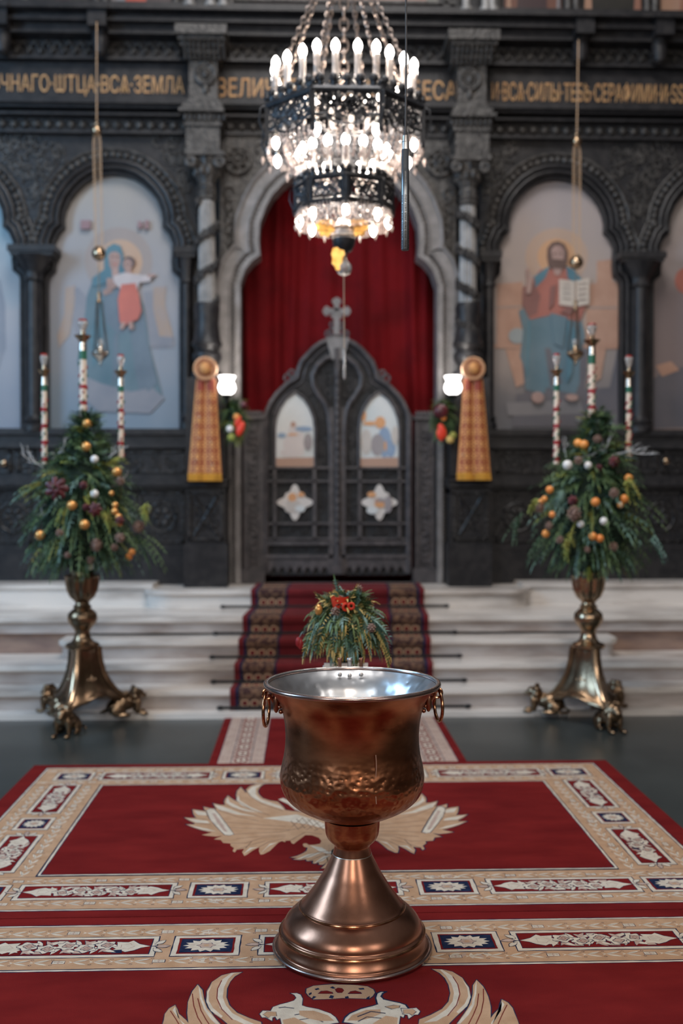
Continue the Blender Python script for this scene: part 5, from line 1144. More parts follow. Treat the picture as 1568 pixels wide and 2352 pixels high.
# foot
foot = [(174, 2090), (179, 2082), (180, 2070), (177, 2058), (172, 2050), (171, 2035), (167, 2010), (164, 1985), (163, 1966), (166, 1958), (165, 1948), (160, 1940), (159, 1915), (154, 1880), (146, 1850), (134, 1815), (124, 1795), (119, 1786), (121, 1779), (117, 1772), (110, 1745), (96, 1695), (84, 1645), (74, 1600), (65, 1560), (57, 1515), (50, 1472), (44.5, 1436)]
fp = [(r * mp, max(0.0032, zq(y - 34 * min(1, max(0, (1780 - y) / 280))) + 0.015 * (y - 1436) / 650)) for r, y in foot]
q = smooth_prof(fp, 2); q[0] = (q[0][0], 0.0032)
MB().lathe([(r, z) for r, z in q], (FX, FY), 128).build('foot', 'copper_smooth', font)
MB().torus((FX, FY, zq(1784) + 0.007), 121 * mp, 0.0035, 128, 8).torus((FX, FY, zq(1958) + 0.011), 166.5 * mp, 0.0050, 128, 8).build('raised_rings', 'ring', font)
MB().torus((FX, FY, 0.0032 + 0.010), 179.5 * mp, 0.008, 128, 10).build('foot_rim', 'rim', font)
MB().lathe([(44.5 * mp, zq(1406)), (44 * mp, zq(1394)), (41.5 * mp, zq(1366)), (41 * mp, zq(1344))], (FX, FY), 64).build('stem_collar', 'copper_smooth', font)
MB().torus((FX, FY, zq(1403)), 44.6 * mp, 0.0015, 64, 6).build('solder_seam', 'solder', font)
# ring handles
for sg, ang, px, py0, py1 in ((-1, 186, 613, 1583, 1664), (1, -6, 996, 1580, 1655)):
    a = math.radians(ang); ux, uy = math.cos(a), math.sin(a); zt = fz(1588)
    base = Vector((FX + ux * 176 * mp, FY + uy * 176 * mp, fz(1606)))
    rot = Matrix.Rotation(a, 3, 'Z')
    mb = MB()
    mb.ell((FX + ux * 0.262, FY + uy * 0.262, fz(1612)), (0.012, 0.012, 0.034), 12, 8)
    mb.tube([Vector((FX + ux * 0.258, FY + uy * 0.258, fz(1625))), Vector((FX + ux * 0.272, FY + uy * 0.272, fz(1606))), Vector((FX + ux * 0.286, FY + uy * 0.286, fz(1592)))], 0.006, 8)
    mb.ell((FX + ux * 0.246, FY + uy * 0.246, fz(1632)), 0.008); mb.ell((FX + ux * 0.25, FY + uy * 0.25 - 0.012, fz(1620)), 0.006)
    mb.build('handle_bracket', 'copper_smooth', font)
    rc = Vector((FX + ux * 0.291, FY + uy * 0.291, fz(1590)))
    MB().torus(rc, 0.017, 0.0042, 24, 8, rot=rot @ Matrix.Rotation(PI / 2, 3, 'X')).build('handle_eye', 'ring', font)
    c = Vector((FX + ux * 0.296, FY + uy * 0.296, fz((py0 + py1) / 2 + 2))); rr = (py1 - py0) / 2 * mp * 0.93
    MB().torus(c, rr, 0.0058, 40, 10, rot=Matrix.Rotation(math.radians(ang + 90 + sg * 14), 3, 'Z') @ Matrix.Rotation(PI / 2, 3, 'X') @ Matrix.Rotation(0, 3, 'Z')).build('handle_ring', 'ring', font)
# small candle sockets on the far side of the rim, and their rivets
for px, k in ((780, 0), (802.5, 1), (829, 2)):
    y = FY + math.sqrt(0.298 ** 2 - (XX(px, 3.86) - FX) ** 2); x = XX(px, y); z0 = ZZ(1536, y, px); z1 = ZZ(1511, y, px)
    r = 0.0068 if k != 1 else 0.0078
    MB().lathe([(r * 0.9, z0 - 0.02), (r, z0 + 0.004), (r, z1 - 0.012), (r * 1.35, z1 - 0.009), (r * 1.35, z1 - 0.002), (r * 1.15, z1), (r * 0.9, z1 - 0.003), (r * 0.8, z1 - 0.02)], (x, y), 20).build('candle_socket', 'copper_smooth' if k != 1 else 'mic_collar', font)
    yr = FY + math.sqrt(0.268 ** 2 - (XX(px, 3.83) - FX) ** 2); MB().ell((XX(px, yr), yr - 0.004, ZZ(1549 + (2 if k == 1 else 0), yr, px)), (0.0085, 0.004, 0.0085), 12, 8).build('rivet', 'mic_collar', font)

# ================================================================== GREENERY
def sprig(mb, base, d, L, w, droop, n=11, m=0, tip=None, flat=None, asp=0.22):
    """a flattened branch: a stem with paired narrow leaflets"""
    d = Vector(d).normalized(); p = Vector(base); st = L / n
    side = d.cross(Vector((0, 0, 1)))
    if side.length < 0.1: side = Vector((1, 0, 0))
    side.normalize(); side = (Matrix.Rotation(random.uniform(-0.7, 0.7), 3, d) @ side)
    vs = []; fs = []; ms = []
    for i in range(n):
        t = i / n; q = p + d * st
        l = w * (1 - t * 0.75) * (0.5 + 0.5 * min(1, t * 5 + 0.3))
        mm = m if (tip is None or t < 0.45) else tip
        for sg in (-1, 1):
            e1 = (side * sg * 0.85 + d * 0.75 + Vector((0, 0, -0.15))).normalized() * l * random.uniform(0.8, 1.2)
            wv = d * (l * asp); b = len(vs)
            vs += [p - wv * 0.3, p + e1 * 0.5 - wv * 0.7, p + e1, p + e1 * 0.55 + wv * 0.8]
            fs.append((b, b + 1, b + 2, b + 3)); ms.append(mm)
        b = len(vs); nn = side * (0.0028 * (1 - t) + 0.0008)
        vs += [p - nn, p + nn, q + nn * 0.9, q - nn * 0.9]; fs.append((b, b + 1, b + 2, b + 3)); ms.append(mm)
        d = (d + Vector((0, 0, -droop * st / max(L, 1e-6) * 3))).normalized(); p = q
    k0 = len(mb.v); mb.v.extend([tuple(v) for v in vs]); mb.f.extend([tuple(i + k0 for i in f) for f in fs]); mb.m.extend(ms)
def thuja(mb, base, d, L, w, droop, n=9, m=0, tip=None):
    """a fan of scaly twigs, for plants close to the camera"""
    d = Vector(d).normalized(); p = Vector(base); st = L / n; side = d.cross(Vector((0, 0, 1)))
    if side.length < 0.1: side = Vector((1, 0, 0))
    side.normalize(); side = Matrix.Rotation(random.uniform(-1.2, 1.2), 3, d) @ side
    for i in range(n):
        t = i / n; l = w * (1 - t * 0.6)
        for sg in (-1, 1):
            sprig(mb, p, side * sg * 1.0 + d * 0.75 + Vector((0, 0, -0.05)), l, l * 0.30, droop * 0.4, 6, m if random.random() < 0.8 or tip is None else tip, tip, asp=0.26)
        sprig(mb, p, d, st * 1.2, 0.012, 0, 2, m)
        d = (d + Vector((0, 0, -droop / n * 2.2))).normalized(); p = p + d * st
    sprig(mb, p, d, w * 0.7, w * 0.2, droop, 5, m if tip is None else tip, tip, asp=0.34)
def pinecone(c, r, name, parent, mt='cone'):
    mb = MB(); rot = Matrix.Rotation(random.uniform(0, 3), 3, 'X') @ Matrix.Rotation(random.uniform(0, 3), 3, 'Z')
    mb.ell(c, (r * 0.6, r * 0.6, r * 0.85), 8, 6, rot=rot)
    for j in range(6):
        t = (j + 0.5) / 6 * PI; n = max(3, int(8 * math.sin(t)))
        for i in range(n):
            a = 2 * PI * (i + 0.5 * (j % 2)) / n; v = rot @ Vector((math.sin(t) * math.cos(a), math.sin(t) * math.sin(a), math.cos(t) * 1.2))
            mb.ell(Vector(c) + v * r * 0.78, (r * 0.22, r * 0.22, r * 0.12), 6, 4, rot=rot)
    return mb.build(name, mt, parent)
def flowerhead(c, r, parent, mt='wine'):
    mb = MB()
    for ring in range(3):
        for i in range(7):
            a = 2 * PI * i / 7 + ring; rr = r * (1 - 0.27 * ring)
            mb.ell(Vector(c) + Vector((math.cos(a) * rr * 0.6, -0.012 * ring, math.sin(a) * rr * 0.6)), (rr * 0.42, 0.008, rr * 0.30), 8, 5, rot=Matrix.Rotation(-a, 3, 'Y'))
    return mb.build('dark_flower', mt, parent)
def twig(mb, p, d, L, r=0.004, lev=2):
    d = Vector(d).normalized(); pts = [Vector(p)]
    for i in range(5):
        d = (d + Vector((random.uniform(-.25, .25), random.uniform(-.2, .2), random.uniform(-.2, .3)))).normalized(); pts.append(pts[-1] + d * L / 5)
    mb.tube(pts, [r * (1 - 0.6 * i / 5) for i in range(6)], 5)
    if lev:
        for k in (1, 2, 3, 4): twig(mb, pts[k], d + Vector((random.uniform(-1, 1), random.uniform(-.6, .6), random.uniform(-.4, .8))), L * 0.45, r * 0.6, lev - 1)

def big_arrangement(px, mir, top_px, label, balls, whites, cones, flowers, twigs_, greens):
    D = 7.12; cx = XX(px, D); zb = ZZ(1322, D, px)
    root = thing('flower_arrangement', (cx, D, zb), label, 'flower arrangement', 'evergreen arrangements on the tall candle stands')
    def pt(x, y, out=0.0): v = W(x, y, D - out); return v
    # half width of the mass at each photo height
    prof = [(962, 14), (985, 26), (1020, 50), (1060, 82), (1100, 110), (1150, 132), (1200, 146), (1240, 148), (1275, 120), (1300, 62), (1318, 30)]
    tx = (top_px - px)
    def hw(y):
        for i in range(len(prof) - 1):
            if prof[i][0] <= y <= prof[i + 1][0]:
                t = (y - prof[i][0]) / (prof[i + 1][0] - prof[i][0]); return prof[i][1] * (1 - t) + prof[i + 1][1] * t
        return 20
    sc = D / FP
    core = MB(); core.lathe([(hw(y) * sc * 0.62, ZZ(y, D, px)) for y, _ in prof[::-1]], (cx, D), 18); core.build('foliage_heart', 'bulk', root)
    mb = MB()
    for i in range(560):
        y = random.choice([random.uniform(968, 1120), random.uniform(1060, 1290), random.uniform(1100, 1290)])
        a = random.uniform(0, 2 * PI)
        if math.sin(a) > 0.35 and random.random() < 0.6: a = -a
        R_ = hw(y) * sc; z = ZZ(y, D, px); tt = (y - 962) / 340
        cxx = cx + tx * sc * max(0, 1 - tt * 2.2)
        base = Vector((cxx + math.cos(a) * R_ * 0.50, D + math.sin(a) * R_ * 0.50, z + 0.03)); up = 0.9 * (1 - tt * 2.0) if tt < 0.5 else -0.55 * (tt - 0.5) * 2
        d = Vector((math.cos(a), math.sin(a), up + random.uniform(-0.25, 0.25)))
        L_ = max(0.09, R_ * random.uniform(0.42, 0.72)) * (1.0 if tt < 0.6 else 1.1)
        g = random.random(); m = 0 if g < 0.42 else 1 if g < 0.86 else 2 if g < 0.90 else 3
        thuja(mb, base, d, L_ * 0.85, random.uniform(0.045, 0.075), 0.15 + tt * 0.35, 6, m)
    for (x, y, dx, dz, L_, m) in greens:
        for k in range(4):
            c = pt(x, y, 0.30 if m in (2, 3) else 0.2); thuja(mb, c + Vector((random.uniform(-.03, .03),) * 3), (dx + random.uniform(-.35, .35), -0.35, dz + random.uniform(-.35, .35)), L_ * random.uniform(.6, .9), 0.045, 0.3, 6, m)
    mb.build('foliage', ['green', 'green2', 'green3', 'green4'], root, smooth=False, recalc=False)
    for x, y, r in balls: MB().ell(pt(x, y, (hw(y) ** 2 - min(hw(y) * .95, abs(x - px - tx * 0.3)) ** 2) ** 0.5 * sc * 0.92 + 0.03), r * sc, 16, 10).build('orange_ball', 'orange' if (mir or random.random() < 0.3) else 'amber', root)
    for x, y, r in whites: MB().ell(pt(x, y, hw(y) * sc * 0.85 + 0.02), r * sc, 14, 9).build('white_bauble', 'white', root)
    for x, y, r in cones: pinecone(pt(x, y, (hw(y) ** 2 - min(hw(y) * .95, abs(x - px)) ** 2) ** 0.5 * sc * 0.92 + 0.04), r * sc, 'pinecone', root)
    for x, y, r in flowers: flowerhead(pt(x, y, hw(y) * sc * 0.85 + 0.04), r * sc, root)
    for x, y, dx, dz, L_ in twigs_: mb = MB(); twig(mb, pt(x, y, 0.12), (dx, -0.3, dz), L_); mb.build('white_twig', 'twig', root)
    return root
big_arrangement(192, False, 200, 'tall evergreen arrangement with gold balls on the left candle stand',
    [(200, 973, 11), (198, 1026, 11), (268, 1084, 11), (165, 1161, 11), (194, 1205, 11), (92, 1229, 11), (264, 1160, 7), (263, 1175, 8), (272, 1187, 8), (275, 1202, 7), (303, 1268, 8), (296, 1279, 8), (256, 1133, 6)],
    [(217, 1055, 9), (217, 1134, 9), (205, 1300, 10)], [(221, 1252, 14), (155, 1275, 8), (263, 1257, 9), (275, 1235, 12), (208, 1287, 10), (137, 1224, 9), (276, 1105, 11), (318, 1210, 14)],
    [(130, 1122, 26), (192, 1115, 10), (218, 1170, 16), (198, 1165, 9), (275, 1195, 10)], [(100, 1075, -0.8, 0.6, 0.18), (120, 1055, 0.8, 0.5, 0.15), (235, 1120, 1, 0, 0.17), (90, 1150, 0.1, -0.8, 0.12), (250, 1050, 0.8, 0.4, 0.12)],
    [(95, 1110, -0.9, -0.1, 0.20, 2), (60, 1125, -0.9, -0.35, 0.12, 3), (185, 1125, -0.2, -0.9, 0.2, 1), (205, 1130, 0.3, -0.9, 0.2, 2), (120, 1240, -0.3, -0.9, 0.22, 1), (240, 1170, 0.5, -0.7, 0.18, 2), (330, 1160, 0.1, -1, 0.12, 2), (250, 1065, 0.6, 0.2, 0.12, 2), (315, 1230, 0.7, -0.8, 0.3, 0), (330, 1240, 0.9, -0.7, 0.28, 1), (190, 1290, -0.2, -0.9, 0.18, 1), (150, 1160, -0.2, -0.8, 0.16, 2)])
big_arrangement(1352, True, 1372, 'tall evergreen arrangement with orange fruit on the right candle stand',
    [(1327, 1018, 10), (1341, 1021, 10), (1443, 1099, 10), (1262, 1125, 9), (1367, 1153, 10), (1433, 1146, 10), (1241, 1154, 8), (1250, 1146, 7), (1253, 1226, 9), (1361, 1232, 9), (1377, 1237, 9), (1268, 1182, 8), (1424, 1160, 7)],
    [(1303, 1068, 11), (1350, 1069, 9), (1386, 1197, 9), (1333, 1204, 8)], [(1318, 1180, 17), (1237, 1165, 14), (1372, 1008, 11), (1410, 1133, 12), (1408, 1256, 11), (1348, 1262, 8), (1260, 1208, 10), (1328, 1058, 10), (1285, 1240, 9)],
    [(1410, 1060, 14), (1375, 1075, 9), (1315, 1150, 12)], [(1300, 1050, -0.4, 0.8, 0.14), (1320, 1050, 1, 0.1, 0.2), (1400, 1045, 1, 0.2, 0.2), (1390, 1040, 0.2, 0.9, 0.14), (1450, 1040, 1, -0.1, 0.14)],
    [(1290, 1125, -0.2, -0.9, 0.18, 3), (1355, 1120, 0.1, -0.9, 0.2, 1), (1303, 1230, 0, -0.9, 0.16, 2), (1228, 1150, -0.5, -0.6, 0.1, 2), (1440, 1100, 0.5, -0.9, 0.22, 2), (1195, 1180, -0.5, -0.9, 0.25, 0), (1480, 1210, 0.6, -0.8, 0.3, 0), (1470, 1150, 0.7, -0.6, 0.3, 1), (1500, 1230, 0.5, -0.9, 0.22, 3), (1390, 1260, 0.4, -0.9, 0.2, 1), (1240, 1230, -0.5, -0.9, 0.22, 0), (1370, 960, 0.3, 0.8, 0.08, 1), (1400, 990, 0.9, 0.2, 0.12, 1), (1350, 1305, 0.2, -0.5, 0.08, 2)])

# ================================================================== CANDLE STANDS
def lion(mb, c, ang, s=1.0):
    """crouching lion facing outwards"""
    R_ = Matrix.Rotation(ang, 3, 'Z'); c = Vector(c)
    def e(x, y, z, rx, ry, rz, tilt=0): mb.ell(c + R_ @ Vector((x * s, y * s, z * s)), (rx * s, ry * s, rz * s), 12, 8, rot=R_ @ Matrix.Rotation(tilt, 3, 'Y'))
    e(-0.03, 0, 0.085, 0.085, 0.052, 0.05, 0.25); e(-0.09, 0, 0.065, 0.05, 0.06, 0.05)
    e(0.055, 0, 0.125, 0.048, 0.055, 0.062); e(0.085, 0, 0.145, 0.035, 0.034, 0.035); e(0.118, 0, 0.132, 0.022, 0.022, 0.016)
    for sy in (-1, 1):
        e(0.06, sy * 0.035, 0.185, 0.01, 0.012, 0.014); e(0.07, sy * 0.04, 0.07, 0.022, 0.02, 0.06, 0.15); e(0.11, sy * 0.042, 0.014, 0.035, 0.02, 0.014)
        e(-0.07, sy * 0.05, 0.045, 0.05, 0.022, 0.042); e(-0.03, sy * 0.06, 0.014, 0.05, 0.018, 0.013); e(0.1, sy * 0.018, 0.155, 0.006, 0.006, 0.006)
    for k in range(10): t = 2 * PI * k / 10; e(0.048, 0.05 * math.cos(t), 0.13 + 0.058 * math.sin(t), 0.016, 0.018, 0.018)
    mb.tube([c + R_ @ Vector(v) * s for v in ((-0.13, 0, 0.05), (-0.17, 0.02, 0.03), (-0.16, 0.06, 0.02), (-0.10, 0.09, 0.02))], 0.010 * s, 6)
def candle_stand(px, base_ang, label):
    D = 7.13; cx = XX(px, D); sc = D / FP
    z = lambda y: ZZ(y, D, px); r = lambda w: w * sc
    root = thing('candle_stand', (cx, D, -0.008), label, 'candle stand')
    # three-sided flaring pedestal
    vs = []; fs = []; seg = 72; lv = [(1486, 35), (1500, 36), (1520, 39), (1545, 45), (1565, 54), (1585, 67), (1600, 82), (1612, 96)]
    zlift = 0.0
    for j, (y, w) in enumerate(lv):
        for i in range(seg):
            a = 2 * PI * i / seg; k = (0.5 + 0.5 * math.cos(3 * (a - base_ang))); f = 0.66 + 0.10 * k + 0.24 * k ** 5
            rr = r(w) * (f if j else 0.9 - 0.1 * (1 - k)); low = (0.055 * (1 - k) * (j / (len(lv) - 1)) ** 4)
            sk = 0.012 * abs(math.sin(6 * (a - base_ang))) * (j == len(lv) - 1)
            vs.append((cx + rr * math.cos(a), D + rr * math.sin(a), z(y) + low + sk))
    for j in range(len(lv) - 1):
        for i in range(seg): k = (i + 1) % seg; fs.append((j * seg + i, j * seg + k, (j + 1) * seg + k, (j + 1) * seg + i))
    fs.append(tuple(range(seg))); mb = MB().add(vs, fs)
    o = mb.build('pedestal', 'brass', root, angle=60)
    sm = o.modifiers.new('wall', 'SOLIDIFY'); sm.thickness = 0.008; sm.offset = -1
    # ridge legs down to the lions
    for k in range(3):
        a = base_ang + 2 * PI * k / 3; u = Vector((math.cos(a), math.sin(a), 0)); mb = MB()
        pts = []; w = []
        for (y, ww) in [(1486, 34), (1520, 38), (1550, 46), (1575, 60), (1595, 76), (1606, 92), (1606, 104)]:
            pts.append(Vector((cx, D, z(y))) + u * r(ww)); w.append(0.028)
        pts[-1].z += 0.01; mb.tube(pts, w, 10, sq=0.6); mb.build('ridge_leg', 'brass_bright' if k == 0 else 'brass', root)  # front leg gets the brighter brass, a highlight put into its colour
        gz = -0.008 if (D + math.sin(a) * r(106)) < 7.2 else 0.03
        mb = MB(); lp = Vector((cx, D, gz)) + u * r(100); lion(mb, lp, a, 1.02)
        o = mb.build('lion_foot', 'brass', root)
        rm = o.modifiers.new('fuse', 'REMESH'); rm.mode = 'VOXEL'; rm.voxel_size = 0.006; rm.use_smooth_shade = True
        MB().ell((cx + u.x * r(46) * 0.9, D + u.y * r(46) * 0.9, z(1555)), 0.001).v
    for k in range(3):
        a = base_ang + PI / 3 + 2 * PI * k / 3; u = Vector((math.cos(a), math.sin(a), 0)); c = Vector((cx, D, z(1560))) + u * r(30)
        mb = MB(); mb.ell(c, (0.018, 0.018, 0.026)); mb.ell(c + Vector((0, 0, 0.028)), 0.01); mb.ell(c + Vector((0, 0, -0.03)), 0.012)
        for sg in (-1, 1): mb.ell(c + Vector((-u.y * 0.03 * sg, u.x * 0.03 * sg, 0.008)), (0.016, 0.016, 0.010))
        mb.build('cherub_boss', 'brass_bright', root)
    MB().lathe([(r(34), z(1489)), (r(38), z(1486)), (r(38), z(1480)), (r(35), z(1477)), (r(26), z(1474)), (r(20), z(1466)), (r(17), z(1455)), (r(17), z(1448)), (r(22), z(1441)), (r(30), z(1432)), (r(34), z(1420)), (r(32), z(1409)), (r(25), z(1402)), (r(19), z(1397)), (r(21), z(1393)), (r(16), z(1388)), (r(15), z(1380))], (cx, D), 40).build('baluster', 'brass_bright' if px > 800 else 'brass', root)
    MB().lathe([(r(15), z(1384)), (r(19), z(1379)), (r(28), z(1371)), (r(35), z(1356)), (r(38), z(1340)), (r(38.5), z(1328)), (r(39.5), z(1323)), (r(38), z(1321)), (r(35), z(1324)), (r(33), z(1345)), (r(10), z(1362))], (cx, D), 80, flute=12, fd=0.12, frange=(z(1372), z(1326))).build('gadrooned_cup', 'brass_bright' if px > 800 else 'brass', root)
    MB().lathe([(r(24), z(1350)), (r(27), z(1312)), (r(25), z(1306)), (r(22), z(1312)), (r(20), z(1345))], (cx, D), 40, flute=12, fd=0.1).build('inner_cup', 'brass', root)
    MB().tube([(cx, D, z(1350)), (cx, D, z(960 if px < 800 else 975))], 0.022, 10).build('pole', 'brass', root)
    for dx in (-89, 87) if px < 800 else (-74, 90):
        MB().tube([(cx, D, z(1190)), (cx + dx * sc * 0.5, D, z(1205)), (cx + dx * sc, D, z(1140)), (cx + dx * sc, D, z(1080))], 0.012, 8).build('arm', 'brass', root)
    return root
candle_stand(188, math.radians(-98), 'ornate brass stand with lion feet, left of the stair carpet')
candle_stand(1352, math.radians(-78), 'ornate brass stand with lion feet, right of the stair carpet')

def tall_candle(px, ytop, ybot, wpx, label):
    D = 7.12; sc = D / FP; cx = XX(px, D, ytop); z = lambda y: ZZ(y, D, px); R_ = wpx / 2 * sc
    root = thing('painted_candle', (cx, D, z(ybot)), label, 'candle', 'painted processional candles')
    H = ybot - ytop; y0 = ytop + 0.15 * 250
    zb, zt = z(ybot), z(ytop + (56 if wpx > 15 else 48))
    MB().lathe([(R_, zb), (R_ * 0.92, zt)], (cx, D), 20).build('shaft', 'wax', root)
    # painted bands and winding leaf ornament
    rr = R_ * 1.0
    def ringb(ya, yb, mt, nm): MB().lathe([(rr * 1.03, z(yb)), (rr * 1.03, z(ya))], (cx, D), 20).build(nm, mt, root)
    g0 = ytop + (56 if wpx > 15 else 48)
    ringb(g0 + 17, g0 + 37 if wpx > 15 else g0 + 30, 'cgreen', 'green_band')
    y = g0 + 95 if wpx > 15 else g0 + 68; bands = []
    while y < ybot - 6: bands.append(y); ringb(y, y + 9, 'cred', 'red_band'); y += 37 if wpx > 15 else 38
    mb = MB(); mbg = MB()
    for k in range(int((zt - zb) / 0.028)):
        zz_ = zb + k * 0.028 + 0.01; a = k * 1.25
        if zz_ > z(g0 + 40): break
        for mbx, da in ((mb, 0), (mbg, PI * 0.8)):
            c = Vector((cx + rr * math.cos(a + da), D + rr * math.sin(a + da), zz_)); mbx.ell(c, (0.007, 0.007, 0.016), 6, 5, rot=Matrix.Rotation(0.6, 3, 'X') @ Matrix.Rotation(0.5, 3, 'Y'))
    mb.build('red_leaf_ornament', 'cred', root); mbg.build('green_leaf_ornament', 'cgreen', root)
    MB().lathe([(rr * 1.06, z(g0 + 17)), (rr * 0.95, z(g0)), (rr * 0.95, z(g0 - 2))], (cx, D), 20).build('metal_sleeve', 'silver', root)
    k = wpx / 17
    MB().lathe([(7 * sc * k, z(g0 + 2)), (9 * sc * k, z(g0 - 6)), (14 * sc * k, z(g0 - 12)), (19 * sc * k, z(g0 - 17)), (19.5 * sc * k, z(g0 - 18)), (13 * sc * k, z(g0 - 16)), (7 * sc * k, z(g0 - 16)), (6 * sc * k, z(g0 - 24)), (5 * sc * k, z(g0 - 30))], (cx, D), 24).build('drip_cup', 'brass_bright', root)
    MB().lathe([(4 * sc, z(g0 - 26)), (7 * sc * k, z(g0 - 32)), (10.5 * sc * k, z(g0 - 40)), (11.5 * sc * k, z(g0 - 47)), (9.5 * sc * k, z(g0 - 52))], (cx, D), 16, flute=6, fd=0.12).build('glass_cup', 'glass_c', root)
    MB().lathe([(9.4 * sc * k, z(g0 - 50)), (10.5 * sc * k, z(g0 - 53)), (9 * sc * k, z(g0 - 56)), (6 * sc * k, z(g0 - 53))], (cx, D), 16, flute=6, fd=0.15).build('red_glass_lip', 'glass_r', root)
    for i in range(5): a = 2 * PI * i / 5 + 0.4; MB().ell((cx + math.cos(a) * 9.5 * sc * k, D + math.sin(a) * 9.5 * sc * k, z(g0 - 47)), (0.008, 0.008, 0.010), 8, 6).build('glass_knob', 'glass_c', root)
tall_candle(101, 820, 1066, 13, 'short painted candle, left of the tallest one on the left stand')
tall_candle(190, 733, 990, 17, 'tallest painted candle in the middle of the left stand')
tall_candle(277, 822, 1050, 13, 'short painted candle, right of the tallest one on the left stand')
tall_candle(1278, 820, 1066, 13, 'short painted candle, left of the tallest one on the right stand')
tall_candle(1359, 743, 990, 17, 'tallest painted candle in the middle of the right stand')
tall_candle(1444, 824, 1050, 13, 'short painted candle, right of the tallest one on the right stand')

# ================================================================== MIDDLE ARRANGEMENT on its pedestal, behind the font
DM = 4.45; sc = DM / FP; mcx = XX(800, DM)
ps = thing('flower_pedestal', (mcx, DM, 0.0032), 'slim dark pedestal hidden behind the font, holding the small flower arrangement', 'pedestal')
zt = ZZ(1536, DM, 800)
MB().lathe([(0.075, 0.0032), (0.075, 0.025), (0.03, 0.04), (0.016, 0.08), (0.016, zt - 0.06), (0.05, zt - 0.02), (0.09, zt - 0.012), (0.09, zt - 0.004)], (mcx, DM), 32).build('stem', 'iron', ps)
tag(MB().box(XX(742, DM), XX(846, DM), DM - 0.10, DM + 0.08, zt - 0.004, zt + 0.001).box(XX(744, DM - .1), XX(845, DM - .1), DM - 0.104, DM - 0.09, zt - 0.03, ZZ(1523, DM - 0.1, 800)).build('napkin', 'paper', None, smooth=False, origin=(mcx, DM, zt)), 'white napkin under the small flower arrangement', 'napkin')
arr = thing('flower_arrangement', (XX(793, DM), DM, zt + 0.001), 'small drooping cedar arrangement with a red candle cup, just behind the font', 'flower arrangement')
acx = XX(793, DM); zc = ZZ(1430, DM, 793)
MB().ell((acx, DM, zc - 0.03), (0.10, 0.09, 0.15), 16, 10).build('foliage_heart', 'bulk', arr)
MB().lathe([(0.055, zt + 0.001), (0.07, zt + 0.04), (0.075, zt + 0.06)], (acx, DM), 20).build('pot', 'iron', arr)
mb = MB()
for i in range(300):
    a = random.uniform(0, 2 * PI)
    if math.sin(a) > 0.2 and random.random() < 0.6: a = -a
    t = random.random() ** 0.8; up = 1.15 - 1.5 * t; R_ = 0.015 + 0.085 * t
    base = Vector((acx + R_ * math.cos(a), DM + R_ * math.sin(a), zc + 0.10 - 0.13 * t))
    g = random.random(); L_ = random.uniform(0.085, 0.13) if t > 0.35 else random.uniform(0.05, 0.085)
    dr = 0.5 if t > 0.35 else 0.15; w_ = random.uniform(0.045, 0.066)
    if g < 0.42: thuja(mb, base, (math.cos(a), math.sin(a), up), L_, w_, dr, 8, 0 if g < .16 else 1, None)
    elif g < 0.62: thuja(mb, base, (math.cos(a), math.sin(a), up), L_, w_, dr, 8, 3, None)
    else: thuja(mb, base, (math.cos(a), math.sin(a), up - 0.1), L_, w_, dr + 0.15, 8, 1, 4)
def th_px(x, y, out, dx, dz, L_, w, m, tip, droop=0.7, rep=2):
    for _ in range(rep): thuja(mb, W(x + random.uniform(-3, 3), y, DM - out), (dx + random.uniform(-.1, .1), -0.25, dz + random.uniform(-.1, .1)), L_, w, droop, 9, m, tip)
th_px(780, 1390, 0.02, -0.12, 1, 0.12, 0.035, 3, 1, 0.05); th_px(800, 1390, 0.02, 0.3, 1, 0.09, 0.03, 1, 4, 0.1); th_px(755, 1395, 0.02, -0.6, 0.9, 0.08, 0.03, 0, 4, 0.1)
for x, y, dx, dz, tip in ((790, 1440, 0.0, -1, 4), (810, 1430, 0.2, -1, 4), (825, 1445, 0.2, -1, 4), (840, 1440, 0.3, -1, 4), (745, 1440, -0.5, -1, 4), (730, 1430, -0.6, -0.8, None), (770, 1445, -0.2, -1, None), (760, 1450, -0.1, -1, None), (860, 1430, 0.7, -0.6, None), (870, 1450, 0.7, -0.9, 4), (720, 1450, -0.6, -1, 4), (815, 1470, 0.0, -1, 4), (850, 1420, 0.9, -0.3, None), (775, 1480, -.1, -1, 4), (880, 1470, 0.5, -1, 4)):
    th_px(x, y, 0.13, dx, dz, 0.12, 0.036, 3 if tip is None else 1, tip, 0.5)
mb.build('foliage', ['green', 'green2', 'green3', 'green4', 'goldtip'], arr, smooth=False, recalc=False)
c = W(780, 1382, DM - 0.08); MB().lathe([(0.030, -0.024), (0.040, 0.022), (0.036, 0.022), (0.027, -0.018)], (c.x, c.y, c.z), 28).build('red_candle_cup', 'ribbon', arr)
c = W(794, 1394, DM - 0.12); MB().torus(c, 0.014, 0.006, 18, 6, rot=Matrix.Rotation(PI / 2, 3, 'X') @ Matrix.Rotation(0.4, 3, 'Y')).torus(c + Vector((0.022, 0, 0.004)), 0.012, 0.006, 18, 6, rot=Matrix.Rotation(PI / 2, 3, 'X')).build('red_bow', 'ribbon', arr)
pinecone(W(770, 1405, DM - 0.13), 0.021, 'pinecone', arr); pinecone(W(824, 1352, DM - 0.02), 0.018, 'pinecone', arr); pinecone(W(853, 1442, DM - 0.15), 0.02, 'pinecone', arr)
MB().ell(W(731, 1401, DM - 0.09), (0.017, 0.017, 0.024), 14, 9).build('dried_orange', 'amber', arr)
for x, y in ((690, 1480), (741, 1460), (685, 1475)): MB().ell(W(x, y, DM - 0.06), (0.012, 0.006, 0.022), 10, 7).build('red_leaf', 'cred', arr)

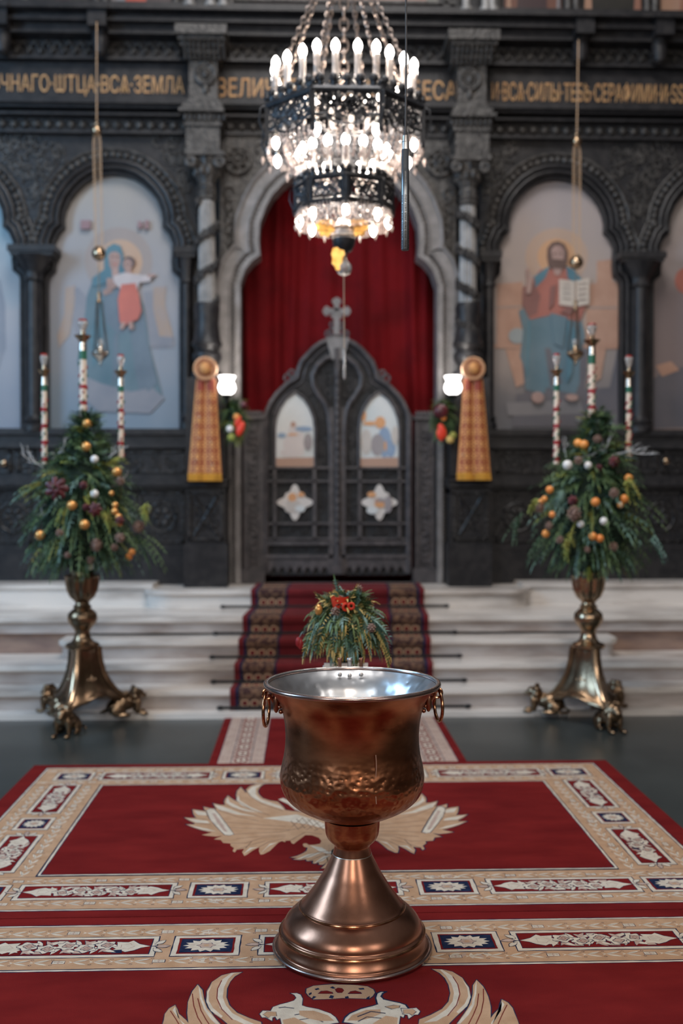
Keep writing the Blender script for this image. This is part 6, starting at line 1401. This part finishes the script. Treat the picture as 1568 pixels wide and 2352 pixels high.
# ================================================================== BOUQUETS, LAMPS AND STOLES BY THE DOORS
def bouquet(px, py, mir, label, items):
    D = 9.02; c = W(px, py, D); root = thing('door_bouquet', c, label, 'bouquet', 'bouquets beside the royal doors'); sc = D / FP
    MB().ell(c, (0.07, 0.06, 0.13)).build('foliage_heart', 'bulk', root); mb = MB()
    for i in range(150):
        a = random.uniform(0, 2 * PI); b = random.uniform(-1, 1)
        d = Vector((math.cos(a) * math.sqrt(1 - b * b * .5), -abs(random.uniform(0.1, 0.8)), b + 0.1))
        sprig(mb, c + Vector((d.x * 0.03, -0.02, b * 0.12)), d, random.uniform(0.10, 0.17), 0.045, 0.6, 9, random.choice((1, 1, 0, 1, 2)), asp=0.2)
    mb.build('foliage', ['green', 'green2', 'green3', 'green4'], root, smooth=False, recalc=False)
    for (x, y, r, mt, nm) in items: MB().ell(W(x, y, D - 0.14), (r * sc, r * sc * 0.7, r * sc * (2.0 if nm == 'red_pepper' else 1)), 12, 8, rot=Matrix.Rotation(0.35 if not mir else -0.35, 3, 'Y')).build(nm, mt, root)
    MB().tube([c + Vector((0, 0.05, -0.1)), c + Vector((0, 0.25, -0.12))], 0.01, 6).build('bracket', 'iron', root)
    return root
bouquet(537, 962, False, 'small green bouquet with red peppers, left of the doors', [(543, 958, 8, 'orange', 'orange_fruit'), (552, 985, 9, 'ribbon', 'red_pepper'), (546, 968, 7, 'ribbon', 'red_pepper'), (528, 985, 8, 'white', 'white_bloom'), (531, 1005, 9, 'green3', 'yellow_bloom'), (560, 930, 8, 'wine', 'dark_bloom')])
bouquet(1018, 962, True, 'small green bouquet with a dark bloom, right of the doors', [(1012, 945, 17, 'wine', 'dark_bloom'), (1018, 960, 7, 'orange', 'orange_fruit'), (1015, 990, 9, 'ribbon', 'red_pepper'), (1010, 1000, 7, 'ribbon', 'red_pepper'), (1033, 1010, 9, 'goldtip', 'yellow_bloom'), (1040, 1000, 8, 'green3', 'yellow_bloom')])
def sconce(px, py, label):
    D = 8.95; c = W(px, py, D); root = thing('wall_lamp', c, label, 'lamp', 'opal glass lamps beside the royal doors'); s = D / FP
    MB().lathe([(9 * s, -21 * s), (17 * s, -16 * s), (20.5 * s, -7 * s), (19 * s, 2 * s), (15 * s, 8 * s), (17 * s, 15 * s), (20.5 * s, 21 * s), (18.5 * s, 20 * s), (13 * s, 9 * s)], (c.x, c.y, c.z), 40, flute=8, fd=0.07).build('glass_shade', 'sconce', root)
    MB().lathe([(0.02, -0.15), (0.012, -0.12), (0.04, -0.095), (0.045, -0.08)], (c.x, c.y, c.z), 16).tube([c + Vector((0, 0, -0.14)), c + Vector((0, 0.1, -0.19)), c + Vector((0, 0.36, -0.14))], 0.012, 8).build('bracket', 'iron', root)
    l = bpy.data.lights.new('lamp_light', 'POINT'); l.energy = 5; l.color = (1, 0.93, 0.85); l.shadow_soft_size = 0.07; lo = bpy.data.objects.new('lamp_light', l); C.objects.link(lo); lo.parent = root; lo.location = (0, 0, 0.12)
sconce(521, 885, 'glowing white glass wall lamp, left of the doors')
sconce(1040, 885, 'glowing white glass wall lamp, right of the doors')
def stole(px, pyb, mir, label):
    D = 8.93; q = lambda x: XX(x, D); z = lambda y: ZZ(y, D, 475 if not mir else 1085)
    cx = q(px); root = thing('brocade_stole', (cx, D, z(pyb)), label, 'stole', 'brocade stoles hung on the columns')
    # hanging tail, slightly curved
    top = (-21, 23) if not mir else (-21, 23); bot = (-41, 37) if not mir else (-37, 43); sc = D / FP
    nU, nV = 12, 20
    def S(u, v, off=0.0):      # u across 0..1, v up 0..1
        a = (bot[0] * (1 - v) + top[0] * v) * sc; b = (bot[1] * (1 - v) + top[1] * v) * sc
        x = cx + a + (b - a) * u; y = D - 0.03 + 0.012 * math.cos(u * PI * 4) + 0.02 * (u - .5) ** 2 - off
        if mir and abs(u - 0.5) < 0.03: y += 0.02 * (1 - v)
        return (x, y, z(pyb) + (z(870) - z(pyb)) * v)
    mb = MB(); vs = [S(i / nU, j / nV) for j in range(nV + 1) for i in range(nU + 1)]
    mb.add(vs, [(j * (nU + 1) + i, j * (nU + 1) + i + 1, (j + 1) * (nU + 1) + i + 1, (j + 1) * (nU + 1) + i) for j in range(nV) for i in range(nU)])
    o = mb.build('tail', 'brocade_r', root, angle=180); sm = o.modifiers.new('cloth', 'SOLIDIFY'); sm.thickness = 0.006; sm.offset = 1
    mb = MB()
    for col in (0, 1):
        for row in range(7):
            u0 = 0.26 + 0.48 * col; v0 = 0.12 + 0.118 * row
            def put(pts, off=0.0085, m=0): mb.add([S(u0 + a * 0.215, v0 + b * 0.058, off) for a, b in pts], [tuple(range(len(pts)))], m)
            for k in range(8):
                t = PI * k / 4 + PI / 8; put([(math.cos(t + e_) * r_, 0.9 * math.sin(t + e_) * r_) for e_, r_ in ((-.30, .80), (0, .50), (.30, .80), (.17, 1.0), (0, 1.08), (-.17, 1.0))])
            put([(0.40 * math.cos(PI * k / 5), 0.40 * math.sin(PI * k / 5)) for k in range(10)], 0.009)
            for sx_, sy_ in ((1, 1), (1, -1), (-1, 1), (-1, -1)): put([(sx_ * 1.05, sy_ * .72), (sx_ * .78, sy_ * .92), (sx_ * 1.05, sy_ * 1.12)], 0.009)
    for u in (0.0, 0.465, 0.93):
        for k in range(27): v = 0.055 + k * 0.035; mb.add([S(u, v, .0085), S(u + .07, v + .006, .0085), S(u + .07, v + .026, .0085), S(u, v + .032, .0085)], [(0, 1, 2, 3)], 0)
    mb.build('woven_figures', ['brocade', 'fringe'], root, smooth=False, recalc=False)
    mb = MB()
    for i in range(40):
        u = i / 40; a = Vector(S(u, 0.075, 0.011)); b = Vector(S(u + 0.02, 0.0, 0.011)); mb.tube([a, (a + b) / 2 + Vector((0, -0.002, 0)), b], 0.0034, 4)
    mb.build('fringe', 'fringe', root)
    # rosette
    rc = Vector((cx + (1 if not mir else 0) * 0.0, D - 0.05, z(848)))
    mb = MB(); n = 60; vs = []; fs = []
    for j, (r, y, ) in enumerate(((0.052, -0.030), (0.062, -0.012), (0.070, -0.004), (0.085, -0.016), (0.100, -0.012), (0.103, 0.0), (0.08, 0.012))):
        for i in range(n): a = 2 * PI * i / n; w = 0.004 * math.cos(20 * a) * (j in (3, 4, 5)); vs.append((rc.x + (r + w * .4) * math.cos(a), rc.y + y + w, rc.z + (r + w * .4) * math.sin(a)))
    for j in range(6):
        for i in range(n): k = (i + 1) % n; fs.append((j * n + i, j * n + k, (j + 1) * n + k, (j + 1) * n + i))
    mb.add(vs, fs); mb.build('rosette_ruffle', 'lace', root)
    MB().ell(rc + Vector((0, -0.012, 0)), (0.053, 0.03, 0.053), 24, 12).build('rosette_button', 'brocade', root)
    MB().torus(rc + Vector((0, -0.012, 0)), 0.058, 0.007, 30, 6, rot=Matrix.Rotation(PI / 2, 3, 'X')).build('rosette_cord', 'brocade_r', root)
    mb = MB()
    for (u, v) in ((0.3, 0.42), (0.72, 0.38), (0.2, 0.2), (0.75, 0.16), (0.28, 0.62)) if not mir else ((0.15, 0.25), (0.5, 0.5)): mb.ell(S(u, v, 0.008), 0.008, 8, 6)
    mb.build('sequins', 'silver', root)
stole(473, 1105, False, 'gold and red brocade stole with rosette, hung on the left column')
stole(1084, 1103, True, 'gold and red brocade stole with rosette, hung on the right column')

# ================================================================== HANGING OIL LAMPS
def oil_lamp(x0, y0, xb, yb, xk, yk, xc, yc, xl, yl, mt, label):
    D = 8.75; s = D / FP; root = thing('hanging_oil_lamp', W(xl, yl, D), label, 'oil lamp')
    p0, pb, pk, pc, pl = (W(x, y, D) for x, y in ((x0, y0), (xb, yb), (xk, yk), (xc, yc), (xl, yl)))
    MB().tube([p0, pb], 0.0045, 6).build('cord', 'rope', root)
    MB().tube([p0, W(x0, y0 - 3, 9.2)], 0.012, 6).build('bracket', 'iron', root)
    MB().ell(pb, (12 * s, 12 * s, 13 * s), 16, 10).tube([pb, pb + Vector((0, 0, 22 * s))], 0.008, 6).ell(pb + Vector((0, 0, 15 * s)), 0.018).build('bead', 'brass_bright', root)
    for dx, w_ in ((-8, .0035), (-4, .003), (5, .003), (9, .0035)):
        MB().tube([pb + Vector((dx * s * 0.6, 0, 0)), pb + Vector((dx * s, 0, -0.1)), pk + Vector((dx * s, 0, 0.02))], w_, 5).build('pull_chain', 'rope', root)
    MB().ell(pk, (16 * s,) * 3, 24, 14).ell(pk + Vector((0, 0, 13 * s)), (0.03, 0.03, 0.02)).build('counterweight', 'brass_bright', root)
    MB().tube([pk, pc], 0.0035, 5).build('chain', 'brass', root)
    MB().lathe([(0.012, 0.07), (0.02, 0.04), (0.012, 0.02), (0.02, -0.005), (0.024, -0.01), (0.024, -0.016)][::-1], (pc.x, pc.y, pc.z), 14).build('crown', 'brass', root)
    for k in range(3):
        a = 2 * PI * k / 3 + 0.5; e_ = pl + Vector((math.cos(a) * 18 * s, math.sin(a) * 18 * s, 0)); n = 26; st = pc + Vector((math.cos(a) * .02, math.sin(a) * .02, -0.01)); mb = MB()
        for i in range(n): p = st.lerp(e_, (i + .5) / n); mb.torus(p, 0.009, 0.0028, 8, 4, rot=Matrix.Rotation(PI / 2, 3, 'X') @ Matrix.Rotation((i % 2) * 1.2, 3, 'X'))
        mb.build('chain', 'brass', root)
    MB().lathe([(0.002, -28 * s), (3 * s, -24 * s), (2.5 * s, -20 * s), (9 * s, -13 * s), (17 * s, -6 * s), (20 * s, 0), (20 * s, 2 * s), (15 * s, 4 * s), (9 * s, 9 * s), (7 * s, 15 * s), (8 * s, 20 * s), (6 * s, 20 * s)], (pl.x, pl.y, pl.z), 32).build('lamp_bowl', mt, root)
    MB().lathe([(5.5 * s, 14 * s), (6.5 * s, 24 * s), (7 * s, 32 * s), (6.5 * s, 32 * s), (5 * s, 18 * s)], (pl.x, pl.y, pl.z), 20).build('oil_glass', 'glass_c', root)
oil_lamp(222, 50, 222, 300, 227, 583, 227, 690, 230, 812, 'silver', 'silver oil lamp hanging on chains before the left painting')
oil_lamp(1328, 92, 1324, 325, 1323, 603, 1321, 708, 1321, 812, 'brass_bright', 'brass oil lamp hanging on chains before the right painting')

# ================================================================== MICROPHONE
D = 3.2; s = D / FP; top = W(932, -160, D); c1 = W(931.5, 300, D); c2 = W(930, 575, D); mx = c2.x
mic = thing('hanging_microphone', (mx, D, c2.z), 'slender dark shotgun microphone hanging on a thin grey cable', 'microphone')
mz = lambda y: ZZ(y, D, 930)
MB().tube([top, W(932.5, 120, D), W(932, 230, D), W(931, 302, D)], 0.0030, 8).build('cable', 'cable', mic)
MB().lathe([(5.2 * s, mz(313)), (3.2 * s, mz(297)), (2.5 * s, mz(296))], (W(931, 305, D).x, D), 20).build('strain_relief', 'rubber', mic)
MB().lathe([(7.8 * s, mz(344)), (7.8 * s, mz(327)), (6.4 * s, mz(312))], (W(931, 330, D).x, D), 28).build('silver_collar', 'mic_collar', mic)
MB().tube([(mx, D, mz(326.5)), (mx, D, mz(327.5))], 7.9 * s, 28).build('collar_joint', 'rubber', mic)
MB().lathe([(8.3 * s, mz(575)), (9.1 * s, mz(573)), (9.1 * s, mz(449)), (9.1 * s, mz(388)), (8.7 * s, mz(387.5)), (8.6 * s, mz(345)), (7.6 * s, mz(343.5))], (mx, D), 40).build('tube_body', 'mic', mic)
mb = MB(); mb2 = MB()
for g in range(6):
    for i in range(5):
        y = 451 + g * 20.6 + i * 3.6
        for ang in (-90, -30, -150, 30, 150, 90):
            a = math.radians(ang)
            pts = []
            for t in range(5): b = a + math.radians(-17 + 8.5 * t); pts.append((mx + 9.05 * s * math.cos(b), D + 9.05 * s * math.sin(b), mz(y)))
            mb.tube(pts, 0.7 * s, 5); mb2.tube([(p[0], p[1], p[2] + 1.3 * s) for p in pts], 0.35 * s, 4)
mb.build('sound_slots', 'mic_slot', mic); mb2.build('slot_edges', 'mic_collar', mic)
# printed name running up the tube
def vtext(txt, y0, y1, x, name):
    cu = bpy.data.curves.new('t', 'FONT'); cu.body = txt; cu.size = 1; ob = bpy.data.objects.new('t', cu); C.objects.link(ob); dg = bpy.context.evaluated_depsgraph_get(); dg.update()
    me = ob.evaluated_get(dg).to_mesh(); vs = [v.co.copy() for v in me.vertices]; fs = [tuple(p.vertices) for p in me.polygons]; bpy.data.objects.remove(ob)
    ax = min(v.x for v in vs); bx = max(v.x for v in vs); ay = min(v.y for v in vs); by = max(v.y for v in vs); H = 3.2 * s; z0, z1 = mz(y1), mz(y0)
    out = []
    for v in vs:
        u = (v.x - ax) / (bx - ax); w = (v.y - ay) / (by - ay) - 0.5; xx = x - w * H; out.append((xx, D - math.sqrt(max((9.25 * s) ** 2 - (xx - mx) ** 2, 0)), z0 + (z1 - z0) * u))
    MB().add(out, fs).build(name, 'ink', mic, smooth=False, recalc=False)
vtext('SENNHEISER', 395, 421, mx, 'printed_name')
MB().tube([(mx + 1.6 * s * math.cos(t), D - 9.2 * s, mz(432) + 2 * s * math.sin(t)) for t in [PI / 2 * k for k in range(4)]], 0.35 * s, 4, closed=True).build('printed_mark', 'ink', mic)

# ================================================================== CHANDELIER
DC = 6.5; s = DC / FP; ccx = XX(789.5, DC); 
def hz(h): return CH + h * DC        # h = height above the eye over distance
ch = thing('chandelier', (ccx, DC, hz(0.2)), 'big two-tiered dark metal chandelier with lit candle bulbs and crystals', 'chandelier')
off = WP[ch.name]
def polar(R, a, z): return Vector((ccx + R * math.sin(a), DC - R * math.cos(a), z))   # a = 0 faces the camera
def octframe(R, rot, z0, z1, h0, lob, name):
    """pierced ring of eight fretwork panels"""
    for k in range(8):
        a0 = rot + k * PI / 4; a1 = a0 + PI / 4; p0, p1 = polar(R, a0, 0), polar(R, a1, 0); t = (p1 - p0); L_ = t.length; t.normalize(); mb = MB()
        n_ = Vector((-t.y, t.x, 0))
        P_ = lambda u, z, o=0: Vector((p0.x, p0.y, z)) + t * u + n_ * o
        H = z1 - z0; r = H * 0.055
        mb.tube([P_(0, z1), P_(L_, z1)], r * 2.0, 8); mb.tube([P_(0, z1 + H * .10), P_(L_, z1 + H * .10)], r * 0.8, 6)
        if lob:
            zb = z0 + H * 0.28; pts = [P_(0, zb), P_(L_ * .2, zb)] + [P_(L_ * (.5 - .3 * math.cos(PI * i / 8)), zb - H * 0.28 * math.sin(PI * i / 8)) for i in range(9)] + [P_(L_ * .8, zb), P_(L_, zb)]
            mb.tube(pts, r * 0.8, 6)
        else:
            mb.tube([P_(0, z0), P_(L_, z0)], r * 2.2, 8); mb.tube([P_(L_ * .06, z0), P_(L_ * .06, z1)], r * 2, 8); mb.tube([P_(L_ * .94, z0), P_(L_ * .94, z1)], r * 2, 8); zb = z0
            for (a, b) in ((0.14, 0.86),):
                mb.tube([P_(L_ * a, z0 + H * .2), P_(L_ * b, z0 + H * .2), P_(L_ * b, z0 + H * .8), P_(L_ * a, z0 + H * .8)], r * 0.8, 6, closed=True)
        rnd = random.Random(3)
        n = 44 if lob else 26
        for i in range(n):
            u = L_ * (0.08 + 0.84 * ((i * 0.618) % 1)); v = rnd.uniform(0.12, 0.9)
            if lob and not (0.22 < u / L_ < 0.78): v = max(v, 0.38)
            rr = rnd.uniform(.10, .17) * H; c = P_(u, z0 + H * v); pts = [c + t * (rr * math.cos(q)) + Vector((0, 0, rr * math.sin(q))) for q in [2 * PI * j / 10 for j in range(10)]]
            mb.tube(pts, r * 0.62, 5, closed=True)
        for i in range(5): u = L_ * (i + .5) / 5; mb.tube([P_(u, z1), P_(u, z1 + H * .30)], r * 1.3, 6); mb.ell(P_(u, z1 + H * .34), (r * 2.4, r * 1.8, r * 2.6), 8, 6); mb.tube([P_(u - L_ * .05, z1 + H * .2), P_(u, z1 + H * .12), P_(u + L_ * .05, z1 + H * .2)], r * 0.9, 6)
        mb.build(name, 'chand', ch)
        mb = MB(); c = polar(R * 1.01, a0, 0); w = R * 0.045
        mb.box(c.x - w * .55, c.x + w * .55, c.y - w * .55, c.y + w * .55, z0 - H * 0.08, z1 + H * .12); mb.ell((c.x, c.y, z0 - H * .13), (w * .6, w * .6, w * .9), 8, 6)
        mb.tube([polar(R * 1.01, a0, z1), polar(R * 1.09, a0, z1 - H * .1), polar(R * 1.11, a0, z1 - H * .5), polar(R * 1.02, a0, z0)], w * .3, 6); mb.ell((c.x, c.y, z1 + H * .2), (w * .8, w * .8, w * .9), 8, 6)
        mb.build('corner_post', 'chand', ch)
R1 = 185 * s; R2 = 112 * s; z1b, z1t = hz(0.330), hz(0.3605); z2b, z2t = hz(0.271), hz(0.293)
octframe(R1, PI / 8, z1b, z1t, 0, True, 'upper_ring_panel')
octframe(R2, 0, z2b, z2t, 0, False, 'lower_ring_panel')
# candles : build one, copy the rest
def candle(x, y, z, tl):
    t = MB().lathe([(0.026, -0.012), (0.018, -0.01), (0.006, -0.03)][::-1], (x, y, z), 12)
    o = MB().lathe([(0.0195, z), (0.0195, z + tl)], (x, y), 14).build('candle', 'tube', ch)
    MB().lathe([(0.008, z - 0.03), (0.022, z - 0.008), (0.030, z), (0.020, z + 0.004)], (x, y), 14).build('drip_pan', 'chand', o)
    MB().lathe([(0.012, z + tl), (0.0215, z + tl + 0.015), (0.0260, z + tl + 0.034), (0.022, z + tl + 0.055), (0.011, z + tl + 0.072), (0.003, z + tl + 0.080)], (x, y), 16).build('bulb', 'bulb', o)
    return o
proto = candle(ccx, DC, hz(0.2), 0.155)
pl0 = [(166 * s, PI / 8 + k * PI / 12 + (k % 3 == 1) * -0.02 + (k % 3 == 2) * 0.02, hz(0.372)) for k in range(24)] + [(102 * s, k * PI / 8, hz(0.299)) for k in range(16)]
for i, (R_, a, z) in enumerate(pl0):
    rr = R_ * (0.955 if i < 24 and i % 3 else 1); p = polar(rr, a, z)
    o = proto if i == 0 else copy_tree(proto, ch)
    o.location = p - Vector((ccx, DC, hz(0.2)))
    if i >= 24: o.scale = (1, 1, 0.92)
def hbulb(x, y, z):
    o = MB().lathe([(0.014, z + 0.10), (0.014, z + 0.075), (0.011, z + 0.07)], (x, y), 12).tube([(x, y, z + 0.10), (x, y, z + 0.15)], 0.003, 5).build('hanging_socket', 'silver', ch)
    MB().lathe([(0.003, z), (0.011, z + 0.008), (0.021, z + 0.026), (0.0245, z + 0.046), (0.020, z + 0.062), (0.011, z + 0.078)], (x, y), 16).build('bulb', 'bulb', o)
    return o
hp = hbulb(ccx, DC, hz(0.2))
pl1 = [(166 * s, PI / 8 + k * PI / 4, hz(0.328) - 0.045) for k in range(8)] + [(102 * s, k * PI / 4, hz(0.262) - 0.045) for k in range(8)]
for i, (R_, a, z) in enumerate(pl1):
    o = hp if i == 0 else copy_tree(hp, ch); o.location = polar(R_, a, z) - Vector((ccx, DC, hz(0.2)))
# chains
def chain(a, b, n, r, name, wire):
    mb = MB(); a = Vector(a); b = Vector(b); d = (b - a).normalized(); l = (b - a).length / n
    q = d.to_track_quat('Z', 'Y').to_matrix()
    for i in range(n):
        c = a.lerp(b, (i + .5) / n); pts = []
        for k in range(10): t = 2 * PI * k / 10; v = Vector((r * math.cos(t), 0, l * 0.62 * math.sin(t))); v = Matrix.Rotation(PI / 2 * (i % 2), 3, 'Z') @ v; pts.append(c + q @ v)
        mb.tube(pts, wire, 5, closed=True)
    return mb.build(name, 'chain_m', ch)
apex = Vector((ccx, DC, hz(0.545)))
for k in range(8): chain(polar(R1, PI / 8 + k * PI / 4, z1t + 0.02), apex, 34, 0.012, 'chain', 0.0045)
chain((ccx, DC, hz(0.345)), apex, 20, 0.028, 'central_chain', 0.008)
MB().tube([apex, apex + Vector((0, 0, 1.5))], 0.02, 8).ell(apex, 0.06).build('hanging_rod', 'chain_m', ch)
MB().tube([(ccx, DC, hz(0.24)), (ccx, DC, hz(0.36))], 0.018, 10).build('centre_shaft', 'chand', ch)
for k in range(8):
    MB().tube([polar(R1 * .98, PI / 8 + k * PI / 4, z1b + 0.04), polar(R1 * .6, PI / 8 + k * PI / 4, z1b + 0.02), (ccx, DC, z1b + 0.10)], 0.008, 6).build('spoke', 'chand', ch)
    MB().tube([polar(R2 * .98, k * PI / 4, z2b + 0.02), (ccx, DC, z2b + 0.04)], 0.007, 6).build('spoke', 'chand', ch)
# crystals : strands between the rings and swags below
def crystal(mb, c, r, h):
    c = Vector(c); a = random.uniform(0, 2); vs = [c + Vector((0, 0, h)), c - Vector((0, 0, h))] + [c + Vector((r * math.cos(a + PI / 2 * k), r * math.sin(a + PI / 2 * k), 0.2 * h)) for k in range(4)]
    mb.add(vs, [(0, 2 + k, 2 + (k + 1) % 4) for k in range(4)] + [(1, 2 + (k + 1) % 4, 2 + k) for k in range(4)])
mb = MB()
for k in range(44):      # strands from the upper ring curving in to the lower ring
    a = 2 * PI * k / 44
    for j in range(13):
        t = j / 12; R_ = R1 * 0.74 * (1 - t) + R2 * 0.95 * t - 0.07 * math.sin(PI * t) * 0 ; z = z1b * (1 - t) + (z2t + 0.12) * t - 0.05 * math.sin(PI * t)
        crystal(mb, polar(R_, a, z), 0.0085, 0.014)
for k in range(90):     # inner curtain of the upper ring
    a = 2 * PI * k / 90
    for j in range(3): crystal(mb, polar(R1 * 0.94, a, z1b + 0.01 - j * 0.022 - (0.012 if k % 2 else 0)), 0.007, 0.012)
for k in range(80):
    a = 2 * PI * k / 80
    for j in range(5): crystal(mb, polar(R2 * 0.97, a, z2b - 0.0 - j * 0.02 - 0.01 * abs(math.sin(a * 4))), 0.007, 0.011)
for k in range(40):
    a = 2 * PI * k / 40
    for j in range(9): t = j / 8; crystal(mb, polar(R2 * (0.95 - .75 * t), a, z2b - 0.03 - 0.07 * math.sin(t * PI * .5)), 0.007, 0.011)
for k in range(16):      # drops
    a = PI / 8 * k; crystal(mb, polar(R1 * 1.0, a, z1b - 0.07), 0.014, 0.03); crystal(mb, polar(R2 * 0.98, a, z2b - 0.10), 0.012, 0.026)
tag(mb.build('crystal_strands', 'crystal', ch, smooth=False), kind='stuff', label='strings of clear cut crystals')
# bottom boss, gilt eagles, pendant
zb = lambda y: CH + (1135 - y) * s
MB().lathe([(0.02, zb(585)), (0.05, zb(578)), (0.068, zb(565)), (0.074, zb(552))], (ccx, DC), 32).build('bottom_boss', 'chand', ch)
MB().lathe([(0.074, zb(552)), (0.079, zb(538)), (0.070, zb(522)), (0.04, zb(514)), (0.02, zb(500))], (ccx, DC), 32).build('bottom_bowl', 'tube', ch)
MB().torus((ccx, DC, zb(548)), 0.077, 0.007, 36, 8).torus((ccx, DC, zb(530)), 0.076, 0.009, 36, 8).build('silver_bands', 'silver', ch)
def giltwing(px, py, sg, sx=1.0):
    c = W(px, py, DC - 0.04); mb = MB()
    out = [(-.055, .035), (-.03, .05), (0, .045), (.03, .052), (.055, .035), (.05, .01), (.058, -.015), (.03, -.03), (.015, -.055), (-.01, -.045), (-.03, -.05), (-.04, -.02), (-.06, -.005)]
    mb.prism([(c.x + sg * a * sx, c.z + b) for a, b in out], c.y - 0.008, c.y + 0.008)
    for i in range(5): mb.tube([(c.x + sg * sx * (-.04 + .02 * i), c.y - .01, c.z + .035), (c.x + sg * sx * (-.03 + .016 * i), c.y - .012, c.z - .02)], 0.005, 5)
    mb.torus((c.x, c.y - 0.012, c.z), 0.018, 0.005, 12, 5, rot=Matrix.Rotation(PI / 2, 3, 'X'))
    return mb.build('gilt_ornament', 'gold', ch)
giltwing(748, 524, 1, 1.05); giltwing(822, 523, -1, 1.05)
c = W(775, 600, DC - .03); mb = MB()
mb.prism([(c.x + a, c.z + b) for a, b in ((-.03, .08), (.0, .085), (.035, .075), (.045, .04), (.03, .02), (.028, -.03), (.01, -.06), (-.01, -.055), (-.02, -.03), (-.035, -.015), (-.032, .02), (-.04, .045))], c.y - .01, c.y + .01); mb.build('gilt_ornament', 'gold', ch)
MB().lathe([(0.012, zb(604)), (0.024, zb(600)), (0.016, zb(594)), (0.022, zb(586)), (0.018, zb(580))], (ccx, DC), 20).build('silver_stem', 'silver', ch)
MB().ell((ccx, DC, zb(618)), 0.049, 28, 16).build('glass_ball', 'glass_c', ch)
MB().tube([(ccx, DC, zb(634)), (ccx + 0.003, DC, zb(860))], 0.0030, 6).build('pull_cord', 'rope', ch)
MB().lathe([(0.004, zb(872)), (0.009, zb(866)), (0.009, zb(806)), (0.004, zb(800))], (ccx + 0.003, DC), 10).build('cord_weight', 'glass_c', ch)
for (dz, e_, r_) in ((hz(0.385), 60, 0.12), (hz(0.305), 40, 0.10), (hz(0.262), 12, 0.06)):
    l = bpy.data.lights.new('chandelier_light', 'POINT'); l.energy = e_; l.color = (1.0, 0.86, 0.74); l.shadow_soft_size = r_
    lo = bpy.data.objects.new('chandelier_light', l); C.objects.link(lo); lo.parent = ch; lo.location = Vector((0, 0, dz - hz(0.2)))
# small brass door knobs on the dado of the side bays
for px, py in ((8, 1064), (1530, 1059)):
    c = W(px, py, 9.36); tag(MB().ell(c, (0.032, 0.02, 0.032), 16, 10).tube([c, c + Vector((0, .08, 0))], 0.012, 8).build('brass_knob', 'brass_bright', None, origin=c), 'round brass knob on the low panel ' + ('at the left edge' if px < 700 else 'at the right edge'), 'knob')
